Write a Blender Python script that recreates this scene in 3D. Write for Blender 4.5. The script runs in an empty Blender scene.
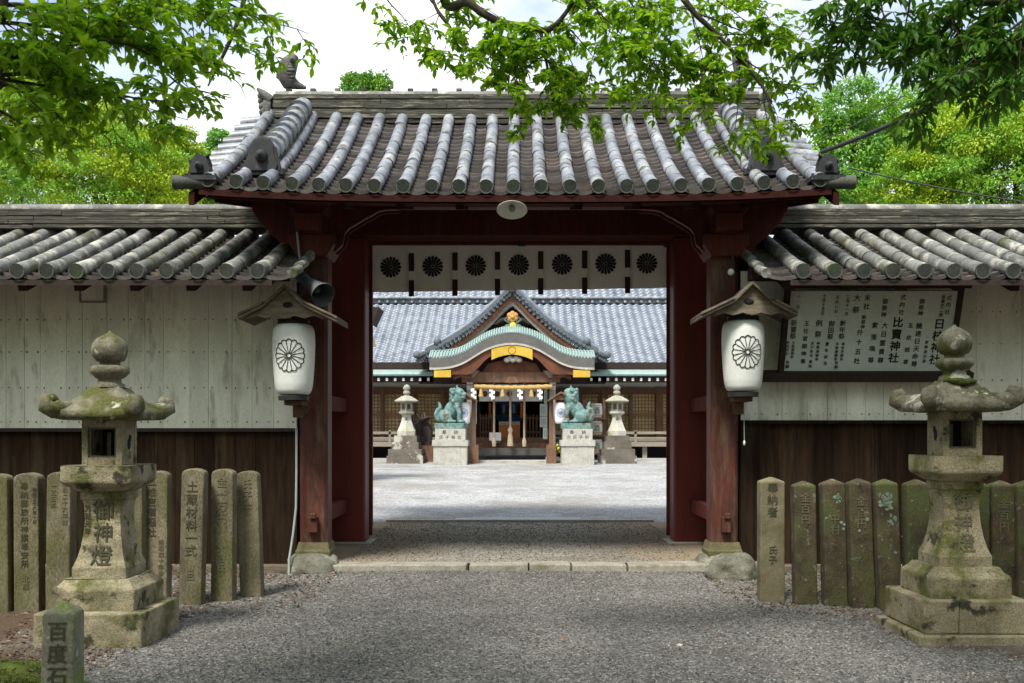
import bpy, bmesh, math, random
import numpy as np
from mathutils import Vector, Matrix, Euler

scene = bpy.context.scene
R = math.radians
rng = np.random.default_rng(7)
random.seed(7)

# ---------------------------------------------------------------- camera, world, sun, exposure
FPX, CX, CY, CAMZ = 995.0, 520.0, 435.0, 1.5      # focal length and vanishing point in pixels, eye height
cam_d = bpy.data.cameras.new('camera')
cam_d.sensor_width = 36.0
cam_d.lens = FPX * 36.0 / 1024.0
cam_d.shift_x = -(CX - 512.0) / 1024.0
cam_d.shift_y = (CY - 341.5) / 1024.0
cam_d.clip_start = 0.05
cam_d.clip_end = 2000.0
cam_d.dof.use_dof = True
cam_d.dof.focus_distance = 13.0
cam_d.dof.aperture_fstop = 7.0
cam = bpy.data.objects.new('camera', cam_d)
scene.collection.objects.link(cam)
cam.location = (0, 0, CAMZ)
cam.rotation_euler = (R(90), 0, 0)
scene.camera = cam

SUN_EL, SUN_AZ = 58.0, 205.0       # azimuth clockwise from +Y: the sun stands behind the camera's left shoulder
world = bpy.data.worlds.new('World')
scene.world = world
world.use_nodes = True
wn, wl = world.node_tree.nodes, world.node_tree.links
wn.clear()
w_out = wn.new('ShaderNodeOutputWorld')
w_bg = wn.new('ShaderNodeBackground')
w_sky = wn.new('ShaderNodeTexSky')
w_sky.sky_type = 'NISHITA'
w_sky.sun_disc = False
w_sky.sun_elevation = R(SUN_EL)
w_sky.sun_rotation = R(SUN_AZ)
w_sky.air_density = 1.0
w_sky.dust_density = 2.0
w_co = wn.new('ShaderNodeTexCoord')
w_map = wn.new('ShaderNodeMapping')
w_map.inputs['Scale'].default_value = (1.0, 1.0, 2.2)
w_no = wn.new('ShaderNodeTexNoise')
w_no.inputs['Scale'].default_value = 2.1
w_no.inputs['Detail'].default_value = 6
w_no.inputs['Roughness'].default_value = 0.55
w_rmp = wn.new('ShaderNodeValToRGB')
w_rmp.color_ramp.elements[0].position = 0.40
w_rmp.color_ramp.elements[0].color = (0.25, 0.25, 0.25, 1)
w_rmp.color_ramp.elements[1].position = 0.56
w_rmp.color_ramp.elements[1].color = (0.97, 0.97, 0.97, 1)
w_mix = wn.new('ShaderNodeMixRGB')
w_mix.inputs['Color2'].default_value = (6.6, 6.75, 6.9, 1)     # bright thin cloud, in the sky texture's own units
w_n2 = wn.new('ShaderNodeTexNoise')
w_n2.inputs['Scale'].default_value = 3.4
w_n2.inputs['Detail'].default_value = 7
w_r2 = wn.new('ShaderNodeValToRGB')
w_r2.color_ramp.elements[0].position = 0.42
w_r2.color_ramp.elements[0].color = (0, 0, 0, 1)
w_r2.color_ramp.elements[1].position = 0.62
w_r2.color_ramp.elements[1].color = (1, 1, 1, 1)
w_cl = wn.new('ShaderNodeMixRGB')                             # thick and thin cloud
w_cl.inputs['Color1'].default_value = (3.75, 3.95, 4.2, 1)
w_cl.inputs['Color2'].default_value = (6.9, 7.0, 7.1, 1)
wl.new(w_map.outputs['Vector'], w_n2.inputs['Vector'])
wl.new(w_n2.outputs['Fac'], w_r2.inputs['Fac'])
wl.new(w_r2.outputs['Color'], w_cl.inputs['Fac'])
wl.new(w_cl.outputs['Color'], w_mix.inputs['Color2'])
wl.new(w_co.outputs['Generated'], w_map.inputs['Vector'])
wl.new(w_map.outputs['Vector'], w_no.inputs['Vector'])
wl.new(w_no.outputs['Fac'], w_rmp.inputs['Fac'])
wl.new(w_rmp.outputs['Color'], w_mix.inputs['Fac'])
wl.new(w_sky.outputs['Color'], w_mix.inputs['Color1'])
wl.new(w_mix.outputs['Color'], w_bg.inputs['Color'])
w_bg.inputs['Strength'].default_value = 0.15
wl.new(w_bg.outputs['Background'], w_out.inputs['Surface'])

sun_d = bpy.data.lights.new('sun', 'SUN')
sun_d.energy = 3.2
sun_d.angle = R(14)
sun_d.color = (1.0, 0.96, 0.88)
sun = bpy.data.objects.new('sun', sun_d)
scene.collection.objects.link(sun)
_sd = Vector((math.sin(R(SUN_AZ)) * math.cos(R(SUN_EL)), math.cos(R(SUN_AZ)) * math.cos(R(SUN_EL)), math.sin(R(SUN_EL))))
sun.rotation_euler = _sd.to_track_quat('Z', 'Y').to_euler()

scene.view_settings.view_transform = 'Standard'
scene.view_settings.look = 'None'
scene.view_settings.gamma = 1.0
scene.view_settings.exposure = 0.85
scene.render.engine = 'CYCLES'
scene.cycles.max_bounces = 8
scene.cycles.transparent_max_bounces = 4
scene.cycles.use_denoising = True

def P(px, py, Y):
    """a point of the place seen at that picture position, Y metres in front of the camera"""
    return Vector(((px - CX) * Y / FPX, Y, CAMZ - (py - CY) * Y / FPX))

# ---------------------------------------------------------------- materials
MATS = {}
def nodes_of(name):
    m = bpy.data.materials.new(name)
    m.use_nodes = True
    nt = m.node_tree
    return m, nt.nodes, nt.links, nt.nodes['Principled BSDF']

def noise(n, l, vec, scale, detail=5, rough=0.6):
    t = n.new('ShaderNodeTexNoise')
    t.inputs['Scale'].default_value = scale
    t.inputs['Detail'].default_value = detail
    t.inputs['Roughness'].default_value = rough
    l.new(vec, t.inputs['Vector'])
    return t.outputs['Fac']

def ramp(n, l, fac, stops):
    r = n.new('ShaderNodeValToRGB')
    e = r.color_ramp.elements
    while len(e) < len(stops):
        e.new(0.5)
    for k, (p, c) in enumerate(stops):
        e[k].position = p
        e[k].color = tuple(c) + (1,) if len(c) == 3 else c
    l.new(fac, r.inputs['Fac'])
    return r.outputs['Color']

def mixc(n, l, fac, a, b, mode='MIX'):
    m = n.new('ShaderNodeMixRGB')
    m.blend_type = mode
    for s, v in (('Fac', fac), ('Color1', a), ('Color2', b)):
        if hasattr(v, 'is_linked'):
            l.new(v, m.inputs[s])
        elif s == 'Fac':
            m.inputs[s].default_value = v
        else:
            m.inputs[s].default_value = tuple(v) + (1,)
    return m.outputs['Color']

def bump(n, l, b, height, strength=0.4, dist=0.02):
    x = n.new('ShaderNodeBump')
    x.inputs['Strength'].default_value = strength
    x.inputs['Distance'].default_value = dist
    l.new(height, x.inputs['Height'])
    l.new(x.outputs['Normal'], b.inputs['Normal'])

def coords(n, kind='Object', scale=(1, 1, 1), l=None):
    c = n.new('ShaderNodeTexCoord')
    if scale == (1, 1, 1):
        return c.outputs[kind]
    m = n.new('ShaderNodeMapping')
    m.inputs['Scale'].default_value = scale
    l.new(c.outputs[kind], m.inputs['Vector'])
    return m.outputs['Vector']

def island(n):
    return n.new('ShaderNodeNewGeometry').outputs['Random Per Island']

def mat(name, c1, c2=None, scale=6.0, rough=0.8, bstr=0.3, bdist=0.01, isl=0.0, c3=None, s3=2.0, p3=(0.55, 0.68), spec=0.3, metal=0.0, stretch=(1, 1, 1), fine=60.0, c4=None, s4=9.0, p4=(0.6, 0.66), grain=0.3):
    """a mottled surface: c1..c2 by noise, patches of c3 and c4 (moss, lichen, wear, painted reflection), per-piece tint, fine bump"""
    if name in MATS:
        return MATS[name]
    m, n, l, b = nodes_of(name)
    c2 = c2 or tuple(x * 0.7 for x in c1)
    v = coords(n, 'Object', stretch, l)
    oi = n.new('ShaderNodeObjectInfo')          # no two pieces carry the same marks
    sh = n.new('ShaderNodeVectorMath'); sh.operation = 'SCALE'
    sh.inputs[0].default_value = (37.0, 53.0, 29.0)
    l.new(oi.outputs['Random'], sh.inputs['Scale'])
    ad = n.new('ShaderNodeVectorMath'); ad.operation = 'ADD'
    l.new(v, ad.inputs[0]); l.new(sh.outputs['Vector'], ad.inputs[1])
    v = ad.outputs['Vector']
    f = noise(n, l, v, scale)
    col = ramp(n, l, f, [(0.32, c1), (0.68, c2)])
    if c3:
        f3 = noise(n, l, v, s3, 7, 0.65)
        col = mixc(n, l, ramp(n, l, f3, [(p3[0], (0, 0, 0)), (p3[1], (1, 1, 1))]), col, c3)
    if c4:
        f4 = noise(n, l, v, s4, 4, 0.6)
        col = mixc(n, l, ramp(n, l, f4, [(p4[0], (0, 0, 0)), (p4[1], (1, 1, 1))]), col, c4)
    if grain:
        g = ramp(n, l, noise(n, l, v, fine * 0.8, 5, 0.75), [(0.36, (1 - grain,) * 3), (0.64, (1 + grain,) * 3)])
        col = mixc(n, l, 1.0, col, g, 'MULTIPLY')
    if isl:
        k = ramp(n, l, island(n), [(0, (1 - isl,) * 3), (1, (1 + isl,) * 3)])
        col = mixc(n, l, 1.0, col, k, 'MULTIPLY')
    l.new(col, b.inputs['Base Color'])
    b.inputs['Roughness'].default_value = rough
    b.inputs['Specular IOR Level'].default_value = spec
    b.inputs['Metallic'].default_value = metal
    if bstr:
        h = mixc(n, l, 0.5, noise(n, l, v, scale * 2.0, 4), noise(n, l, v, fine, 3))
        bump(n, l, b, h, bstr, bdist)
    MATS[name] = m
    return m

def leaf_mat(name, cols, trans=0.45, tint=(1.0, 1.0, 0.6), rough=0.45):
    if name in MATS:
        return MATS[name]
    m, n, l, b = nodes_of(name)
    col = ramp(n, l, island(n), [(k / max(1, len(cols) - 1), c) for k, c in enumerate(cols)])
    l.new(col, b.inputs['Base Color'])
    b.inputs['Roughness'].default_value = rough
    b.inputs['Specular IOR Level'].default_value = 0.35
    t = n.new('ShaderNodeBsdfTranslucent')
    l.new(mixc(n, l, 1.0, col, tint, 'MULTIPLY'), t.inputs['Color'])
    mx = n.new('ShaderNodeMixShader')
    mx.inputs['Fac'].default_value = trans
    l.new(b.outputs['BSDF'], mx.inputs[1])
    l.new(t.outputs['BSDF'], mx.inputs[2])
    l.new(mx.outputs['Shader'], n['Material Output'].inputs['Surface'])
    MATS[name] = m
    return m

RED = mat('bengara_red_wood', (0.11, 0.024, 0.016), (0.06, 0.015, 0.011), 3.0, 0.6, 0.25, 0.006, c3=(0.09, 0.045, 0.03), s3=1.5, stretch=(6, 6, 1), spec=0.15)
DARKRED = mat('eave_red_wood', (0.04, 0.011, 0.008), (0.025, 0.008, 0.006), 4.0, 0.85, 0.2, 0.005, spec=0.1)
REDTRIM = mat('red_wood_worn_edge', (0.14, 0.032, 0.022), (0.08, 0.02, 0.015), 6.0, 0.8, 0.2, 0.004, spec=0.1)
REDPOST = mat('red_post_worn', (0.10, 0.027, 0.018), (0.06, 0.021, 0.014), 2.5, 0.55, 0.3, 0.006, c3=(0.12, 0.075, 0.045), s3=1.6, p3=(0.50, 0.66), c4=(0.045, 0.02, 0.014), s4=4.0, p4=(0.55, 0.68), stretch=(5, 5, 1), spec=0.3)
DARKWOOD = mat('dark_wood', (0.035, 0.022, 0.016), (0.02, 0.013, 0.01), 4.0, 0.75, 0.3, 0.006, stretch=(5, 5, 1))
BROWNPLANK = mat('brown_planks', (0.030, 0.018, 0.010), (0.011, 0.007, 0.0045), 2.2, 0.9, 0.4, 0.006, isl=0.35, spec=0.06, stretch=(9, 9, 0.8), c3=(0.034, 0.027, 0.017), s3=0.7)
WHITEPLANK = mat('weathered_white_planks', (0.82, 0.825, 0.71), (0.68, 0.685, 0.57), 1.6, 0.85, 0.3, 0.004, grain=0.12, isl=0.09, stretch=(3, 3, 0.7), c3=(0.36, 0.35, 0.25), s3=0.9, p3=(0.55, 0.75), c4=(0.42, 0.43, 0.35), s4=3.0, p4=(0.58, 0.72))
TILE = mat('grey_roof_tile', (0.25, 0.275, 0.31), (0.11, 0.12, 0.135), 5.0, 0.42, 0.35, 0.006, isl=0.10, c3=(0.36, 0.37, 0.37), s3=3.0, p3=(0.50, 0.62), c4=(0.085, 0.08, 0.068), s4=6.0, p4=(0.53, 0.64), spec=0.5)
TILEFLAT = mat('pan_tile', (0.085, 0.073, 0.066), (0.04, 0.036, 0.034), 6.0, 0.6, 0.3, 0.005, isl=0.5, c3=(0.115, 0.078, 0.064), s3=2.0)
TILEEND = mat('tile_end_disc', (0.05, 0.055, 0.05), (0.085, 0.09, 0.075), 9.0, 0.8, 0.3, 0.004, c3=(0.07, 0.10, 0.05), s3=5.0)
TILEMOSS = mat('mossy_roof_tile', (0.20, 0.205, 0.19), (0.11, 0.115, 0.10), 6.0, 0.65, 0.4, 0.008, isl=0.25, c3=(0.36, 0.35, 0.30), s3=4.5, p3=(0.52, 0.60), c4=(0.075, 0.08, 0.04), s4=2.2, p4=(0.55, 0.67))
RIDGE = mat('old_ridge_tile', (0.085, 0.08, 0.062), (0.028, 0.028, 0.023), 5.0, 0.85, 0.6, 0.012, isl=0.18, c3=(0.19, 0.18, 0.13), s3=5.0, p3=(0.54, 0.6), c4=(0.03, 0.03, 0.025), s4=9.0, p4=(0.53, 0.6), stretch=(0.45, 3, 6))
STONE = mat('mossy_stone', (0.34, 0.298, 0.195), (0.135, 0.12, 0.072), 4.5, 0.9, 0.9, 0.016, grain=0.4, c3=(0.10, 0.10, 0.034), s3=3.0, p3=(0.51, 0.61), c4=(0.045, 0.043, 0.025), s4=7.0, p4=(0.57, 0.64), fine=90)
STONEDARK = mat('dark_weathered_stone', (0.19, 0.18, 0.14), (0.10, 0.10, 0.075), 5.0, 0.9, 0.6, 0.014, c3=(0.30, 0.29, 0.25), s3=5.5, p3=(0.56, 0.63), c4=(0.085, 0.10, 0.03), s4=3.0, p4=(0.52, 0.64), fine=80)
STAKEL = mat('yellow_green_stone', (0.205, 0.178, 0.112), (0.09, 0.08, 0.048), 5.0, 0.9, 0.8, 0.012, grain=0.4, c3=(0.09, 0.092, 0.032), s3=2.4, p3=(0.48, 0.64), c4=(0.07, 0.062, 0.034), s4=11.0, p4=(0.60, 0.74), fine=110, stretch=(1, 1, 0.45))
STAKER = mat('dark_lichen_stone', (0.105, 0.08, 0.045), (0.036, 0.031, 0.018), 6.0, 0.92, 0.8, 0.012, grain=0.4, c3=(0.075, 0.085, 0.03), s3=2.5, p3=(0.47, 0.6), c4=(0.16, 0.165, 0.12), s4=16.0, p4=(0.61, 0.68), fine=110)
STAKEPALE = mat('pale_stake_stone', (0.205, 0.175, 0.105), (0.10, 0.088, 0.05), 5.0, 0.9, 0.6, 0.008, c3=(0.13, 0.13, 0.07), s3=4.0, p3=(0.55, 0.65), fine=110)
ROCK = mat('natural_rock', (0.17, 0.165, 0.13), (0.085, 0.085, 0.06), 5.0, 0.9, 0.6, 0.02, c3=(0.24, 0.235, 0.185), s3=4.0, p3=(0.55, 0.64), c4=(0.11, 0.13, 0.05), s4=3.0, p4=(0.55, 0.66))
KERB = mat('kerb_granite', (0.34, 0.32, 0.27), (0.24, 0.225, 0.18), 5.0, 0.85, 0.4, 0.008, c3=(0.16, 0.14, 0.09), s3=3.0)
PALESTONE = mat('pale_granite', (0.46, 0.45, 0.40), (0.36, 0.35, 0.30), 6.0, 0.85, 0.3, 0.006, c3=(0.26, 0.26, 0.20), s3=2.0)
INK = mat('black_ink', (0.018, 0.017, 0.015), (0.03, 0.028, 0.022), 8.0, 0.9, 0.0, grain=0.0)
CARVE = mat('carved_dark_letter', (0.045, 0.042, 0.025), (0.07, 0.068, 0.04), 14.0, 0.95, 0.0, grain=0.0)
FAINT = mat('faint_carved_letter', (0.10, 0.098, 0.055), (0.15, 0.135, 0.08), 14.0, 0.95, 0.0, grain=0.0)
PAPER = mat('lantern_paper', (0.68, 0.70, 0.66), (0.58, 0.60, 0.55), 3.0, 0.8, 0.15, 0.004, grain=0.06)
OLDWOOD = mat('bleached_wood', (0.19, 0.155, 0.11), (0.085, 0.068, 0.047), 4.0, 0.8, 0.35, 0.005, isl=0.2, stretch=(1, 6, 6))
CLOTH = mat('grey_white_cloth', (0.88, 0.86, 0.81), (0.78, 0.76, 0.71), 3.0, 0.9, 0.1, 0.004, grain=0.06)
STRAP = mat('dark_strap', (0.03, 0.02, 0.02), (0.045, 0.03, 0.025), 5.0, 0.9, 0.0, grain=0.0)
BOARDWHITE = mat('notice_white', (0.56, 0.60, 0.55), (0.47, 0.52, 0.46), 2.0, 0.7, 0.05, 0.002, grain=0.06)
GREYMETAL = mat('grey_metal', (0.13, 0.15, 0.16), (0.10, 0.12, 0.13), 8.0, 0.5, 0.05, 0.002, spec=0.5, grain=0.0)
BLACKMETAL = mat('black_metal', (0.02, 0.02, 0.02), (0.03, 0.03, 0.03), 8.0, 0.5, 0.0)
ENAMEL = mat('white_enamel', (0.70, 0.70, 0.66), (0.6, 0.6, 0.55), 5.0, 0.3, 0.0, spec=0.5, grain=0.0)
CABLE = mat('grey_cable', (0.30, 0.34, 0.34), (0.25, 0.28, 0.28), 5.0, 0.6, 0.0, grain=0.0)
BLACKCABLE = mat('black_cable', (0.025, 0.025, 0.025), (0.035, 0.035, 0.03), 5.0, 0.6, 0.0)
BARK = mat('bark', (0.075, 0.06, 0.045), (0.04, 0.032, 0.026), 6.0, 0.95, 0.7, 0.02, stretch=(3, 3, 0.8))
TWIG = mat('twig_bark', (0.06, 0.045, 0.035), (0.04, 0.03, 0.025), 10.0, 0.9, 0.2, 0.004)
COPPER = mat('verdigris_copper', (0.27, 0.37, 0.34), (0.19, 0.28, 0.26), 4.0, 0.6, 0.15, 0.004, c3=(0.36, 0.46, 0.43), s3=2.0, spec=0.5)
BRONZE = mat('verdigris_bronze', (0.14, 0.26, 0.235), (0.06, 0.13, 0.115), 6.0, 0.6, 0.8, 0.03, fine=25, c3=(0.22, 0.36, 0.33), s3=4.0, p3=(0.5, 0.62), c4=(0.085, 0.065, 0.045), s4=4.0, p4=(0.55, 0.66), spec=0.5)
GOLD = mat('gilt_metal', (0.62, 0.42, 0.05), (0.50, 0.32, 0.03), 3.0, 0.45, 0.1, 0.003, spec=0.5, grain=0.0)
HALLWOOD = mat('brown_hall_timber', (0.21, 0.115, 0.067), (0.12, 0.066, 0.04), 3.0, 0.75, 0.2, 0.005, stretch=(3, 3, 1))
HALLRED = mat('orange_brown_timber', (0.17, 0.06, 0.025), (0.08, 0.03, 0.015), 3.0, 0.7, 0.2, 0.005)
HALLGREY = mat('weathered_grey_timber', (0.30, 0.26, 0.21), (0.22, 0.19, 0.15), 4.0, 0.85, 0.2, 0.005, stretch=(1, 4, 4))
LATTICE = mat('pale_lattice_wood', (0.30, 0.17, 0.085), (0.20, 0.115, 0.06), 4.0, 0.8, 0.0)
LATTICEBACK = mat('amber_paper_screen', (0.85, 0.68, 0.38), (0.72, 0.54, 0.28), 1.3, 0.8, 0.0, c3=(0.42, 0.40, 0.10), s3=1.1)  # greenish patches stand in for light reflected on the screens
PLASTER = mat('white_plaster', (0.66, 0.64, 0.58), (0.58, 0.56, 0.50), 2.0, 0.9, 0.1, 0.004, grain=0.06)
INSIDE = mat('interior_shade', (0.012, 0.012, 0.016), (0.02, 0.018, 0.02), 3.0, 0.9, 0.0)  # near-black that stands in for shade inside openings
BLUECLOTH = mat('blue_hanging', (0.06, 0.13, 0.22), (0.03, 0.07, 0.12), 6.0, 0.8, 0.0, grain=0.0)
ORANGEBOX = mat('orange_wood', (0.48, 0.17, 0.04), (0.36, 0.12, 0.03), 3.0, 0.6, 0.1, 0.003)
STRAW = mat('straw_rope', (0.50, 0.34, 0.12), (0.36, 0.24, 0.08), 20.0, 0.9, 0.4, 0.01)
HEMP = mat('hemp_rope', (0.42, 0.34, 0.24), (0.32, 0.25, 0.17), 20.0, 0.9, 0.3, 0.01)
PAPERWHITE = mat('white_paper', (0.80, 0.80, 0.78), (0.74, 0.74, 0.72), 5.0, 0.8, 0.0, grain=0.0)
MAROON = mat('maroon_crest', (0.13, 0.03, 0.02), (0.10, 0.025, 0.02), 5.0, 0.8, 0.0, grain=0.0)
BLUEINK = mat('blue_crest', (0.08, 0.12, 0.25), (0.08, 0.12, 0.25), 5.0, 0.8, 0.0, grain=0.0)
SIGNGREEN = mat('pale_green_board', (0.46, 0.52, 0.47), (0.40, 0.46, 0.41), 3.0, 0.7, 0.0, grain=0.0)
LEAFDRY = mat('dry_leaf', (0.36, 0.14, 0.04), (0.28, 0.10, 0.03), 5.0, 0.8, 0.0)
LEAFPALE = mat('pale_dry_leaf', (0.55, 0.46, 0.30), (0.6, 0.55, 0.45), 5.0, 0.8, 0.0)
FLOWERM = mat('yellow_flowers', (0.50, 0.42, 0.05), (0.10, 0.18, 0.03), 40.0, 0.8, 0.0)

def halltile():
    m, n, l, b = nodes_of('hall_pantile')
    v = coords(n)
    col = ramp(n, l, noise(n, l, v, 1.2, 6, 0.7), [(0.3, (0.10, 0.128, 0.165)), (0.5, (0.155, 0.183, 0.22)), (0.7, (0.065, 0.09, 0.13))])
    br = n.new('ShaderNodeTexBrick')
    col = mixc(n, l, 1.0, col, ramp(n, l, island(n), [(0, (0.75, 0.78, 0.82)), (0.6, (1.0, 1.0, 1.0)), (1, (1.15, 1.15, 1.15))]), 'MULTIPLY')
    n.remove(br)
    l.new(col, b.inputs['Base Color'])
    b.inputs['Roughness'].default_value = 0.38
    b.inputs['Specular IOR Level'].default_value = 0.6
    return m
HALLTILE = halltile()

def gravel(name, stops, dirt=None, dscale=1.0, dpos=(0.5, 0.6), cell=55.0, mask=None):
    m, n, l, b = nodes_of(name)
    v = coords(n)
    vo = n.new('ShaderNodeTexVoronoi')
    vo.inputs['Scale'].default_value = cell
    l.new(v, vo.inputs['Vector'])
    bw = n.new('ShaderNodeSeparateColor')
    l.new(vo.outputs['Color'], bw.inputs['Color'])
    col = ramp(n, l, bw.outputs['Red'], stops)
    big = noise(n, l, v, 1.1, 6, 0.7)
    col = mixc(n, l, 1.0, col, ramp(n, l, big, [(0.3, (0.70, 0.69, 0.67)), (0.5, (1.0, 1.0, 1.0)), (0.7, (1.22, 1.21, 1.18))]), 'MULTIPLY')
    if dirt:
        f = noise(n, l, v, dscale, 8, 0.7)
        if mask:
            # wear that has a place of its own: a band along X or Y given as (axis, from, to)
            sp = n.new('ShaderNodeSeparateXYZ')
            l.new(v, sp.inputs['Vector'])
            ax, a0, a1 = mask
            src = sp.outputs[ax[-1]]
            if ax[0] == '|':
                ab = n.new('ShaderNodeMath'); ab.operation = 'ABSOLUTE'
                l.new(src, ab.inputs[0]); src = ab.outputs[0]
            mr = n.new('ShaderNodeMapRange')
            mr.inputs['From Min'].default_value = a0
            mr.inputs['From Max'].default_value = a1
            mr.inputs['To Min'].default_value = -0.25
            mr.inputs['To Max'].default_value = 0.22
            l.new(src, mr.inputs['Value'])
            ad = n.new('ShaderNodeMath'); ad.operation = 'ADD'
            l.new(f, ad.inputs[0]); l.new(mr.outputs['Result'], ad.inputs[1])
            f = ad.outputs[0]
        fac = ramp(n, l, f, [(dpos[0], (0, 0, 0)), (dpos[1], (1, 1, 1))])
        fine = ramp(n, l, noise(n, l, v, 45.0, 4, 0.7), [(0.3, tuple(x * 0.6 for x in dirt)), (0.7, tuple(x * 1.3 for x in dirt))])
        col = mixc(n, l, fac, col, fine)
    l.new(col, b.inputs['Base Color'])
    b.inputs['Roughness'].default_value = 0.95
    b.inputs['Specular IOR Level'].default_value = 0.2
    bump(n, l, b, mixc(n, l, 0.5, vo.outputs['Distance'], noise(n, l, v, 80.0, 3)), 0.9, 0.015)
    return m
GRAVEL = gravel('grey_gravel', [(0.0, (0.06, 0.058, 0.053)), (0.5, (0.145, 0.14, 0.128)), (0.85, (0.205, 0.198, 0.18)), (1.0, (0.33, 0.31, 0.28))], (0.085, 0.058, 0.036), 1.3, (0.56, 0.74), 60.0, ('|X', 1.2, 3.6))
GATEFLOOR = gravel('trodden_earth', [(0.0, (0.12, 0.11, 0.09)), (0.6, (0.24, 0.22, 0.185)), (1.0, (0.38, 0.355, 0.30))], (0.27, 0.215, 0.145), 2.6, (0.40, 0.58), 60.0, ('|X', 0.3, 2.2))
COURT = gravel('pale_gravel', [(0.0, (0.20, 0.205, 0.21)), (0.5, (0.31, 0.315, 0.32)), (1.0, (0.46, 0.46, 0.455))], (0.22, 0.205, 0.175), 0.45, (0.49, 0.68), 40.0)
SOIL = mat('woodland_soil', (0.11, 0.08, 0.05), (0.06, 0.045, 0.03), 2.0, 0.95, 0.6, 0.03, c3=(0.05, 0.07, 0.025), s3=0.5)
MOSS = mat('green_moss', (0.085, 0.11, 0.016), (0.05, 0.07, 0.012), 9.0, 0.95, 0.9, 0.02, fine=140)
STONECHIP = None
def chips():
    m, n, l, b = nodes_of('loose_stone')
    col = ramp(n, l, island(n), [(0.0, (0.034, 0.033, 0.030)), (0.45, (0.10, 0.096, 0.088)), (0.8, (0.175, 0.168, 0.152)), (0.95, (0.31, 0.29, 0.26)), (1.0, (0.42, 0.385, 0.33))])
    l.new(col, b.inputs['Base Color'])
    b.inputs['Roughness'].default_value = 0.9
    return m
STONECHIP = chips()

LEAFNEAR = leaf_mat('cherry_leaf', [(0.12, 0.28, 0.014), (0.20, 0.40, 0.018), (0.31, 0.50, 0.02), (0.15, 0.32, 0.02), (0.40, 0.56, 0.03)], 0.62)
LEAFSHADE = leaf_mat('dark_evergreen_leaf', [(0.055, 0.15, 0.02), (0.08, 0.20, 0.022), (0.12, 0.26, 0.028), (0.065, 0.17, 0.022)], 0.45)
LEAFYEL = leaf_mat('yellow_green_leaf', [(0.31, 0.44, 0.014), (0.40, 0.50, 0.016), (0.27, 0.42, 0.016), (0.36, 0.48, 0.018), (0.25, 0.38, 0.016), (0.42, 0.48, 0.018)], 0.25)
LEAFMID = leaf_mat('fresh_green_leaf', [(0.17, 0.36, 0.03), (0.21, 0.42, 0.035), (0.15, 0.32, 0.03), (0.25, 0.45, 0.03)], 0.28)
LEAFBLUE = leaf_mat('cool_green_leaf', [(0.12, 0.32, 0.075), (0.17, 0.39, 0.085), (0.24, 0.46, 0.08), (0.10, 0.26, 0.06)], 0.3)

# ---------------------------------------------------------------- mesh building
C = scene.collection
GLYPHS = {}
def glyph(ch):
    """outline of one written character, centred in a unit square, as (verts2d, faces)"""
    if ch not in GLYPHS:
        c = bpy.data.curves.new('glyph', 'FONT')
        c.body = ch
        c.resolution_u = 2
        o = bpy.data.objects.new('glyph', c)
        C.objects.link(o)
        dg = bpy.context.evaluated_depsgraph_get()
        m = o.evaluated_get(dg).to_mesh()
        vs = [(v.co.x - 0.5, v.co.y - 0.38) for v in m.vertices]
        fs = [tuple(p.vertices) for p in m.polygons]
        o.evaluated_get(dg).to_mesh_clear()
        bpy.data.objects.remove(o)
        bpy.data.curves.remove(c)
        GLYPHS[ch] = (vs, fs)
    return GLYPHS[ch]

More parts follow.
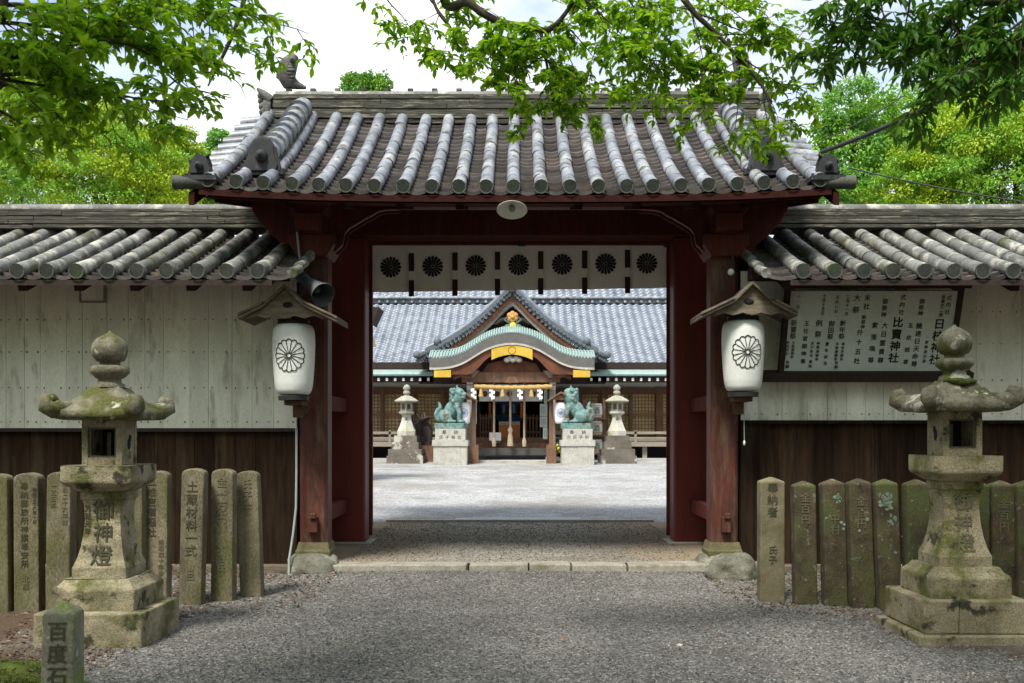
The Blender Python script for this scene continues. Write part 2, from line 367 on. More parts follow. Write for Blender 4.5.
class MB:
    def __init__(s):
        s.v, s.f, s.m, s.sm = [], [], [], []
        s.letters = None
    def add(s, vs, fs, mi=0, smooth=False):
        o = len(s.v)
        s.v.extend([tuple(p) for p in vs])
        for f in fs:
            s.f.append(tuple(i + o for i in f)); s.m.append(mi); s.sm.append(smooth)
    def box(s, x0, x1, y0, y1, z0, z1, mi=0, M=None):
        vs = [Vector((x, y, z)) for z in (z0, z1) for y in (y0, y1) for x in (x0, x1)]
        if M is not None:
            vs = [M @ p for p in vs]
        s.add(vs, [(0, 2, 3, 1), (4, 5, 7, 6), (0, 1, 5, 4), (2, 6, 7, 3), (0, 4, 6, 2), (1, 3, 7, 5)], mi)
    def beam(s, p, q, w, h, mi=0, up=(0, 0, 1)):
        p, q = Vector(p), Vector(q)
        d = (q - p).normalized()
        side = d.cross(Vector(up)).normalized()
        u = side.cross(d)
        vs = [e + side * a * w / 2 + u * b * h / 2 for e in (p, q) for a, b in ((-1, -1), (1, -1), (1, 1), (-1, 1))]
        s.add(vs, [(3, 2, 1, 0), (4, 5, 6, 7), (0, 1, 5, 4), (1, 2, 6, 5), (2, 3, 7, 6), (3, 0, 4, 7)], mi)
    def tube(s, pts, r, n=8, mi=0, cap=True, smooth=True, capmi=None):
        pts = [Vector(p) for p in pts]
        rr = r if isinstance(r, (list, tuple)) else [r] * len(pts)
        vs, prev = [], None
        for i, p in enumerate(pts):
            d = (pts[min(i + 1, len(pts) - 1)] - pts[max(i - 1, 0)]).normalized()
            a = Vector((0, 0, 1)) if abs(d.z) < 0.9 else Vector((1, 0, 0))
            if prev is None:
                x = d.cross(a).normalized()
            else:
                x = (prev - d * prev.dot(d)).normalized()
            prev = x
            y = d.cross(x)
            vs += [p + (x * math.cos(2 * math.pi * k / n) + y * math.sin(2 * math.pi * k / n)) * rr[i] for k in range(n)]
        fs = []
        for i in range(len(pts) - 1):
            for k in range(n):
                a, b = i * n + k, i * n + (k + 1) % n
                fs.append((a, b, b + n, a + n))
        s.add(vs, fs, mi, smooth)
        if cap:
            cm = mi if capmi is None else capmi
            s.add(vs[:n], [tuple(range(n - 1, -1, -1))], cm)
            s.add(vs[-n:], [tuple(range(n))], cm)
    def prism(s, poly, plane, a, b, mi=0):
        """poly drawn in plane 'xz', 'yz' or 'xy', carried along the third axis from a to b"""
        def pt(u, w, t):
            return {'xz': (u, t, w), 'yz': (t, u, w), 'xy': (u, w, t)}[plane]
        n = len(poly)
        vs = [pt(u, w, a) for u, w in poly] + [pt(u, w, b) for u, w in poly]
        fs = [tuple(range(n)), tuple(range(2 * n - 1, n - 1, -1))]
        fs += [(i, i + n, (i + 1) % n + n, (i + 1) % n) for i in range(n)]
        s.add(vs, fs, mi)
    def lathe(s, prof, cx, cy, n=20, mi=0, smooth=True, rot=0.0, cap=True):
        vs = []
        for r, z in prof:
            vs += [(cx + r * math.cos(rot + 2 * math.pi * k / n), cy + r * math.sin(rot + 2 * math.pi * k / n), z) for k in range(n)]
        fs = []
        for i in range(len(prof) - 1):
            for k in range(n):
                a, b = i * n + k, i * n + (k + 1) % n
                fs.append((a, b, b + n, a + n))
        s.add(vs, fs, mi, smooth)
        if cap:
            s.add(vs[:n], [tuple(range(n - 1, -1, -1))], mi)
            s.add(vs[-n:], [tuple(range(n))], mi)
    def sq(s, prof, cx, cy, mi=0, n=4):
        """square (or n-sided) section, given as (half width, z)"""
        k = 1 / math.cos(math.pi / n)
        s.lathe([(w * k, z) for w, z in prof], cx, cy, n, mi, False, math.pi / 4 if n == 4 else math.pi / n)
    def ell(s, c, r, nu=14, nv=8, mi=0, M=None):
        vs = []
        for j in range(nv + 1):
            t = math.pi * j / nv
            for i in range(nu):
                p = 2 * math.pi * i / nu
                v = Vector((r[0] * math.sin(t) * math.cos(p), r[1] * math.sin(t) * math.sin(p), r[2] * math.cos(t)))
                if M is not None:
                    v = M @ v
                vs.append(v + Vector(c))
        fs = []
        for j in range(nv):
            for i in range(nu):
                a, b = j * nu + i, j * nu + (i + 1) % nu
                fs.append((a, a + nu, b + nu, b))
        s.add(vs, fs, mi, True)
    def text(s, txt, o, size, mi=0, right=(1, 0, 0), up=(0, 0, 1), step=1.08, weight=0.0, squash=1.0):
        """a column of characters written downwards from o (centre of the first)"""
        if s.letters is None:
            s.letters = MB()
        o, right, up = Vector(o), Vector(right), Vector(up)
        nrm = right.cross(up)
        for k, ch in enumerate(txt):
            if ch == ' ':
                continue
            vs, fs = glyph(ch)
            c = o - up * (k * size * step)
            offs = [(0, 0)] if not weight else [(-weight, 0), (weight, 0), (0, -weight), (0, weight)]
            for q, (du, dv) in enumerate(offs):
                s.letters.add([c + right * (u + du) * size * squash + up * (w + dv) * size + nrm * 0.0006 * q for u, w in vs], fs, mi)
    def hard_bevel(s, w):
        """round the edges of the body now, so that the lettering added afterwards stays crisp"""
        me = bpy.data.meshes.new('body')
        me.from_pydata([tuple(p) for p in s.v], [], s.f)
        bm = bmesh.new(); bm.from_mesh(me)
        for f, mi in zip(bm.faces, s.m): f.material_index = mi
        bmesh.ops.recalc_face_normals(bm, faces=bm.faces[:])
        ed = [e for e in bm.edges if len(e.link_faces) == 2 and e.calc_face_angle(0) > R(35)]
        bmesh.ops.bevel(bm, geom=ed, offset=w, segments=2, affect='EDGES', profile=0.5, clamp_overlap=True)
        bm.verts.index_update()
        s.v = [tuple(v.co) for v in bm.verts]
        s.f = [tuple(v.index for v in f.verts) for f in bm.faces]
        s.m = [f.material_index for f in bm.faces]
        s.sm = [False] * len(s.f)
        bm.free(); bpy.data.meshes.remove(me)
    def build(s, name, mats, parent=None, bevel=0.0, seg=2, rel=None, shade=None):
        off = Vector((0, 0, 0))
        if rel is not None:
            off = Vector(rel)
        else:
            q = parent
            while q is not None:
                off += q.location
                q = q.parent
        if s.letters is not None:
            if bevel:
                s.hard_bevel(bevel)
                bevel = 0.0
            t = s.letters
            k = len(s.v)
            s.v = list(s.v) + t.v
            s.f = list(s.f) + [tuple(i + k for i in f) for f in t.f]
            s.m = list(s.m) + t.m; s.sm = list(s.sm) + t.sm
        me = bpy.data.meshes.new(name)
        me.from_pydata([(x - off.x, y - off.y, z - off.z) for x, y, z in s.v], [], s.f)
        for m in (mats if isinstance(mats, (list, tuple)) else [mats]):
            me.materials.append(m)
        me.polygons.foreach_set('material_index', s.m)
        me.polygons.foreach_set('use_smooth', s.sm)
        me.update()
        o = bpy.data.objects.new(name, me)
        C.objects.link(o)
        if parent is not None:
            o.parent = parent
        if bevel:
            b = o.modifiers.new('bevel', 'BEVEL')
            b.width = bevel
            b.segments = seg
            b.limit_method = 'ANGLE'
            b.angle_limit = R(35)
        return o

def soup(name, verts, polys, mats, parent=None, smooth=False, mi=None):
    """one mesh from numpy arrays: verts (n,3), polys a list of index arrays (k,sides)"""
    me = bpy.data.meshes.new(name)
    me.vertices.add(len(verts))
    me.vertices.foreach_set('co', np.asarray(verts, dtype=np.float32).ravel())
    loops = np.concatenate([p.ravel() for p in polys])
    sizes = np.concatenate([np.full(len(p), p.shape[1]) for p in polys])
    starts = np.concatenate([[0], np.cumsum(sizes)[:-1]])
    me.loops.add(len(loops))
    me.loops.foreach_set('vertex_index', loops.astype(np.int32))
    me.polygons.add(len(sizes))
    me.polygons.foreach_set('loop_start', starts.astype(np.int32))
    me.polygons.foreach_set('loop_total', sizes.astype(np.int32))
    me.polygons.foreach_set('use_smooth', np.full(len(sizes), smooth))
    for m in (mats if isinstance(mats, (list, tuple)) else [mats]):
        me.materials.append(m)
    if mi is not None:
        me.polygons.foreach_set('material_index', np.asarray(mi, dtype=np.int32))
    me.update(calc_edges=True)
    me.validate()
    o = bpy.data.objects.new(name, me)
    C.objects.link(o)
    if parent is not None:
        o.parent = parent
    return o

def tag(o, label=None, cat=None, group=None, kind=None):
    if label: o['label'] = label
    if cat: o['category'] = cat
    if group: o['group'] = group
    if kind: o['kind'] = kind
    return o

def thing(name, loc, label, cat, group=None, rz=0.0):
    o = bpy.data.objects.new(name, None)
    o.empty_display_size = 0.2
    C.objects.link(o)
    o.location = loc
    o.rotation_euler = (0, 0, rz)
    return tag(o, label, cat, group)

def copy_tree(o, parent=None):
    kids = [c for c in scene.objects if c.parent == o]
    c = o.copy()
    C.objects.link(c)
    c.parent = parent
    for k in kids:
        copy_tree(k, c)
    return c

def jitter(o, amp, seed=0, freq=3.0):
    """uneven hand-cut surface: shift vertices a little"""
    rs = random.Random(seed)
    for v in o.data.vertices:
        v.co += Vector((rs.uniform(-amp, amp), rs.uniform(-amp, amp), rs.uniform(-amp, amp)))

# ---- leaves
def leaf_arrays(pos, axis, nrm, length, width, detailed):
    """pos, axis (stem to tip), nrm: (n,3); returns verts and polys"""
    n = len(pos)
    axis = axis / np.linalg.norm(axis, axis=1, keepdims=True)
    side = np.cross(axis, nrm)
    side /= np.linalg.norm(side, axis=1, keepdims=True) + 1e-9
    up = np.cross(side, axis)
    L = np.asarray(length).reshape(-1, 1) * np.ones((n, 1))
    W = np.asarray(width).reshape(-1, 1) * np.ones((n, 1))
    if detailed:
        pts = [(0, 0, 0), (0.5, 0, -0.02), (1, 0, -0.14), (0.22, -0.8, 0.10), (0.62, -0.85, 0.08), (0.22, 0.8, 0.10), (0.62, 0.85, 0.08)]
        faces = [(0, 1, 2, 4, 3), (0, 5, 6, 2, 1)]
    else:
        pts = [(0, 0, 0), (0.45, -1, 0.1), (1, 0, -0.1), (0.45, 1, 0.1)]
        faces = [(0, 1, 2), (0, 2, 3)]
    V = np.stack([pos + axis * a * L + side * b * W * 0.5 + up * c * L for a, b, c in pts], axis=1)
    k = len(pts)
    base = (np.arange(n) * k)[:, None]
    F = np.concatenate([base + np.array(f)[None, :] for f in faces], axis=0)
    return V.reshape(-1, 3), F

def crown_points(clumps, per, rs, shell=0.55):
    """clumps: (m,4) centres and radii; leaf positions and outward directions spread through each clump, mostly near its skin"""
    c = np.repeat(clumps[:, :3], per, axis=0)
    r = np.repeat(clumps[:, 3], per)
    d = rs.normal(size=(len(c), 3))
    d /= np.linalg.norm(d, axis=1, keepdims=True)
    t = shell + (1 - shell) * rs.random(len(c)) ** 0.7
    t *= 0.85 + 0.3 * rs.random(len(c))
    p = c + d * (r * t)[:, None] * np.array([1, 1, 0.72])
    return p, d

# ---------------------------------------------------------------- ground
def gz(y):
    if y < 10.6: return 0.0
    if y < 15.0: return 0.10 + (y - 10.6) * 0.10 / 4.4
    return min(0.20 + (y - 15.0) * 0.53 / 16.0, 0.80)

def sheet(name, xs, ys, zf, m, label_kind='structure'):
    vs = [(x, y, zf(x, y)) for y in ys for x in xs]
    nx = len(xs)
    fs = [(j * nx + i, j * nx + i + 1, (j + 1) * nx + i + 1, (j + 1) * nx + i) for j in range(len(ys) - 1) for i in range(nx - 1)]
    b = MB(); b.add(vs, fs, 0, True)
    return tag(b.build(name, m), kind=label_kind)

def arange(a, b, s):
    n = max(1, round((b - a) / s))
    return [a + (b - a) * i / n for i in range(n + 1)]

from mathutils import noise as mnoise
def lumpy(x, y, a=0.02, f=0.8):
    return a * mnoise.noise(Vector((x * f, y * f, 3.1)))

sheet('ground', [-600, -60, -20, -12, -4, 4, 12, 20, 60, 600], [-600, -60, -9, 0, 10.4, 10.75, 15, 23, 31, 33, 60, 600], lambda x, y: gz(y) - (0.14 if y < 15.5 else 0.09), SOIL)
def fore_z(x, y):
    return lumpy(x, y, 0.016) - 0.004 + 0.05 * max(0.0, min(1.0, (abs(x) - 2.4) / 1.2)) * max(0, min(1, (y - 8.6) / 1.5)) + 0.055 * max(0.0, min(1.0, (y - 9.6) / 0.95)) * (1 if abs(x) < 2.4 else 0.3)
sheet('forecourt', arange(-13, 13, 0.25), arange(-8, 10.62, 0.25), fore_z, GRAVEL)
sheet('gate_floor', arange(-2.7, 2.7, 0.2), arange(10.84, 14.9, 0.2), lambda x, y: gz(y) + lumpy(x, y, 0.012, 1.5), GATEFLOOR)
sheet('courtyard', arange(-16, 16, 1.0), arange(14.86, 31.0, 0.5) + [33.0, 45.0], lambda x, y: gz(y) + lumpy(x, y, 0.012, 0.6), COURT)

# loose stones lying on the forecourt
def loose_stones(name, n, x0, x1, y0, y1, s0, s1, seed, zf, power=1.3):
    rs = np.random.default_rng(seed)
    pos = np.stack([rs.uniform(x0, x1, n), y0 + (y1 - y0) * rs.random(n) ** power, np.zeros(n)], axis=1)
    pos[:, 2] = [zf(x, y) for x, y in pos[:, :2]]
    octa = np.array([(1, 0, 0), (0, 1, 0), (-1, 0, 0), (0, -1, 0), (0, 0, 1), (0, 0, -1)], dtype=float)
    sz = s0 + (s1 - s0) * rs.random((n, 1, 1)) ** 2
    sc = sz * (0.6 + 0.8 * rs.random((n, 1, 3))) * np.array([1, 1, 0.6])
    V = octa[None] * sc + rs.normal(scale=0.12, size=(n, 6, 3)) * sz
    a = rs.random(n) * 6.283
    ca, sa = np.cos(a)[:, None], np.sin(a)[:, None]
    X = V[..., 0] * ca - V[..., 1] * sa
    Yv = V[..., 0] * sa + V[..., 1] * ca
    V = np.stack([X, Yv, V[..., 2]], axis=-1) + pos[:, None, :] + np.array([0, 0, 0.2]) * sz
    tri = np.array([(0, 1, 4), (1, 2, 4), (2, 3, 4), (3, 0, 4), (1, 0, 5), (2, 1, 5), (3, 2, 5), (0, 3, 5)])
    F = (np.arange(n) * 6)[:, None, None] + tri[None]
    return tag(soup(name, V.reshape(-1, 3), [F.reshape(-1, 3)], STONECHIP), kind='stuff')
loose_stones('gravel', 60000, -3.4, 3.4, 5.7, 10.55, 0.004, 0.011, 11, fore_z)
loose_stones('gravel', 9000, -1.95, 1.95, 10.92, 14.82, 0.005, 0.013, 12, lambda x, y: gz(y) + lumpy(x, y, 0.012, 1.5), 1.0)

# moss by the small pillar
def moss_patch(cx, cy, rx, ry, seed):
    b = MB()
    n = 26
    rs = random.Random(seed)
    rr = [1 + rs.uniform(-0.25, 0.25) for _ in range(n)]
    ring0 = [(cx + rx * rr[k] * math.cos(2 * math.pi * k / n), cy + ry * rr[k] * math.sin(2 * math.pi * k / n), 0.002) for k in range(n)]
    ring1 = [(cx + 0.75 * (x - cx), cy + 0.75 * (y - cy), 0.035 + rs.uniform(0, 0.012)) for x, y, z in ring0]
    ring2 = [(cx + 0.4 * (x - cx), cy + 0.4 * (y - cy), 0.045 + rs.uniform(0, 0.015)) for x, y, z in ring0]
    vs = ring0 + ring1 + ring2 + [(cx, cy, 0.05)]
    fs = [(j * n + k, j * n + (k + 1) % n, (j + 1) * n + (k + 1) % n, (j + 1) * n + k) for j in range(2) for k in range(n)]
    fs += [(2 * n + k, 2 * n + (k + 1) % n, 3 * n) for k in range(n)]
    b.add(vs, fs, 0, True)
    r2 = np.random.default_rng(seed)
    n2 = 2600
    a, d = r2.random(n2) * 6.283, np.sqrt(r2.random(n2)) * 1.05
    pp = np.stack([cx + rx * d * np.cos(a), cy + ry * d * np.sin(a), 0.042 - 0.035 * d ** 3], 1)
    ax = r2.normal(size=(n2, 3)) * 0.6; ax[:, 2] = 1.0
    V, F = leaf_arrays(pp, ax, r2.normal(size=(n2, 3)), 0.012 + 0.014 * r2.random(n2), 0.006 + 0.004 * r2.random(n2), False)
    tag(soup('moss', V, [F], leaf_mat('moss_blade', [(0.05, 0.075, 0.012), (0.09, 0.12, 0.016), (0.13, 0.15, 0.02), (0.07, 0.06, 0.02)], 0.2)), kind='stuff')
    return tag(b.build('moss', MOSS), kind='stuff')
moss_patch(-3.35, 6.35, 0.42, 0.16, 1)
moss_patch(-3.05, 5.98, 0.40, 0.09, 2)

# kerb slabs in front of the gate floor
for k, (a, b_) in enumerate([(331, 467), (469, 528), (529.5, 570), (572, 627), (628.5, 706)]):
    m = MB()
    x0, x1 = (a - CX) * 10.65 / FPX, (b_ - CX) * 10.65 / FPX
    m.box(x0, x1, 10.60 + 0.01 * (k % 2), 10.90, -0.1, 0.112 + 0.006 * (k % 3))
    o = m.build('kerb_stone', KERB, None, 0.015)
    jitter(o, 0.008, k)
    tag(o, ['long pale kerb slab across the gate floor, reaching the left post stone', 'short kerb slab next to the longest slab', 'shortest kerb slab, in the middle of the gateway edge',
            'kerb slab between the shortest slab and the boulder end slab', 'kerb slab ending beside the rounded boulder'][k], 'kerb stone', 'kerb slabs of the gateway')

m = MB()
m.box(-2.0, 2.0, 14.86, 14.98, 0.1, 0.235)
tag(m.build('sill_board', PALESTONE, None, 0.008), 'thin pale sill along the rear edge of the gate floor', 'sill')
m = MB()
m.box(-1.0, 0.95, 15.02, 15.55, 0.16, 0.216)
tag(m.build('stepping_slab', mat('blue_grey_slab', (0.36, 0.37, 0.39), (0.42, 0.43, 0.44), 3.0, 0.8, 0.2), None, 0.01), 'flat grey slab set in the pale gravel behind the gateway', 'slab')

# ---------------------------------------------------------------- the gate
gate = thing('temple_gate', (0, 12.5, 0.1), 'red timber shrine gate with heavy grey tiled roof standing in the wall', 'gate')
G = gate
for sx, x0, x1 in ((-1, -2.384, -2.082), (1, 2.064, 2.361)):
    m = MB()
    c = 0.035
    poly = [(x0 + c, 10.75), (x1 - c, 10.75), (x1, 10.75 + c), (x1, 11.05 - c), (x1 - c, 11.05), (x0 + c, 11.05), (x0, 11.05 - c), (x0, 10.75 + c)]
    m.prism(poly, 'xy', 0.24, 3.98, 0)
    po = m.build('front_post', REDPOST, G, 0.006)
    m = MB()
    m.sq([(0.185, 0.2), (0.19, 0.245), (0.178, 0.265), (0.17, 0.30), (0.158, 0.34)], (x0 + x1) / 2, 10.9)
    m.build('post_foot', mat('mossy_wood', (0.14, 0.12, 0.06), (0.09, 0.085, 0.04), 5, 0.9, 0.4), po, 0.008)
    mx = (x0 + x1) / 2
    m = MB()
    m.box(mx - 0.045, mx + 0.055, 10.68, 10.76, 0.45, 0.62)
    m.box(mx - 0.02, mx + 0.045, 10.655, 10.70, 0.60, 0.66)
    m.build('wedge_block', REDPOST, G, 0.008)
    # capital block and bracket over the post
    m = MB()
    m.prism([(mx - 0.16, 3.42), (mx + 0.16, 3.42), (mx + 0.24, 3.55), (mx + 0.24, 3.66), (mx - 0.24, 3.66), (mx - 0.24, 3.55)], 'xz', 10.66, 11.12)
    m.box(mx - 0.13, mx + 0.13, 10.45, 10.75, 3.66, 3.84)
    m.build('capital', RED, G, 0.01)
    # main (mirror) post behind
    m = MB()
    a, b_ = (-2.52, -1.945) if sx < 0 else (1.93, 2.50)
    m.box(a, b_, 12.5, 12.86, 0.14, 4.0)
    m.build('main_post', mat('deep_red_post', (0.165, 0.019, 0.013), (0.10, 0.015, 0.011), 1.2, 0.5, 0.25, 0.005, stretch=(6, 6, 0.6), spec=0.45), G, 0.03)
    m = MB()
    m.box(a - 0.08, b_ + 0.08, 12.42, 12.94, 0.08, 0.16)
    m.build('post_base', PALESTONE, G, 0.02)
    m = MB()
    m.box(mx - 0.12, mx + 0.14, 13.9, 14.2, 0.2, 4.2)
    m.build('rear_post', RED, G, 0.02)
    # rails from front post to main post and on to the rear post
    for z0, z1 in ((0.53, 0.70), (1.78, 1.95)):
        m = MB()
        m.box(mx + sx * -0.02 - 0.06, mx + sx * -0.02 + 0.06, 11.04, 12.51, z0, z1)
        m.box(mx - 0.06, mx + 0.06, 12.85, 13.91, z0, z1)
        m.build('rail', REDTRIM, G, 0.008)
    # open door leaf
    m = MB()
    xi = -2.15 if sx < 0 else 2.14
    m.box(xi - 0.03, xi + 0.03, 12.9, 13.88, 0.26, 3.9)
    for z in (0.4, 1.4, 2.4, 3.4):
        m.box(xi - sx * 0.033 - 0.02, xi - sx * 0.033 + 0.02, 12.92, 13.86, z, z + 0.12)
    m.build('door_leaf', RED, G, 0.005)
    # red frame strip round the opening
    m = MB()
    xo = -1.935 if sx < 0 else 1.918
    m.box(xo - 0.022, xo + 0.022, 12.87, 12.9, 0.2, 4.0)
    m.build('jamb_strip', REDTRIM, G)
    # curved inner corbel with a worn lower edge
    cv = [(325.3, 252), (335, 251), (342, 244.5), (344.5, 233), (348, 228.4), (357.6, 222.7), (366.5, 217.5), (371, 215.5), (377, 211.4), (385, 209.5), (398, 209)]
    pts = [P(px, py, 10.8) for px, py in cv]
    if sx > 0:
        pts = [Vector((-p.x - 0.012, p.y, p.z)) for p in pts]
    poly = [(p.x, p.z) for p in pts] + [(pts[-1].x, 4.3), (pts[0].x, 4.3)]
    m = MB()
    m.prism(poly, 'xz', 10.82, 10.88)
    m.tube([p + Vector((0, 0.01, 0.008)) for p in pts], 0.010, 6, 1)
    m.tube([p + Vector((0, 0.19, 0.008)) for p in pts], 0.016, 6, 1)
    m.build('corbel', [RED, REDTRIM], G)
    # outer nosing under the eave
    cv = [(246, 190), (249.5, 200), (252.7, 212), (259, 222), (267, 229), (272, 236), (279, 241), (290, 253), (303, 256), (303, 190)]
    pts = [P(px, py, 10.85) for px, py in cv]
    poly = [(p.x if sx < 0 else -p.x, p.z) for p in pts]
    m = MB()
    m.prism(poly, 'xz', 10.85, 11.0)
    m.build('bracket_nosing', RED, G, 0.01)
    # carved frog shape above the capital
    m = MB()
    m.prism([(mx - 0.17, 3.84), (mx + 0.17, 3.84), (mx + 0.21, 3.92), (mx + 0.21, 4.0), (mx - 0.21, 4.0), (mx - 0.21, 3.92)], 'xz', 10.5, 10.8)
    m.build('bearing_block', RED, G, 0.012)
    # tie beams front to back at each side
    m = MB()
    m.box(mx - 0.1, mx + 0.1, 10.78, 14.2, 4.02, 4.3)
    m.build('side_beam', RED, G, 0.01)
    # gable infill and barge board
    m = MB()
    m.prism([(10.6, 4.28), (14.4, 4.28), (12.5, 5.35)], 'yz', sx * 2.62 - 0.03, sx * 2.62 + 0.03)
    m.build('gable_board', RED, G)

m = MB(); m.box(-1.5, 1.5, 10.82, 11.0, 3.985, 4.36); m.box(-2.9, 2.9, 10.81, 11.01, 4.10, 4.36)
m.box(-1.42, 1.42, 10.80, 10.83, 3.978, 4.0, 1)
m.build('front_beam', [RED, REDTRIM], G, 0.01)
m = MB(); m.box(-2.75, 2.75, 12.46, 12.9, 3.995, 4.5); m.box(-1.95, 1.93, 12.87, 12.93, 3.96, 4.0, 1)
m.build('lintel', [RED, REDTRIM], G, 0.015)
m = MB(); m.box(-2.75, 2.75, 13.92, 14.12, 4.0, 4.4)
m.build('rear_beam', RED, G, 0.01)
m = MB(); m.prism([(11.0, 4.34), (14.0, 4.34), (14.0, 4.4), (11.0, 4.4)], 'yz', -2.6, 2.6)
m.build('ceiling_board', DARKWOOD, G)

ROOFX = -0.06
TILES = [ROOFX + 0.2765 * i for i in range(-11, 12)]
def sori(x):
    return 0.07 * (min(abs(x - ROOFX), 3.4) / 3.1) ** 3
def gate_prof(t):
    """front slope of the gate roof: eave at 0, ridge at 1"""
    return 9.90 + 2.40 * t, 3.955 + 1.45 * (0.80 * t + 0.20 * t * t)
def gate_back(t):
    y, z = gate_prof(t)
    return 25.0 - y, z

def tile_rows(m, xs, prof, r, tl, courses, lift, edge=(0, 0), jit=0.006, endmi=2, seed=3, sag=0.03, skew=0.0):
    """round cover tiles at xs and stepped pans between; material 0 covers, 1 pans, 2 end discs"""
    rs = random.Random(seed)
    y0, z0 = prof(0); y1, z1 = prof(1)
    L = math.hypot(y1 - y0, z1 - z0)
    n = max(2, round(L / tl))
    sg = 1 if y1 > y0 else -1
    for x in xs:
        jx = rs.uniform(-jit, jit)
        for k in range(n):
            a, b = k / n, min(1.0, (k + 1) / n + 0.012)
            pa, pb = prof(a), prof(b)
            dx = rs.uniform(-jit, jit) * 0.6
            zz = lift(x)
            ra = r * (1.012 if k else 1.08)
            m.tube([(x + jx + dx, pa[0] - (0.02 * sg if k == 0 else 0), pa[1] + zz + (0.012 if k == 0 else 0.004)), (x + jx + dx * 0.5, pb[0], pb[1] + zz)], [ra, r * 0.985], 12, 0, k == 0, True, endmi)
        # ring and boss on the eave disc
        ya, za = prof(0)
        za += lift(x) + 0.012
        for ra, rb, dy in ((r * 1.08, r * 0.90, 0.016),):
            vs, N = [], 14
            for rr, d in ((ra, 0.02), (ra * 0.985, dy + 0.012), (rb, dy + 0.012), (rb * 0.98, 0.0195)):
                vs += [(x + jx + rr * math.cos(2 * math.pi * q / N), ya - sg * d, za + rr * math.sin(2 * math.pi * q / N)) for q in range(N)]
            fs = [(j * N + q, j * N + (q + 1) % N, (j + 1) * N + (q + 1) % N, (j + 1) * N + q) for j in range(3) for q in range(N)]
            m.add(vs, fs, endmi)
    gaps = [(a + r * 0.55, b - r * 0.55) for a, b in zip(xs[:-1], xs[1:])]
    if edge[0]: gaps.insert(0, (xs[0] - edge[0], xs[0] - r * 0.55))
    if edge[1]: gaps.append((xs[-1] + r * 0.55, xs[-1] + edge[1]))
    for g0, g1 in gaps:
        for k in range(courses):
            a, b = k / courses, min(1.0, (k + 1.25) / courses)
            pa, pb = prof(a), prof(b)
            d = rs.uniform(-0.004, 0.004)
            rows = []
            for (py, pz), up in ((pa, 0.016 + d), (pb, -0.026)):
                rows.append([(g0 + (g1 - g0) * u, py, pz + lift((g0 + g1) / 2) - 0.025 + up - sag * (1 - (2 * u - 1) ** 2)) for u in (0, 0.2, 0.4, 0.6, 0.8, 1)])
            lip = [(x, y + 0.002 * sg, z - 0.034) for x, y, z in rows[0]]
            vs = lip + rows[0] + rows[1]
            fs = [(j * 6 + q, j * 6 + q + 1, (j + 1) * 6 + q + 1, (j + 1) * 6 + q) for j in range(2) for q in range(5)]
            m.add(vs, fs, 1, False)

m = MB()
tile_rows(m, TILES, gate_prof, 0.068, 0.36, 20, sori, (0.13, 0.13), jit=0.011, seed=5)
tile_rows(m, TILES, gate_back, 0.068, 0.30, 17, sori, (0.13, 0.13), seed=6)
groof = m.build('roof', [TILE, TILEFLAT, TILEEND], G)

def deck(m, prof, x0, x1, th, lift=None, n=8, mi=0):
    """boarding under the tiles"""
    xs = arange(x0, x1, 0.4)
    lift = lift or (lambda x: 0)
    top = [[(x, prof(k / n)[0], prof(k / n)[1] + lift(x) - 0.075) for x in xs] for k in range(n + 1)]
    bot = [[(x, y, z - th) for x, y, z in row] for row in top]
    nx = len(xs)
    vs = [p for row in top for p in row] + [p for row in bot for p in row]
    o = (n + 1) * nx
    fs = []
    for j in range(n):
        for i in range(nx - 1):
            a = j * nx + i
            fs.append((a, a + 1, a + nx + 1, a + nx))
            fs.append((o + a, o + a + nx, o + a + nx + 1, o + a + 1))
    for j in range(n):
        for i in (0, nx - 1):
            a = j * nx + i
            fs.append((a, a + nx, o + a + nx, o + a))
    for i in range(nx - 1):
        fs.append((i, i + 1, o + i + 1, o + i))
    m.add(vs, fs, mi)
m = MB()
deck(m, gate_prof, -3.2, 3.1, 0.06, sori); deck(m, gate_back, -3.2, 3.1, 0.06, sori)
m.build('roof_boarding', DARKRED, groof)

# eave board following the tile line, and rafters
def eave_board(name, y0, y1, zt, zb, x0, x1, parent, mt):
    xs = arange(x0, x1, 0.3)
    b = MB()
    vs, nx = [], len(xs)
    for y, z in ((y0, zt), (y0, zb), (y1, zb), (y1, zt)):
        vs += [(x, y, z + sori(x)) for x in xs]
    fs = [(j * nx + i, ((j + 1) % 4) * nx + i, ((j + 1) % 4) * nx + i + 1, j * nx + i + 1) for j in range(4) for i in range(nx - 1)]
    fs += [(0, nx, 2 * nx, 3 * nx), (nx - 1, 4 * nx - 1, 3 * nx - 1, 2 * nx - 1)]
    b.add(vs, fs)
    return b.build(name, mt, parent)
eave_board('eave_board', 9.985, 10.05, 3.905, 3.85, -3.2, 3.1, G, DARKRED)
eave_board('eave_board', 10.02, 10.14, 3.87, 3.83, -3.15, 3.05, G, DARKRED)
eave_board('eave_board', 14.95, 15.02, 3.88, 3.79, -3.2, 3.1, G, RED)
for k in range(11):
    x = -3.0 + 0.598 * k
    for y0, y1 in ((10.06, 11.9), (14.94, 13.1)):
        b = MB()
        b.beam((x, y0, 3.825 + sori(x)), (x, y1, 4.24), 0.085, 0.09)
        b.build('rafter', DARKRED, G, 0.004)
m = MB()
for y0, y1 in ((10.10, 12.1), (14.9, 12.9)):
    vs = [(-3.1, y0, 3.86), (3.0, y0, 3.86), (3.0, y1, 4.32), (-3.1, y1, 4.32)]
    vs += [(x, y, z + 0.03) for x, y, z in vs]
    m.add(vs, [(0, 1, 2, 3), (7, 6, 5, 4), (0, 4, 5, 1), (1, 5, 6, 2), (2, 6, 7, 3), (3, 7, 4, 0)])
m.build('soffit', DARKRED, G)

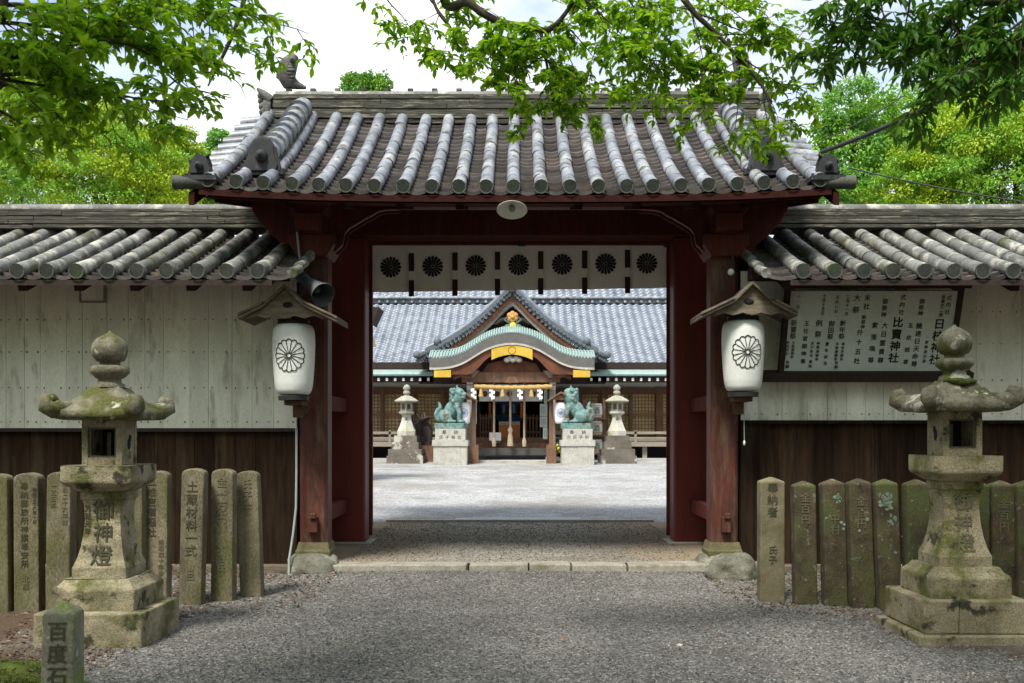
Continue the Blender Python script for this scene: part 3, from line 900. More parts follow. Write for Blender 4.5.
# ridge of layered tiles with a round top course
def layered_ridge(m, x0, x1, y, z0, courses, h, w0, w1, topr, seed, seg=0.34, zf=None):
    rs = random.Random(seed)
    for c in range(courses):
        w = w0 + (w1 - w0) * c / max(1, courses - 1)
        x = x0 - rs.uniform(0, 0.1)
        while x < x1:
            xe = min(x + seg * rs.uniform(0.7, 1.15), x1)
            xa = max(x, x0)
            if xe - xa > 0.02:
                w_ = w * rs.uniform(0.98, 1.03) + (0.045 if c % 2 else 0)
                zj = rs.uniform(-0.006, 0.006)
                m.box(xa + 0.002, xe - 0.002, y - w_ / 2, y + w_ / 2, z0 + c * h + zj, z0 + (c + 1) * h - 0.006 + zj)
            x = xe
    zt = z0 + courses * h
    x = x0
    while x < x1 - 0.01:
        xe = min(x + 0.29, x1)
        m.tube([(x, y, zt + 0.005), (xe + 0.01, y, zt + 0.005)], [topr * 1.04, topr * 0.97], 12, 1)
        x = xe
m = MB()
layered_ridge(m, -3.06, 2.98, 12.5, 5.35, 6, 0.064, 0.42, 0.32, 0.078, 4, 1.3)
for k in range(20):
    x = -2.9 + 0.305 * k
    m.box(x - 0.035, x + 0.035, 12.46, 12.54, 5.80, 5.845)
m.build('ridge', [RIDGE, TILEMOSS], groof, 0.006)

DARKTILE = mat('dark_ornament_tile', (0.035, 0.037, 0.039), (0.018, 0.019, 0.02), 7, 0.6, 0.4, 0.006, c3=(0.12, 0.12, 0.11), s3=5.0, p3=(0.6, 0.7))
ORNTILE = mat('pale_ornament_tile', (0.15, 0.145, 0.125), (0.07, 0.068, 0.058), 9, 0.8, 0.6, 0.012, c3=(0.07, 0.07, 0.06), s3=7.0, p3=(0.52, 0.6))
def oni_plate(m, c, w, h, facing, th=0.09, mi=0):
    """demon-tile plate: shouldered outline, raised rim and a round boss; facing 'y' (towards -Y) or +-1 for +-X"""
    out = [(-0.5, 0), (0.5, 0), (0.56, 0.18), (0.44, 0.50), (0.40, 0.72), (0.24, 0.92), (0, 1.0), (-0.24, 0.92), (-0.40, 0.72), (-0.44, 0.50), (-0.56, 0.18)]
    if facing == 'y':
        m.prism([(c[0] + u * w, c[2] + v * h) for u, v in out], 'xz', c[1], c[1] + th, mi)
        m.prism([(c[0] + u * w * 0.86, c[2] + 0.04 + v * h * 0.85) for u, v in out], 'xz', c[1] - 0.02, c[1] + 0.01, mi)
        m.ell((c[0], c[1] - 0.03, c[2] + 0.47 * h), (0.19 * w, 0.06, 0.19 * w), 12, 8, mi)
        m.ell((c[0], c[1] - 0.07, c[2] + 0.47 * h), (0.10 * w, 0.05, 0.10 * w), 10, 6, mi)
        for s in (-1, 1):
            m.tube([(c[0] + s * w * 0.52, c[1] + 0.02, c[2] + 0.06 * h), (c[0] + s * w * 0.62, c[1] + 0.02, c[2] + 0.02 * h), (c[0] + s * w * 0.60, c[1] + 0.02, c[2] + 0.16 * h)], 0.03, 6, mi)
    else:
        a, b = sorted((c[0], c[0] + facing * th))
        m.prism([(c[1] + u * w, c[2] + v * h) for u, v in out], 'yz', a, b, mi)
        m.ell((c[0] + facing * (th + 0.02), c[1], c[2] + 0.47 * h), (0.07, 0.2 * w, 0.2 * w), 12, 8, mi)

for sx in (-1, 1):
    X0 = ROOFX + sx * 2.60
    # descending ridge
    m = MB()
    N = 9
    for k in range(N):
        t0, t1 = 0.20 + 0.74 * k / N, 0.20 + 0.74 * (k + 1.15) / N
        (ya, za), (yb, zb) = gate_prof(t0), gate_prof(min(t1, 0.97))
        m.beam((X0, ya, za + 0.06), (X0, yb, zb + 0.05), 0.27, 0.07, 1)
        m.beam((X0, ya, za + 0.14), (X0, yb, zb + 0.13), 0.24, 0.065, 1)
        m.tube([(X0, ya, za + 0.225), (X0, yb, zb + 0.20)], [0.135, 0.112], 14, 0)
    dr = m.build('descending_ridge', [TILE, RIDGE], groof)
    m = MB()
    y, z = gate_prof(0.185)
    oni_plate(m, (X0, y - 0.09, z - 0.0), 0.34, 0.41, 'y')
    m.build('demon_tile', DARKTILE, groof, 0.012)
    # verge tiles laid across the gable edge
    for prof, n in ((gate_prof, 11), (gate_back, 11)):
        m = MB()
        for k in range(n):
            t = (k + 0.15) / n
            y, z = prof(t)
            xa, xb = ROOFX + sx * 3.08, ROOFX + sx * (3.33 + 0.02 * random.random())
            if k == 0:
                xb = ROOFX + sx * 3.39
            m.tube([(xa, y, z + 0.05), (xb, y - (0.05 if k == 0 else 0), z + 0.02 + (0.02 if k == 0 else 0))], [0.062, 0.07], 10, 0 if k else 1, True, True, 1)  # lowest tile coloured dark, its shadow put into the colour
        m.build('verge_tiles', [TILE, TILEEND], groof)
    m = MB()
    y, z = gate_prof(0.03)
    oni_plate(m, (ROOFX + sx * 3.13, y - 0.06, z + 0.08), 0.22, 0.22, 'y', 0.10)
    for q in range(3):
        m.tube([(ROOFX + sx * (3.05 + 0.07 * q), y, z + 0.20), (ROOFX + sx * (3.07 + 0.08 * q), y - 0.03, z + 0.29 - 0.02 * q), (ROOFX + sx * (3.03 + 0.08 * q), y - 0.07, z + 0.30 - 0.02 * q)], [0.035, 0.026, 0.012], 7)
    m.box(ROOFX + sx * 3.12 - 0.17, ROOFX + sx * 3.12 + 0.17, y - 0.12, y + 0.14, z + 0.04, z + 0.085)
    m.build('corner_ornament', DARKTILE, groof)
    # barge board
    m = MB()
    N = 10
    for prof in (gate_prof, gate_back):
        up = [(prof(k / N)[0], prof(k / N)[1] + 0.05 - 0.09) for k in range(N + 1)]
        dn = [(y, z - 0.13 - 0.03 * (k / N)) for k, (y, z) in enumerate(up)]
        m.prism(up + dn[::-1], 'yz', ROOFX + sx * 3.21 - 0.03, ROOFX + sx * 3.21 + 0.03)
    m.build('barge_board', DARKRED, groof, 0.008)
    # ridge end tile with curled horns
    m = MB()
    xe = ROOFX + sx * 3.03
    oni_plate(m, (xe, 12.5, 5.30), 0.46, 0.46, sx)
    for q in range(5):
        a = 0.5 + 0.5 * q
        m.ell((xe + sx * (0.06 + 0.02 * q), 12.5 - 0.18 + 0.05 * q, 5.42 + 0.085 * q), (0.075, 0.09, 0.06), 9, 6)
    m.tube([(xe, 12.36, 5.66), (xe + sx * 0.10, 12.34, 5.74), (xe + sx * 0.17, 12.36, 5.80)], [0.06, 0.045, 0.02], 8)
    m.tube([(xe, 12.64, 5.66), (xe + sx * 0.10, 12.66, 5.74), (xe + sx * 0.17, 12.64, 5.80)], [0.06, 0.045, 0.02], 8)
    m.tube([(xe - sx * 0.05, 12.3, 5.35), (xe + sx * 0.02, 12.2, 5.42), (xe + sx * 0.02, 12.22, 5.56)], [0.055, 0.05, 0.035], 8)
    m.build('ridge_end_tile', ORNTILE, groof)
    # upright fish ornament on the ridge
    m = MB()
    xf = ROOFX + sx * 2.83
    pts = [(xf - sx * 0.20, 12.5, 5.79), (xf - sx * 0.10, 12.5, 5.82), (xf + sx * 0.01, 12.5, 5.86), (xf + sx * 0.05, 12.5, 5.95), (xf + sx * 0.025, 12.5, 6.06), (xf - sx * 0.035, 12.5, 6.15), (xf - sx * 0.075, 12.5, 6.20)]
    m.tube(pts, [0.02, 0.05, 0.10, 0.125, 0.12, 0.085, 0.04], 12)
    for q in range(7):
        m.ell((xf - sx * 0.015 + 0.02 * (q % 2), 12.395 + 0.012 * abs(q - 3), 5.86 + 0.038 * q), (0.06, 0.025, 0.026), 8, 5)
    for q in range(6):
        m.prism([(xf + sx * (0.09 - 0.008 * q), 5.87 + 0.05 * q), (xf + sx * (0.175 - 0.02 * q), 5.92 + 0.05 * q), (xf + sx * (0.09 - 0.012 * q), 5.925 + 0.05 * q)], 'xz', 12.47, 12.53)
    m.ell((xf - sx * 0.06, 12.385, 6.105), (0.04, 0.03, 0.04), 8, 6)
    m.ell((xf - sx * 0.06, 12.36, 6.105), (0.018, 0.02, 0.018), 6, 5)
    m.v = [(x, y, z + 0.07) for x, y, z in m.v]
    m.build('fish_ornament', ORNTILE, groof)

# ---------------------------------------------------------------- the walls on both sides
def wall_prof(t):
    return 9.80 + 1.95 * t, 3.10 + 0.80 * (0.94 * t + 0.06 * t * t)
def wall_back(t):
    y, z = wall_prof(t)
    return 23.5 - y, z
def make_wall(sx, xin, zmid, first, step, label, ntile):
    xo = sx * 10.0
    xa, xb = sorted((xin, xo))
    root = thing('boundary_wall', ((xa + xb) / 2, 10.9, 0), label, 'wall')
    rs = random.Random(20 + sx)
    m = MB(); x = xin
    while abs(x) < 10.0:
        w = rs.uniform(0.17, 0.29)
        a, b = sorted((x, x + sx * (w - rs.uniform(0.0015, 0.005))))
        m.box(a, b, 10.80 + rs.uniform(0, 0.008), 10.84, zmid + 0.02, 3.28)
        for z in (zmid + 0.09, zmid + 0.46, zmid + 0.85, zmid + 1.2):
            for u in (0.18, 0.8):
                xx = a + (b - a) * u + rs.uniform(-0.01, 0.01)
                m.box(xx - 0.005, xx + 0.005, 10.796, 10.812, z - 0.005 + rs.uniform(-0.012, 0.004), z + 0.005, 1)
        x += sx * w
    m.build('white_boarding', [WHITEPLANK, mat('rusty_nail', (0.16, 0.13, 0.09), (0.10, 0.08, 0.06), 5, 0.9, 0)], root)
    m = MB(); x = xin
    while abs(x) < 10.0:
        w = rs.uniform(0.19, 0.25)
        a, b = sorted((x, x + sx * (w - 0.004)))
        m.box(a, b, 10.80 + rs.uniform(0, 0.012), 10.85, 0.10, zmid - 0.02)
        x += sx * w
    m.build('dark_boarding', BROWNPLANK, root)
    m = MB(); m.box(xa, xb, 10.76, 10.86, zmid - 0.02, zmid + 0.02)
    m.build('dado_rail', DARKWOOD if sx < 0 else BROWNPLANK, root, 0.004)
    m = MB(); m.box(xa, xb, 10.86, 11.0, 0.1, 3.3)
    m.build('wall_core', DARKWOOD, root)
    m = MB(); x = xin
    while abs(x) < 10:
        a, b = sorted((x, x + sx * 1.3)); m.box(a, b, 10.66, 11.0, -0.1, 0.10); x += sx * 1.306
    m.build('sill', OLDWOOD, root, 0.01)
    m = MB(); m.box(xa, xb, 11.7, 11.82, 0.0, 3.75)
    m.build('rear_boarding', BROWNPLANK, root)
    m = MB(); m.box(xa, xb, 10.35, 10.5, 3.12, 3.25)
    for k in range(14):
        x = xin + sx * (0.3 + 0.56 * k)
        if abs(x) < 9.9:
            m.beam((x, 9.92, 2.985), (x, 11.6, 3.69), 0.09, 0.10)
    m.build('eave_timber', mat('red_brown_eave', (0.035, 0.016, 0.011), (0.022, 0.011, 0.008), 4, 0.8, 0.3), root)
    xs = sorted([first + sx * step * k for k in range(ntile)])
    m = MB()
    tile_rows(m, xs, wall_prof, 0.072, 0.36, 15, lambda x: 0.0, (0.14, 0.32) if sx < 0 else (0.36, 0.14), 0.012, 2, 30 + sx)
    xsb = [x for x in xs if abs(x) > 2.75]
    tile_rows(m, xsb, wall_back, 0.072, 0.32, 15, lambda x: 0.0, (0.1, 0.1), 0.012, 2, 31 + sx)
    rf = m.build('roof', [TILEMOSS, TILEFLAT, TILEEND], root)
    m = MB()
    deck(m, wall_prof, xs[0] - 0.13, xs[-1] + 0.13, 0.05)
    deck(m, wall_back, xsb[0] - 0.1, xsb[-1] + 0.1, 0.05)
    m.build('roof_boarding', DARKWOOD, rf)
    m = MB()
    a, b = sorted((sx * 2.62, xo))
    layered_ridge(m, a, b, 11.75, 3.90, 5, 0.05, 0.44, 0.30, 0.07, 50 + sx, 2.4)
    m.build('ridge', [RIDGE, TILEMOSS], rf, 0.008)
    # end of the roof beside the gate: upturned edge tiles
    m = MB()
    xe = (xs[-1] + 0.33 if sx < 0 else xs[0] - 0.37)
    for k in range(7):
        (ya, za), (yb, zb) = wall_prof(k / 7), wall_prof((k + 1.1) / 7)
        m.tube([(xe, ya, za - 0.005), (xe - sx * 0.01, yb, zb - 0.03)], [0.05, 0.042], 9)
    m.build('verge_tiles', TILEMOSS, rf)
    return root
WL = make_wall(-1, -2.425, 1.555, -2.575, 0.2965, 'boundary wall of plain white boards over brown planks, no notice on it', 25)
WR = make_wall(1, 2.40, 1.64, 2.797, 0.2915, 'boundary wall of white boards carrying the framed notice', 25)
m = MB()
p = P(93.5, 290, 10.8)
m.box(p.x - 0.125, p.x + 0.125, 10.775, 10.80, p.z - 0.13, p.z + 0.13)
m.box(p.x - 0.14, p.x - 0.122, 10.765, 10.80, p.z - 0.14, p.z + 0.14, 1)
m.box(p.x + 0.122, p.x + 0.14, 10.765, 10.80, p.z - 0.14, p.z + 0.14, 1)
m.box(p.x - 0.122, p.x + 0.122, 10.765, 10.80, p.z - 0.14, p.z - 0.122, 1)
m.build('hatch', [WHITEPLANK, mat('grey_seam', (0.26, 0.26, 0.21), (0.2, 0.2, 0.16), 4)], WL)

# ---------------------------------------------------------------- crests
def ribbon(m, pts, w, mapf, mi, closed=False):
    n = len(pts)
    vs = []
    for i in range(n):
        a = pts[(i - 1) % n] if (closed or i) else pts[i]
        b = pts[(i + 1) % n] if (closed or i < n - 1) else pts[i]
        dx, dy = b[0] - a[0], b[1] - a[1]
        L = math.hypot(dx, dy) or 1
        nx, ny = -dy / L * w / 2, dx / L * w / 2
        vs += [mapf(pts[i][0] + nx, pts[i][1] + ny), mapf(pts[i][0] - nx, pts[i][1] - ny)]
    fs = [(2 * i, 2 * i + 1, (2 * i + 3) % (2 * n), (2 * i + 2) % (2 * n)) for i in range(n if closed else n - 1)]
    m.add(vs, fs, mi)

def crest_lines(m, mapf, Rr, mi, w=0.045):
    """sixteen-petalled flower drawn in line"""
    for k in range(16):
        a = 2 * math.pi * k / 16
        b = a + math.pi / 16
        ribbon(m, [(r * Rr * math.sin(b), r * Rr * math.cos(b)) for r in (0.14, 0.35, 0.6, 0.80)], w * Rr, mapf, mi)
        cr, rr = 0.815, 0.815 * math.tan(math.pi / 16)
        cxx, cyy = cr * Rr * math.sin(a), cr * Rr * math.cos(a)
        arc = []
        for q in range(9):
            t = a - math.pi / 2 + math.pi * q / 8
            arc.append((cxx + rr * Rr * math.sin(t), cyy + rr * Rr * math.cos(t)))
        ribbon(m, arc, w * 1.3 * Rr, mapf, mi)
    ribbon(m, [(0.13 * Rr * math.sin(2 * math.pi * q / 16), 0.13 * Rr * math.cos(2 * math.pi * q / 16)) for q in range(16)], w * Rr, mapf, mi, True)

def crest_solid(m, mapf, Rr, mi):
    for k in range(16):
        a = 2 * math.pi * k / 16
        h = math.pi / 16 * 0.86
        pts = [(0.17 * Rr * math.sin(a - h), 0.17 * Rr * math.cos(a - h))]
        cr, rr = 0.83, 0.83 * math.tan(h)
        for q in range(7):
            t = a - math.pi / 2 + math.pi * q / 6
            pts.append((cr * Rr * math.sin(a) + rr * Rr * math.sin(t), cr * Rr * math.cos(a) + rr * Rr * math.cos(t)))
        pts.append((0.17 * Rr * math.sin(a + h), 0.17 * Rr * math.cos(a + h)))
        m.add([mapf(*p) for p in pts], [tuple(range(len(pts)))[::-1]], mi)
    pts = [(0.13 * Rr * math.sin(2 * math.pi * q / 14), 0.13 * Rr * math.cos(2 * math.pi * q / 14)) for q in range(14)]
    m.add([mapf(*p) for p in pts], [tuple(range(14))[::-1]], mi)

# ---------------------------------------------------------------- big stone lanterns
def kasa(m, hw, z0, h, top, lip, lift, mi=0, n=12):
    """square lantern roof with concave slopes and raised corners"""
    def zt(u, v):
        d = max(abs(u), abs(v))
        t = max(0.0, (1 - d) / (1 - top))
        t = min(1.0, t)
        return z0 + lip + (h - lip) * (t ** 1.35 if t < 1 else 1) + lift * (abs(u) * abs(v)) ** 3
    g = [-1 + 2 * i / n for i in range(n + 1)]
    N = n + 1
    vs = [(u * hw, v * hw, zt(u, v)) for v in g for u in g]
    vs += [(u * hw * 0.97, v * hw * 0.97, z0 + lift * 0.5 * (abs(u) * abs(v)) ** 3) for v in g for u in g]
    fs, o = [], N * N
    for j in range(n):
        for i in range(n):
            a = j * N + i
            fs.append((a, a + 1, a + N + 1, a + N))
            fs.append((o + a, o + a + N, o + a + N + 1, o + a + 1))
    for i in range(n):
        for a, b in ((i, i + 1), (n * N + i + 1, n * N + i), ((i + 1) * N, i * N), (i * N + n, (i + 1) * N + n)):
            fs.append((a, o + a, o + b, b))
    m.add(vs, fs, mi, True)

def shaft_w(z):
    ks = [(0.53, 0.195), (0.60, 0.195), (0.66, 0.172), (0.74, 0.152), (0.84, 0.137), (0.95, 0.129), (1.04, 0.133), (1.09, 0.142)]
    for (a, wa), (b, wb) in zip(ks[:-1], ks[1:]):
        if z <= b:
            return wa + (wb - wa) * (z - a) / (b - a)
    return ks[-1][1]

def stone_lantern(loc, label, words, plate, seed, mats_, moss):
    root = thing('stone_lantern', loc, label, 'stone lantern')
    dz = 0.0 if plate else -0.065
    L = lambda z: z + dz
    S, SD = mats_
    def part(m, name, bev=0.012, par=root, jit=0.004, mt=None):
        o = m.build(name, mt or S, par, bev, 2, rel=(0, 0, 0))
        jitter(o, jit, seed)
        return o
    if plate:
        m = MB(); m.box(-0.445, 0.50, -0.44, 0.44, -0.06, 0.06); part(m, 'ground_slab')
    m = MB()
    z1 = L(0.305)
    zb = L(0.065) if plate else -0.05
    m.box(-0.385, -0.13, -0.385, 0.385, zb, z1); m.box(-0.128, 0.385, -0.385, 0.385, zb, z1 - 0.002)
    part(m, 'lower_step')
    m = MB()
    m.sq([(0.295, L(0.306)), (0.298, L(0.455)), (0.28, L(0.475)), (0.262, L(0.485)), (0.235, L(0.525))], 0, 0); part(m, 'upper_step', 0.01)
    m = MB()
    zs = [0.526, 0.60, 0.63, 0.66, 0.70, 0.74, 0.79, 0.84, 0.90, 0.95, 1.0, 1.04, 1.09]
    m.sq([(shaft_w(z), L(z)) for z in zs] + [(0.152, L(1.095)), (0.152, L(1.155))], 0, 0)
    for k, (ch, x, z, size) in enumerate(words):
        h = size * 0.5
        wa, wb = shaft_w(z - h), shaft_w(z + h)
        up = Vector((0, (wa - wb), 2 * h)).normalized()
        w = max(shaft_w(z), (wa + wb) / 2) + 0.004
        m.text(ch, (x, -w, L(z)), size, 1, (1, 0, 0), up, weight=0.012)
    part(m, 'shaft', 0.0, jit=0.0, mt=[S, CARVE if seed == 1 else FAINT])
    m = MB()
    m.sq([(0.165, L(1.156)), (0.19, L(1.172)), (0.243, L(1.215)), (0.255, L(1.222)), (0.255, L(1.344))], 0, 0); part(m, 'platform')
    # firebox: open front; dark back panel and side spots stand in for shaded openings
    m = MB()
    a, b_, w = L(1.346), L(1.675), 0.145
    for sx in (-1, 1):
        for sy in (-1, 1):
            x0, x1 = sorted((sx * w, sx * (w - 0.042)))
            y0, y1 = sorted((sy * w, sy * (w - 0.042)))
            m.box(x0, x1, y0, y1, a, b_)
        x0, x1 = sorted((sx * (w - 0.004), sx * (w - 0.035)))
        m.box(x0, x1, -w + 0.043, w - 0.043, a + 0.002, b_ - 0.002)
        m.ell((sx * (w - 0.002), 0, (a + b_) / 2 - 0.01), (0.006, 0.03, 0.045), 10, 6, 1)
        m.ell((sx * (w - 0.002), 0.02, (a + b_) / 2 + 0.03), (0.006, 0.022, 0.03), 10, 6, 1)
    for sy in (-1, 1):
        y0, y1 = sorted((sy * (w - 0.003), sy * (w - 0.04)))
        m.box(-w + 0.043, w - 0.043, y0, y1, a + 0.001, a + 0.055)
        m.box(-w + 0.043, w - 0.043, y0, y1, b_ - 0.055, b_ - 0.001)
        y0, y1 = sorted((sy * (w - 0.018), sy * (w - 0.034)))
        if sy < 0:
            m.box(-0.098, -0.086, y0, y1, a + 0.056, b_ - 0.056, 2); m.box(0.086, 0.098, y0, y1, a + 0.056, b_ - 0.056, 2)
            m.box(-0.086, 0.086, y0, y1, a + 0.056, a + 0.068, 2); m.box(-0.086, 0.086, y0, y1, b_ - 0.068, b_ - 0.056, 2)
        else:
            m.box(-0.10, 0.10, y0, y1, a + 0.056, b_ - 0.056, 1)
    m.box(-0.03, 0.0, 0.02, 0.05, a + 0.05, b_ - 0.09, 2)
    part(m, 'firebox', 0.006, jit=0.0, mt=[S, INSIDE, mat('old_grey_frame', (0.13, 0.115, 0.085), (0.09, 0.08, 0.06), 8)])
    m = MB()
    z0 = L(1.676)
    kasa(m, 0.315, z0, 0.25, 0.30, 0.06, 0.03)
    for sx in (-1, 1):
        for sy in (-1, 1):
            pts = [(sx * 0.17, sy * 0.17, z0 + 0.11), (sx * 0.235, sy * 0.235, z0 + 0.08), (sx * 0.285, sy * 0.285, z0 + 0.078), (sx * 0.318, sy * 0.318, z0 + 0.10), (sx * 0.318, sy * 0.318, z0 + 0.135), (sx * 0.288, sy * 0.288, z0 + 0.148), (sx * 0.268, sy * 0.268, z0 + 0.13)]
            m.tube(pts, [0.035, 0.055, 0.070, 0.068, 0.056, 0.042, 0.02], 12)
    rf = part(m, 'roof', 0.0, jit=0.0035, mt=SD)
    if moss:
        m = MB()
        for cx_, cy_, r_ in ((-0.03, -0.12, 0.075), (0.055, -0.125, 0.06), (-0.09, -0.10, 0.04), (0.0, -0.155, 0.05)):
            m.ell((cx_, cy_, z0 + 0.232 - 0.4 * max(0, -cy_ - 0.11)), (r_, r_ * 0.8, 0.022), 10, 6)
        o = part(m, 'moss', 0, rf, 0.004, MOSS)
        o['kind'] = 'stuff'
    m = MB()
    prof = [(0.115, 1.915), (0.105, 1.945), (0.085, 1.955), (0.08, 1.98), (0.10, 1.992), (0.136, 2.03), (0.134, 2.072), (0.10, 2.078), (0.07, 2.084), (0.072, 2.108), (0.10, 2.118), (0.122, 2.155), (0.129, 2.195), (0.122, 2.235), (0.098, 2.272), (0.055, 2.302), (0.02, 2.322), (0.004, 2.34)]
    m.lathe([(r, L(z)) for r, z in prof], 0, 0, 18)
    part(m, 'finial', 0, rf, 0.004, SD)
    return root
LT = [(ch, 0.01, z, s) for ch, z, s in (('御', 1.015, 0.155), ('神', 0.855, 0.15), ('燈', 0.69, 0.16))] + [(c, -0.105, 1.03 - 0.055 * k, 0.05) for k, c in enumerate('万延元年')]
stone_lantern((-3.05, 7.40, 0.0), 'mossy stone lantern with dark letters on its shaft, behind the small carved pillar', LT, False, 1, (STONE, mat('stone_roof_grey', (0.20, 0.185, 0.13), (0.07, 0.066, 0.042), 6.0, 0.9, 0.9, 0.016, grain=0.4, c3=(0.075, 0.08, 0.02), s3=3.0, p3=(0.5, 0.57), c4=(0.38, 0.36, 0.29), s4=5.0, p4=(0.57, 0.62))), False)
LT2 = [(ch, 0.01, z, s) for ch, z, s in (('御', 1.0, 0.14), ('神', 0.85, 0.14), ('燈', 0.70, 0.15))]
stone_lantern((3.295, 7.55, 0.0), 'stone lantern with green moss on its roof, standing before the notice board', LT2, True, 2, (mat('buff_stone', (0.36, 0.31, 0.20), (0.17, 0.15, 0.085), 4.5, 0.9, 0.9, 0.016, grain=0.4, c3=(0.12, 0.125, 0.035), s3=2.4, p3=(0.5, 0.59), c4=(0.05, 0.046, 0.03), s4=6.0, p4=(0.58, 0.65), fine=90), MATS['stone_roof_grey']), True)

# ---------------------------------------------------------------- stone fence stakes
def stake(pxt, pxb, top, base, wpx, mt, label, group, text=None, peaked=True, tcol=None, depth=0.14, seed=0):
    Y = 1.5 * FPX / (base - CY)
    Xb, Xt = (pxb - CX) * Y / FPX, (pxt - CX) * Y / FPX
    w = wpx * Y / FPX
    H = CAMZ - (top - CY) * Y / FPX
    rs = random.Random(seed)
    root = thing('stone_stake', (Xb, Y + depth / 2, 0), label, 'fence stake', group)
    root.rotation_euler = (rs.uniform(-0.012, 0.012), math.atan2(Xt - Xb, H), rs.uniform(-0.03, 0.03))
    m = MB()
    h, d = w / 2, depth / 2
    if peaked:
        vs = [(-h, -d, -0.15), (h, -d, -0.15), (h, d, -0.15), (-h, d, -0.15), (-h, -d, H - 0.045), (h, -d, H - 0.045), (h, d, H - 0.045), (-h, d, H - 0.045), (0, 0, H)]
        m.add(vs, [(3, 2, 1, 0), (0, 1, 5, 4), (1, 2, 6, 5), (2, 3, 7, 6), (3, 0, 4, 7), (4, 5, 8), (5, 6, 8), (6, 7, 8), (7, 4, 8)])
    else:
        arc = [(-h, -0.15), (h, -0.15)] + [(h * math.cos(a), H - 0.05 + 0.05 * math.sin(a)) for a in [math.pi * q / 8 for q in range(0, 9)]]
        m.prism(arc, 'xz', -d, d)
    for (s, x, zfrom, size, mi) in (text or []):
        m.text(s, (x, -d - 0.003, H - zfrom), size, mi, weight=0.012)
    o = m.build('stake_body', [mt, tcol or CARVE, FAINT], root, 0.012, 2, rel=(0, 0, 0))
    return root
GL, GR = 'stone stakes of the fence beside the dark lettered lantern', 'stone stakes of the fence beside the boulder'
stake(-6, -4, 474, 612, 24, STAKEL, 'stone stake cut by the picture edge, its face unlettered', GL, None, False, seed=1)
stake(26, 26, 473, 611, 25, STAKEL, 'stone stake with a long column of bold black letters, flat topped', GL, [('奉納御旅所神饌奉安所', -0.01, 0.11, 0.068, 1), ('昭和二十六年十月', 0.075, 0.14, 0.036, 1), ('北座', 0.0, 0.90, 0.06, 2)], False, seed=2)
stake(58, 57, 472, 612, 24, STAKEL, 'stone stake with faint small letters, between bold lettered stake and lantern', GL, [('昭和二十六年建', 0.06, 0.10, 0.05, 2), ('一五五郎', -0.04, 0.12, 0.05, 2)], False, seed=3)
stake(132, 132, 474, 609, 20, STAKEL, 'stone stake mostly hidden behind the lantern shaft', GL, None, False, seed=4)
stake(156, 155, 471, 607, 23, STAKEL, 'stone stake half hidden by the lantern, letters down its near edge', GL, [('五姓吉備稲社', -0.035, 0.09, 0.082, 1), ('昭和四十年春', 0.05, 0.62, 0.05, 2)], False, seed=5)
stake(193, 189.5, 468.5, 604.7, 22.6, STAKEL, 'clearly lettered stone stake leaning over its gap, six large black characters', GL, [('土蔵材料一式', 0.0, 0.16, 0.105, 1), ('山田', 0.0, 0.88, 0.07, 2)], False, seed=6)
stake(222, 221.5, 469, 601, 22, STAKEL, 'stone stake with worn shallow letters beside the leaning last stake', GL, [('金一万円', 0.0, 0.12, 0.10, 2), ('大谷氏', 0.0, 0.72, 0.08, 2)], False, seed=7)
stake(246, 250.5, 471, 597, 21.5, STAKEL, 'last stone stake of its fence, leaning away from its touching neighbour', GL, [('氏子中', 0.0, 0.12, 0.10, 2)], False, seed=8)
stake(772.7, 772.7, 476.6, 602, 24.6, STAKEPALE, 'pale tall stone stake, first beside the boulder and paler than the rest', GR, [('奉納者', 0.0, 0.10, 0.10, 1), ('氏子', 0.0, 0.66, 0.08, 1)], True, seed=9)
stake(805, 807, 480.5, 604.4, 22, STAKER, 'dark stone stake next to the pale stake', GR, [('金百円', 0, 0.15, 0.09, 2)], True, seed=10)
stake(834, 837, 478.5, 606, 22.5, STAKER, 'dark stone stake with a pale lichen spot near its top, third from boulder', GR, [('中村', 0, 0.35, 0.09, 2)], True, seed=11)
stake(860.5, 864, 478, 608, 22.5, STAKER, 'dark mossy stone stake, fourth from the boulder', GR, [('金百円', 0, 0.2, 0.09, 2)], True, seed=12)
stake(887, 892, 478.5, 609.5, 22.5, STAKER, 'stone stake with a large blue green lichen patch on its face', GR, None, True, seed=13)
stake(919, 920, 479, 611, 23, STAKER, 'stone stake partly covered by the lantern shaft on its right', GR, None, True, seed=14)
stake(979, 979, 480, 612, 22, STAKER, 'stone stake seen as a sliver just right of the lantern shaft', GR, None, True, seed=15)
stake(1004, 1005, 480, 613, 22.5, STAKER, 'stone stake standing clear to the right of the lantern', GR, [('金百円', 0, 0.2, 0.09, 2)], True, seed=16)
stake(1029, 1030, 480, 614, 23, STAKER, 'stone stake cut off by the picture edge beside the buff lantern', GR, None, True, seed=17)
# lichen on two of the stakes
def lichen(stk_i, spots, seed):
    st = [o for o in scene.objects if o.name.startswith('stone_stake')][stk_i]
    rs = random.Random(seed); m = MB()
    for x, z, r, n in spots:
        for q in range(n):
            a, d = rs.uniform(0, 6.28), r * math.sqrt(rs.random())
            rr = rs.uniform(0.006, 0.02)
            c = (x + d * math.cos(a) * 0.8, -0.0735, z + d * math.sin(a))
            k = 8
            m.add([(c[0] + rr * rs.uniform(0.6, 1.2) * math.cos(6.283 * i / k), c[1], c[2] + rr * rs.uniform(0.6, 1.2) * math.sin(6.283 * i / k)) for i in range(k)], [tuple(range(k))[::-1]])
    o = m.build('lichen', mat('pale_lichen', (0.17, 0.25, 0.21), (0.20, 0.24, 0.17), 9, 0.95, 0.0), st, rel=(0, 0, 0))
    o['kind'] = 'stuff'
lichen(12, [(-0.01, 0.93, 0.075, 40), (0.03, 0.78, 0.05, 8), (0, 0.5, 0.2, 4)], 1)
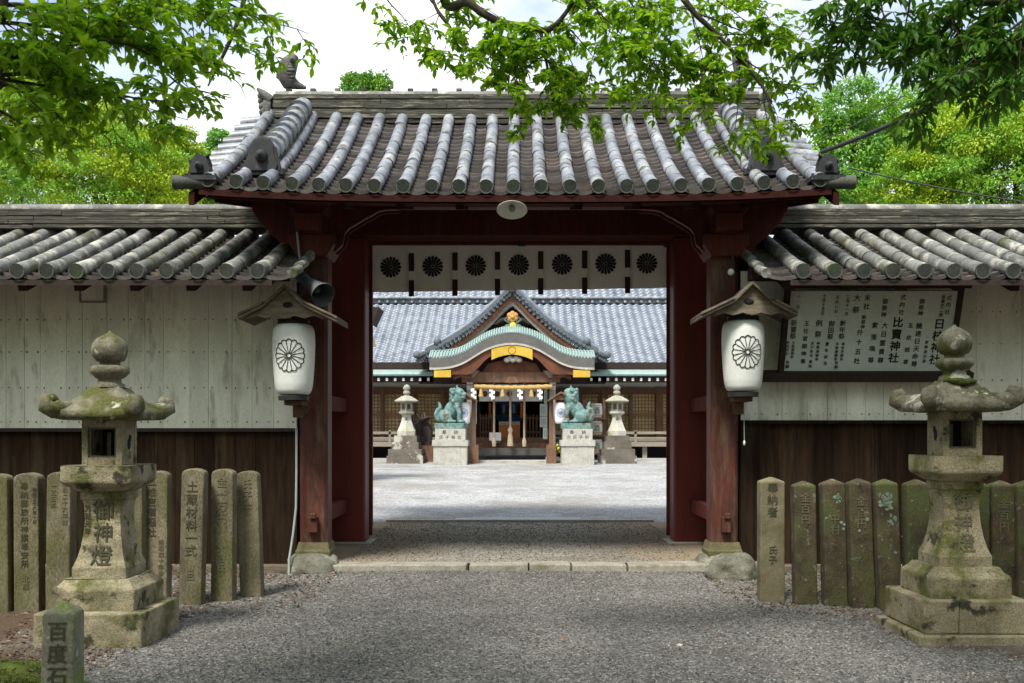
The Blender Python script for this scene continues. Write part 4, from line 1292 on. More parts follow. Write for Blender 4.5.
lichen(10, [(0.03, 0.95, 0.04, 14), (0.0, 0.75, 0.12, 4)], 2)
lichen(11, [(0, 0.7, 0.2, 6)], 3)

# small carved pillar in the foreground
pil = thing('stone_pillar', (-2.62, 5.70, 0), 'short square stone pillar with pointed top and carved letters, by the moss', 'stone pillar')
m = MB()
m.sq([(0.092, -0.2), (0.088, 0.47), (0.085, 0.49), (0.01, 0.55)], 0, 0)
m.text('百度石', (0.0, -0.0935, 0.395), 0.115, 1, weight=0.014, step=1.1)
pb = m.build('pillar_body', [mat('mossy_pillar', (0.235, 0.228, 0.175), (0.125, 0.125, 0.09), 5, 0.9, 0.6, 0.01, c3=(0.15, 0.185, 0.06), s3=2.6, p3=(0.5, 0.6), c4=(0.36, 0.36, 0.31), s4=8, p4=(0.62, 0.67)), CARVE], pil, 0.012, rel=(0, 0, 0))
pil.rotation_euler = (0, 0.01, 0.10)

# rocks
def rock(name, c, r, seed, label, cat='rock', mt=None, flat=0.0, detail=4):
    import bmesh
    bm = bmesh.new()
    bmesh.ops.create_icosphere(bm, subdivisions=detail, radius=1.0)
    for v in bm.verts:
        n = v.co.normalized()
        k = 1 + 0.22 * mnoise.noise(n * 1.3 + Vector((seed, 0, 0))) + 0.07 * mnoise.noise(n * 4 + Vector((0, seed, 0)))
        v.co = Vector((n.x * r[0] * k, n.y * r[1] * k, max(-0.7, n.z) * r[2] * k))
        if flat and v.co.z > r[2] * flat:
            v.co.z = r[2] * flat + (v.co.z - r[2] * flat) * 0.15
    me = bpy.data.meshes.new(name)
    bm.to_mesh(me); bm.free()
    for p in me.polygons: p.use_smooth = True
    me.materials.append(mt or ROCK)
    o = bpy.data.objects.new(name, me)
    C.objects.link(o)
    o.location = c
    return tag(o, label, cat)
rock('foundation_stone', (-2.24, 10.80, 0.07), (0.30, 0.36, 0.19), 3, 'squared mossy foundation stone under the left front gate post', 'stone', None, 0.8)
rock('foundation_stone', (2.20, 10.88, 0.08), (0.34, 0.30, 0.16), 8, 'low foundation stone under the right front gate post, behind the boulder', 'stone', None, 0.75)
rock('boulder', (2.20, 10.30, 0.09), (0.27, 0.22, 0.19), 5, 'rounded grey boulder in front of the right gate post', 'boulder')
rock('boulder', (2.62, 10.55, 0.05), (0.18, 0.15, 0.13), 15, 'small dark rock wedged behind the boulder against the brown boards', 'rock')

# fallen leaves on the gravel
rs = random.Random(5)
LV = [(323, 634, 'orange fallen leaf on the gravel, nearest the left lantern'), (707, 630, 'orange fallen leaf on the gravel below the right stakes'), (680, 649, 'pale fallen leaf near the bottom of the gravel, largest'), (563, 642, 'dark red fallen leaf in the middle gravel'), (536, 611, 'white blossom scrap alone in the middle of the gravel'), (583, 585, 'white scrap near the kerb slabs'), (839, 613, 'yellow fallen leaf at the foot of the dark stakes')]
for k, (px, py, lab) in enumerate(LV):
    Yk = 1.5 * FPX / (py - CY)
    m = MB()
    s = 0.045 if k == 2 else 0.03
    m.add([(-s, 0, 0.004), (-0.3 * s, -0.5 * s, 0.010), (s, 0, 0.014), (-0.2 * s, 0.5 * s, 0.010), (-s, 0, 0.002), (-0.3 * s, -0.5 * s, 0.008), (s, 0, 0.012), (-0.2 * s, 0.5 * s, 0.008)], [(0, 1, 2, 3), (7, 6, 5, 4), (0, 4, 5, 1), (1, 5, 6, 2), (2, 6, 7, 3), (3, 7, 4, 0)])
    o = m.build('fallen_leaf', LEAFPALE if k in (2, 4, 5) else LEAFDRY, None)
    o.location = ((px - CX) * Yk / FPX, Yk, 0.02)
    o.rotation_euler = (0.1, 0.1, rs.uniform(0, 6))
    tag(o, lab, 'leaf', 'fallen leaves on the gravel')

# leaf litter along the foot of the walls
def litter(n, seed):
    r2 = np.random.default_rng(seed)
    sgn = np.where(r2.random(n) < 0.5, -1, 1)
    x = sgn * (1.9 + 3.6 * r2.random(n))
    y = 10.5 - 2.3 * r2.random(n) ** 1.4
    z = np.full(n, 0.055)
    ax = r2.normal(size=(n, 3)); ax[:, 2] *= 0.25
    nr = np.tile(np.array([0, 0, 1.0]), (n, 1)) + 0.4 * r2.normal(size=(n, 3))
    near = r2.random(n) < 0.3            # some lie in the corner by the lettered lantern
    x = np.where(near, -2.7 - 1.3 * r2.random(n), x)
    y = np.where(near, 6.2 + 2.2 * r2.random(n), y)
    z = np.array([fore_z(a, b) + 0.012 for a, b in zip(x, y)])
    V, F = leaf_arrays(np.stack([x, y, z], 1), ax, nr, 0.03 + 0.03 * r2.random(n), 0.015 + 0.015 * r2.random(n), False)
    return tag(soup('leaf_litter', V, [F], leaf_mat('litter_leaf', [(0.09, 0.05, 0.025), (0.15, 0.085, 0.04), (0.06, 0.035, 0.02), (0.20, 0.13, 0.07)], 0.1)), kind='stuff')
litter(3600, 4)

# ---------------------------------------------------------------- notice board
nb = thing('notice_board', (3.7, 10.5, 2.2), 'framed white notice board with columns of black brush writing, under right eave', 'notice board')
TLc, TRc, BLc = P(790.5, 291, 10.32), P(958, 294, 10.32), P(785.5, 371, 10.60)
rv = Vector((1, 0, 0)); W_ = TRc.x - TLc.x
uv_ = (TLc - BLc); uv_.x = 0; H_ = uv_.length; uv_.normalize()
nv = rv.cross(uv_)
def bp(u, v, d=0.0):
    """board coordinates in units of the 845 x 397 measuring grid"""
    return TLc + rv * (u / 845 * W_) - uv_ * (v / 397 * H_) + nv * d
Mb = Matrix(((rv.x, -nv.x, uv_.x, 0), (rv.y, -nv.y, uv_.y, 0), (rv.z, -nv.z, uv_.z, 0), (0, 0, 0, 1)))
def bbox(m, u0, u1, v0, v1, d0, d1, mi=0):
    vs = [bp(u, v, d) for d in (d0, d1) for v in (v1, v0) for u in (u0, u1)]
    m.add(vs, [(0, 2, 3, 1), (4, 5, 7, 6), (0, 1, 5, 4), (2, 6, 7, 3), (0, 4, 6, 2), (1, 3, 7, 5)], mi)
m = MB()
bbox(m, 0, 845, 0, 397, -0.03, 0.0)
unit = W_ / 845
def col(txt, u, v, size, step=None, weight=0.012):
    st = (step or size * 1.12)
    m.text(txt, bp(u - 110, v - 65, 0.004), size * unit, 1, rv, uv_, st / size, weight)
for a in [('式内社', 915, 97, 27, 36), ('延喜式二座', 886, 92, 22, 23), ('日枝神社', 884, 225, 58, 62, 0.02), ('一部鎮座旧跡', 832, 292, 19, 25), ('御祭神', 780, 115, 28, 31), ('饒速日天命尊', 782, 235, 33, 40),
          ('玉依姫尊', 737, 232, 28, 64), ('式内社', 682, 95, 29, 38), ('比賣神社', 672, 217, 56, 62, 0.025), ('御祭神', 594, 115, 29, 34), ('大日霊貴尊', 606, 232, 33, 46), ('素戔嗚尊', 556, 232, 33, 61),
          ('末社', 502, 97, 33, 44), ('御祭神', 494, 192, 23, 25), ('外十五社', 484, 268, 34, 50), ('大祭', 450, 98, 36, 62), ('二月十一日', 404, 92, 20, 22), ('新年祭', 392, 222, 33, 34), ('奉告祈願祭', 404, 325, 18, 20), ('年穀豊穣祭', 374, 325, 18, 20), ('祈願', 380, 420, 20, 22),
          ('五月八日', 350, 95, 20, 24), ('御田祭', 334, 224, 33, 34), ('豊年祈念', 322, 325, 22, 34), ('十月十五日', 283, 88, 20, 22), ('例祭', 270, 222, 36, 58), ('神輿渡御祭', 276, 322, 18, 21), ('氏子安全', 246, 322, 18, 21), ('奉納', 246, 415, 20, 22),
          ('玉社官頭神事', 206, 222, 28, 40), ('十一月', 155, 92, 19, 26), ('新嘗祭', 142, 220, 34, 35), ('五穀豊穣祭', 148, 318, 17, 19), ('家内安全', 120, 318, 17, 19), ('祈願', 128, 418, 20, 22)]:
    col(*a)
m.build('board', [BOARDWHITE, INK], nb)
m = MB()
bbox(m, -26, 0, -22, 420, -0.05, 0.03); bbox(m, 845, 872, -22, 420, -0.05, 0.03)
bbox(m, -40, 900, -44, -18, -0.06, 0.06); bbox(m, -120, 980, 400, 448, -0.07, 0.05)
m.build('frame', DARKWOOD, nb, 0.004)

# ---------------------------------------------------------------- paper lanterns and their little roofs
LPROF = [(0.150, -0.378), (0.172, -0.366), (0.190, -0.335), (0.204, -0.27), (0.212, -0.18), (0.220, -0.07), (0.226, 0.05), (0.229, 0.16), (0.226, 0.26), (0.218, 0.32), (0.200, 0.358), (0.172, 0.374)]
def lan_r(z):
    for (ra, a), (rb, b) in zip(LPROF[:-1], LPROF[1:]):
        if z <= b:
            return ra + (rb - ra) * (z - a) / (b - a)
    return LPROF[-1][0]
def paper_lantern(px, py, Y, mx, my, label, sx):
    c = P(px, py, Y)
    root = thing('paper_lantern', (c.x, c.y, c.z - 0.4), label, 'paper lantern')
    m = MB()
    prof = []
    for i in range(47):
        z = -0.378 + 0.752 * i / 46
        prof.append((lan_r(z) * 0.955 + (0.0028 if i % 2 else -0.0012), c.z + z * 0.97))
    m.lathe(prof, c.x, c.y, 40, 0)
    oz = P(mx, my, Y - 0.2).z - c.z
    ox = 0.0
    def mp(x, y):
        r = lan_r(oz + y) * 0.955 + 0.006
        th = (ox - x) / 0.225
        return (c.x + r * math.sin(th), c.y - r * math.cos(th), c.z + oz + y)
    crest_lines(m, mp, 0.172, 1, 0.05)
    m.build('paper_body', [PAPER, INK], root)
    m = MB()
    m.lathe([(0.155, c.z - 0.425), (0.16, c.z - 0.379)], c.x, c.y, 24)
    m.build('bottom_ring', BLACKMETAL, root)
    m = MB()
    m.lathe([(0.165, c.z + 0.372), (0.16, c.z + 0.41)], c.x, c.y, 24)
    m.build('top_ring', BLACKMETAL, root)
    return root, c
PL, cL = paper_lantern(293.8, 359.5, 10.35, 293.5, 355.5, 'white paper lantern with flower crest hanging at the left gate post, under the horn speaker', -1)
PR, cR = paper_lantern(743, 356, 10.35, 744, 352, 'white paper lantern with flower crest hanging beside the notice board', 1)

def lantern_roof(sx, apex, mid_o, end_o, mid_i, end_i, label, c):
    """sx: side; points in picture order outer -> apex -> inner, at the front gable plane"""
    Y0, Y1 = 10.02, 10.66
    A, mo, eo, mi_, ei = [P(p[0], p[1], Y0) for p in (apex, mid_o, end_o, mid_i, end_i)]
    root = thing('lantern_roof', (A.x, 10.4, c.z + 0.42), label, 'wooden roof')
    for pts, nm in (([eo, mo, A], 'roof_board'), ([A, mi_, ei], 'roof_board')):
        m = MB()
        up = [(p.x, p.z) for p in pts]
        dn = [(p.x, p.z - 0.03) for p in pts]
        m.prism(up + dn[::-1], 'xz', Y0, Y1)
        up2 = [(p.x + (0.0), p.z + 0.028) for p in pts]
        m.prism([(p.x, p.z + 0.002) for p in pts][:2] + [up2[1], up2[0]], 'xz', Y0 - 0.015, Y1) if nm and pts[0] is not A else m.prism([(p.x, p.z + 0.002) for p in pts][1:] + up2[1:][::-1], 'xz', Y0 - 0.015, Y1)
        m.build(nm, OLDWOOD, root, 0.003)
    m = MB()
    lo, li = eo.lerp(mo, 0.30), ei.lerp(mi_, 0.45)
    zb = min(lo.z, li.z) - 0.06
    xs_ = sorted([lo.x, li.x])
    poly = [(lo.x, lo.z - 0.04), (mo.x, mo.z - 0.035), (A.x, A.z - 0.035), (mi_.x, mi_.z - 0.035), (li.x, li.z - 0.04), (li.x, zb)]
    for q in range(7):
        t = (q + 1) / 8
        poly.append((li.x + (lo.x - li.x) * t, zb + (0.035 if q % 2 == 0 else 0.008)))
    poly.append((lo.x, zb))
    m.prism(poly, 'xz', Y0 + 0.06, Y0 + 0.09)
    m.ell((c.x, Y0 + 0.06, A.z - 0.20), (0.055, 0.012, 0.03), 10, 6, 1)
    m.build('gable_plate', [OLDWOOD, INSIDE], root, 0.002)
    m = MB()
    m.box(c.x - 0.02, c.x + 0.02, Y0 + 0.1, 10.78, c.z + 0.43, c.z + 0.47)
    m.box(A.x - 0.05, A.x + 0.05, Y0 + 0.1, 10.74, A.z - 0.13, A.z - 0.05)
    m.build('arm', DARKWOOD, root)
    m = MB()
    m.box(c.x - 0.09, c.x + 0.09, 10.30, 10.60, c.z - 0.475, c.z - 0.428)
    m.box(c.x - 0.05, c.x + 0.05, 10.52, 10.66, c.z - 0.60, c.z - 0.476)
    m.box(c.x + sx * -0.02, c.x + sx * -0.02 + 0.05, 10.60, 10.78, c.z - 0.56, c.z - 0.50)
    m.build('lower_bracket', mat('bracket_wood', (0.12, 0.07, 0.035), (0.07, 0.04, 0.02), 6, 0.8, 0.2), root, 0.005)
    return root
lantern_roof(-1, (283.8, 284.3), (262, 304), (237.7, 316), (303, 303), (337, 319), 'little gabled wooden roof over the paper lantern below the horn speaker', cL)
lantern_roof(1, (753, 281), (775, 301), (798, 313), (735, 299), (701, 315), 'little gabled wooden roof over the paper lantern beside the notice board', cR)

# horn speaker
hs = thing('horn_speaker', P(312, 288, 10.5), 'grey horn loudspeaker on the left gate post above the lantern roof', 'loudspeaker')
a, b_ = P(305, 280, 10.58), P(323, 295, 10.30)
d = (b_ - a)
m = MB()
m.tube([a, a + d * 0.25, a + d * 0.5, a + d * 0.8, b_], [0.05, 0.066, 0.085, 0.105, 0.125], 20, 0, False)
m.tube([b_ - d * 0.001, b_ - d * 0.03, a + d * 0.6, a + d * 0.45], [0.126, 0.115, 0.075, 0.035], 20, 2, False)  # darker inner skin stands in for the shade inside the horn
m.tube([b_ - d * 0.04, b_ + d * 0.01], [0.129, 0.131], 20, 0, False)
m.ell(a + d * 0.62, (0.05, 0.05, 0.05), 12, 8, 1)
m.build('horn', [GREYMETAL, mat('horn_throat', (0.09, 0.10, 0.10), None, 5, 0.6, 0), mat('horn_inside_shade', (0.05, 0.055, 0.055), None, 5, 0.6, 0)], hs)
m = MB(); m.tube([a - d * 0.28, a + d * 0.02], [0.062, 0.062], 16); m.ell(a - d * 0.28, (0.06, 0.06, 0.06), 12, 8)
m.build('driver', GREYMETAL, hs)
m = MB(); m.beam(a, a + Vector((0.05, 0.18, 0.05)), 0.03, 0.04); m.build('bracket', BLACKMETAL, hs)

# lamp under the eave
lp = thing('eave_lamp', P(512, 206, 9.98), 'round white enamel lamp shade under the middle of the gate eave', 'lamp')
c = P(512, 210, 9.98)
tilt = Matrix.Rotation(R(-24), 4, 'X')
m = MB()
m.lathe([(0.03, 0.075), (0.06, 0.06), (0.115, 0.03), (0.155, 0.0), (0.150, -0.004), (0.11, 0.018), (0.05, 0.045), (0.02, 0.05)], 0, 0, 28)
m.v = [tuple(c + tilt @ Vector(p)) for p in m.v]
m.build('lamp_shade', ENAMEL, lp)
m = MB()
m.ell((0, 0, 0.02), (0.032, 0.032, 0.042), 12, 8)
m.v = [tuple(c + tilt @ Vector(p)) for p in m.v]
m.build('bulb', mat('dim_bulb', (0.25, 0.24, 0.2), (0.2, 0.19, 0.16), 5, 0.2, 0), lp)
m = MB(); m.tube([c + Vector((0, 0, 0.07)), c + Vector((0, 0.08, 0.1)), c + Vector((0, 0.14, 0.16))], 0.018, 8)
m.build('stem', BLACKMETAL, lp)

# cables, cord, insulator
def cable(name, pts, r, mt, label, cat, n=8, sag=0.0):
    P_ = [Vector(p) for p in pts]
    if sag:
        a, b = P_[0], P_[-1]
        P_ = [a.lerp(b, t / 24) + Vector((0, 0, -sag * 4 * (t / 24) * (1 - t / 24))) for t in range(25)]
    m = MB(); m.tube(P_, r, n, 0)
    return tag(m.build(name, mt), label, cat)
cable('conduit', [P(296.5, 428, 10.62), P(296.5, 470, 10.62), P(296, 508, 10.60), P(293, 535, 10.56), P(289, 560, 10.5), P(289, 577, 10.45)], 0.013, CABLE, 'pale grey cable running down the brown boards beside the left gate post', 'cable')
cable('hanging_wire', [P(297, 232, 10.62), P(298.5, 246, 10.60), P(300, 262, 10.60), P(303, 276, 10.60)], 0.012, CABLE, 'short grey wire dropping from the bracket to the horn speaker', 'wire')
cd = thing('pull_cord', P(744, 420, 10.4), 'thin pull cord with a pale bead under the lantern beside the notice', 'cord')
m = MB(); m.tube([P(744, 408, 10.4), P(744.3, 441, 10.4)], 0.004, 6); m.build('cord', CABLE, cd)
m = MB(); m.ell(P(744.3, 443, 10.4), (0.012, 0.012, 0.03), 8, 6); m.build('bead', ENAMEL, cd)
ins = thing('insulator', P(731, 272, 10.5), 'white ball insulator hanging on a wire at the right gate post', 'insulator')
m = MB(); m.ell(P(731, 272, 10.5), (0.036, 0.036, 0.036), 14, 10); m.build('ball', ENAMEL, ins)
m = MB(); m.tube([P(733, 250, 10.6), P(731.5, 267, 10.5)], 0.005, 6); m.build('wire', BLACKCABLE, ins)
cable('overhead_cable', [P(822, 152, 14.6), P(1075, 22, 11.5)], 0.034, BLACKCABLE, 'thick dark overhead cable slanting up from the gate roof corner', 'cable', 8, 0.12)
cable('overhead_cable', [P(850, 168, 15.0), P(1070, 208, 13.5)], 0.012, BLACKCABLE, 'thin overhead wire dropping away above the right wall ridge', 'wire', 6, 0.05)
cable('overhead_cable', [P(822, 141, 14.7), P(905, 95, 15.5)], 0.010, BLACKCABLE, 'thin overhead wire running just above the thick slanting cable', 'wire', 6, 0.03)

# ---------------------------------------------------------------- crest curtain in the gateway
cu = thing('gate_curtain', (0, 12.96, 3.3), 'grey white crest curtain hanging across the gateway with seven dark flower crests', 'curtain')
edges = [371, 411.5, 455, 497.5, 540.7, 584.6, 627.5, 667]
YC = 12.97
def cur_y(px, t):
    return YC + 0.02 * math.sin(px * 0.13) * t + 0.012 * math.sin(px * 0.31 + 1.0) * t
def skew(px): return -(px - 371) / 296 * 4.5
for k in range(7):
    m = MB()
    a, b_ = edges[k] + 0.4, edges[k + 1] - 0.4
    nx, nz = 10, 8
    vs = []
    for j in range(nz + 1):
        t = j / nz
        for i in range(nx + 1):
            px = a + (b_ - a) * i / nx
            if k == 6: px -= 4.0 * (i / nx) * (1 - abs(t - 0.45) * 2) * -0.6 + (4 if t < 0.15 and i == nx else 0)
            py = 238 + (54.5 + skew(px)) * t
            p = P(px, py, YC)
            vs.append((p.x, cur_y(px, t), p.z))
    fs = [(j * (nx + 1) + i, (j + 1) * (nx + 1) + i, (j + 1) * (nx + 1) + i + 1, j * (nx + 1) + i + 1) for j in range(nz) for i in range(nx)]
    m.add(vs, fs, 0, True)
    pc = P((a + b_) / 2 - 0.5, 267.5 + skew((a + b_) / 2), YC)
    def mp(x, y):
        px = (pc.x - x) * FPX / YC + CX
        return (pc.x - x, cur_y(px, 0.55) - 0.008, pc.z + y)
    crest_solid(m, mp, 0.142, 1)
    m.build('cloth_panel', [CLOTH, INK], cu)
for k in range(1, 7):
    m = MB()
    px = edges[k]
    x = P(px, 240, YC - 0.02).x
    ys = [239, 245, 254, 263, 272, 281, 290, 297.5]
    for q in range(len(ys) - 1):
        z0, z1 = P(px, ys[q + 1] + skew(px), YC).z, P(px, ys[q] + skew(px), YC).z
        if ys[q] + skew(px) < 239: z1 = min(z1, P(px, 239, YC).z)
        m.box(x - 0.034, x + 0.034, YC - 0.032, YC - 0.024, z0, z1 - 0.001, 0 if q not in (1, 4) else 1)
    m.build('strap', [STRAP, CLOTH], cu)
m = MB(); m.tube([P(369, 240, YC), P(672, 240, YC)], 0.022, 10); m.build('curtain_rod', DARKWOOD, cu)
m = MB(); m.box(P(521.5, 240, 12.9).x - 0.05, P(521.5, 240, 12.9).x + 0.05, 12.86, 12.92, P(520, 246, 12.9).z, P(520, 236, 12.9).z)
m.build('hook', BLACKMETAL, cu)

# ---------------------------------------------------------------- the worship hall across the courtyard
ZG = 0.71
hall = thing('shrine_hall', (-0.2, 33.0, ZG), 'shrine worship hall with grey pantile roof and copper curved porch across the courtyard', 'shrine hall')
H = hall
def pantiles(m, x0, x1, prof, courses, tw, amp, seed):
    rs = random.Random(seed)
    n = round((x1 - x0) / tw); tw = (x1 - x0) / n
    us = [q / 6 for q in range(7)]
    for k in range(courses):
        a, b = k / courses, min(1.0, (k + 1.12) / courses)
        (ya, za), (yb, zb) = prof(a), prof(b)
        for i in range(n):
            xa = x0 + i * tw
            j = rs.uniform(-0.006, 0.006)
            w = [amp * math.cos(2 * math.pi * (u - 0.2)) for u in us]
            lo = [(xa + u * tw, ya, za + 0.05 + q + j) for u, q in zip(us, w)]
            lip = [(x, y + 0.004, z - 0.058) for x, y, z in lo]
            hi = [(xa + u * tw, yb, zb + 0.0 + q + j) for u, q in zip(us, w)]
            m.add(lip + lo + hi, [(r * 7 + q, r * 7 + q + 1, (r + 1) * 7 + q + 1, (r + 1) * 7 + q) for r in range(2) for q in range(6)], 0, True)
E0 = P(520, 363, 31.3); E1 = P(520, 304, 36.0)
def hall_lo(t): return 31.3 + 4.7 * t, E0.z + (E1.z - E0.z) * (0.9 * t + 0.1 * t * t)
U0 = P(520, 299.5, 36.05)
def hall_up(t): return 36.05 + 4.2 * t, U0.z + 2.7 * t
def hall_bk(t): return 44.6 - 4.35 * t, 3.7 + (U0.z + 2.7 - 3.7) * t
m = MB()
pantiles(m, -9.5, 9.5, hall_lo, 25, 0.268, 0.028, 1)
m.add([(-9.5, 31.3, E0.z - 0.17), (9.5, 31.3, E0.z - 0.17), (9.5, 36.1, E1.z - 0.17), (-9.5, 36.1, E1.z - 0.17)], [(0, 1, 2, 3)], 1)
pantiles(m, -9.0, 9.0, hall_up, 20, 0.268, 0.028, 2)
m.add([(-9.0, 36.05, U0.z - 0.10), (9.0, 36.05, U0.z - 0.10), (9.0, 40.25, U0.z + 2.60), (-9.0, 40.25, U0.z + 2.60)], [(0, 1, 2, 3)], 1)
m.add([(-9.0, 44.6, 3.7), (9.0, 44.6, 3.7), (9.0, 40.25, U0.z + 2.68), (-9.0, 40.25, U0.z + 2.68)], [(3, 2, 1, 0)], 1)
m.box(-9.2, 9.2, 35.95, 36.1, E1.z + 0.02, U0.z + 0.02, 2)
hroof = m.build('roof', [HALLTILE, DARKWOOD, TILE], H)
m = MB()
x = -9.2
while x < 9.2:
    m.tube([(x, 35.88, U0.z + 0.035), (x + 0.30, 35.88, U0.z + 0.035)], [0.062, 0.058], 8, 0); x += 0.295
    m.tube([(x, 35.80, U0.z - 0.10), (x, 36.0, U0.z - 0.10)], [0.05, 0.05], 8, 0)
layered_ridge(m, -9.0, 9.0, 40.25, U0.z + 2.65, 5, 0.09, 0.5, 0.4, 0.1, 77, 0.6)
m.build('ridge', [MATS['grey_roof_tile'], TILE], hroof)
# eave: dark board, copper strip, white-tipped rafters
for xa, xb, nm in ((-9.4, P(433, 0, 31).x, 'l'), (P(588, 0, 31).x, 9.4, 'r')):
    m = MB()
    m.box(xa, xb, 31.25, 31.6, P(0, 369, 31.3).z, E0.z + 0.02)
    m.box(xa, xb, 31.0, 31.3, P(0, 382.0, 31.0).z, P(0, 376.5, 31.0).z)
    m.build('eave_board', DARKWOOD, H)
    m = MB()
    z0, z1 = P(0, 376.0, 30.9).z, P(0, 369.5, 31.2).z
    poly = [(30.86, z0), (30.84, z0 + 0.05), (30.92, z0 + 0.12), (31.24, z1), (31.24, z0)]
    m.prism(poly, 'yz', xa, xb)
    m.build('copper_eave', COPPER, H)
    m = MB()
    x = xa + 0.1
    while x < xb - 0.05:
        m.box(x - 0.035, x + 0.035, 30.93, 31.0, P(0, 381, 31).z, P(0, 378, 31).z)
        x += 0.258
    m.build('rafter_tips', PAPERWHITE, H)
# wall: plaster band, beam, screens, pillars
YW = 32.9
def pz(py, Y): return P(0, py, Y).z
def pxx(px, Y): return P(px, 0, Y).x
m = MB(); m.box(-9, 9, YW, YW + 0.1, pz(388, YW), pz(360, YW)); m.build('plaster_wall', PLASTER, H)
m = MB(); m.box(-9, 9, YW - 0.1, YW + 0.05, pz(393.5, YW), pz(388, YW)); m.build('head_beam', HALLWOOD, H)
m = MB(); m.box(-9, pxx(479, YW), YW + 0.12, YW + 0.2, ZG + 0.3, pz(388, YW)); m.box(pxx(543, YW), 9, YW + 0.12, YW + 0.2, ZG + 0.3, pz(388, YW))
m.build('wall_core', HALLWOOD, H)
bays = [(330, 354), (357, 381), (384, 410), (414, 442), (444, 468), (556, 579), (582, 602), (607, 629), (632, 655), (663, 690), (693, 720)]
for a, b_ in bays:
    xa, xb = pxx(a, YW), pxx(b_, YW)
    zt, zb, zm = pz(394, YW), pz(435, YW), pz(414.5, YW)
    m = MB()
    m.box(xa, xb, YW + 0.06, YW + 0.09, zb, zt, 1)
    n = round((xb - xa) / 0.115)
    for q in range(n + 1):
        x = xa + (xb - xa) * q / n
        m.box(x - 0.011, x + 0.011, YW, YW + 0.03, zb, zt)
    nz = 12
    for q in range(nz + 1):
        z = zb + (zt - zb) * q / nz
        m.box(xa, xb, YW - 0.004, YW + 0.034, z - 0.011, z + 0.011)
    m.box(xa, xb, YW - 0.03, YW + 0.056, zm - 0.05, zm + 0.05)
    m.build('lattice_screen', [LATTICE, LATTICEBACK], H)
for a in (355.5, 382.5, 412, 443, 469.5, 554, 580.5, 604.5, 630.5, 659, 691.5):
    w = 0.11 if a in (412, 604.5, 659) else 0.06
    m = MB(); x = pxx(a, YW); m.box(x - w, x + w, YW - 0.12, YW + 0.04, ZG, pz(388, YW)); m.build('pillar', HALLWOOD, H)
# veranda
for xa, xb in ((-9, pxx(470, 31.3)), (pxx(553, 31.3), 9)):
    m = MB()
    m.box(xa, xb, 31.25, 32.9, pz(446.5, 31.25), pz(442, 31.25))
    m.box(xa, xb, 31.6, 31.7, pz(442, 31.6) + 0.02, pz(437, 31.6))
    m.build('veranda_floor', HALLGREY, H)
    m = MB()
    m.box(xa, xb, 31.32, 31.40, pz(434, 31.3), pz(431.5, 31.3)); m.box(xa, xb, 31.33, 31.39, pz(438.5, 31.3), pz(437, 31.3))
    x = xa + 0.3
    while x < xb:
        m.box(x - 0.035, x + 0.035, 31.32, 31.40, pz(443, 31.3), pz(430.5, 31.3)); x += 1.15
    m.build('railing', HALLGREY, H)
    m = MB()
    x = xa + 0.4
    while x < xb:
        m.box(x - 0.07, x + 0.07, 31.4, 31.55, ZG - 0.1, pz(446.5, 31.25)); x += 1.25
    m.box(xa, xb, 32.0, 32.1, ZG - 0.1, pz(446.5, 31.25), 1)  # dark sheet standing in for the shade under the veranda
    m.box(xa, xb, 31.2, 31.5, ZG - 0.2, ZG + 0.06, 2)
    m.build('veranda_post', [HALLGREY, INSIDE, PALESTONE], H)

# gabled roof over the porch (facing the gate)
YG = 30.5
def gpx(px, py, Y=YG): p = P(px, py, Y); return p.x, p.z
verge = [(417, 357), (424, 353.5), (436, 348), (448, 341.5), (460, 334), (470, 327), (482, 317), (494, 306), (504, 295.5), (511, 289)]
Lp = [gpx(*q) for q in verge]
xc = gpx(512, 0)[0]
Rp = [(2 * xc - x, z) for x, z in Lp]
prof = Lp + Rp[::-1]
m = MB()
for side in (Lp, Rp):
    for k in range(len(side) - 1):
        (xa, za), (xb, zb) = side[k], side[k + 1]
        n = 3
        for q in range(n):
            ta, tb = q / n, (q + 1.1) / n
            x0, z0, x1, z1 = xa + (xb - xa) * ta, za + (zb - za) * ta, xa + (xb - xa) * tb, za + (zb - za) * tb
            # roof skin running back into the main roof, in courses
            m.add([(x0, YG, z0 + 0.06), (x1, YG, z1), (x1, 37, z1), (x0, 37, z0 + 0.06), (x0, YG, z0 - 0.10), (x1, YG, z1 - 0.12)], [(0, 1, 2, 3), (4, 5, 1, 0)], 0)
            # round verge tiles facing the front
            m.tube([(x0, YG - 0.10, z0 + 0.01), (x0, YG + 0.4, z0 + 0.05)], [0.055, 0.05], 8, 0, True, True, 1)
            m.tube([(x0, YG - 0.04, z0 - 0.13), (x0, YG + 0.2, z0 - 0.13)], [0.05, 0.05], 8, 1)
        # descending verge ridge set back along the slope
        if k > 0:
            m.tube([(xa, YG + 0.55, za + 0.20), (xb, YG + 0.55, zb + 0.20)], [0.085, 0.08], 8, 0)
            m.beam((xa, YG + 0.55, za + 0.10), (xb, YG + 0.55, zb + 0.10), 0.16, 0.14, 1)
m.tube([(xc, YG - 0.1, gpx(0, 288.5)[1]), (xc, 38, gpx(0, 288.5)[1])], 0.09, 10, 0)
m.ell((xc, YG - 0.12, gpx(0, 288)[1]), (0.13, 0.08, 0.15), 10, 8, 1)
for sd in (Lp, Rp):
    m.ell((sd[0][0], YG - 0.05, sd[0][1] + 0.06), (0.12, 0.1, 0.12), 8, 6, 1)
    m.ell((sd[2][0], YG + 0.45, sd[2][1] + 0.24), (0.12, 0.1, 0.14), 8, 6, 1)
pg = m.build('porch_gable_roof', [HALLTILE, mat('blue_grey_tile_end', (0.13, 0.15, 0.16), (0.09, 0.10, 0.11), 8, 0.6, 0.2)], H)
def offs(pts, d): return [(x, z - d) for x, z in pts]
m = MB()
prof_in = prof[2:-2]
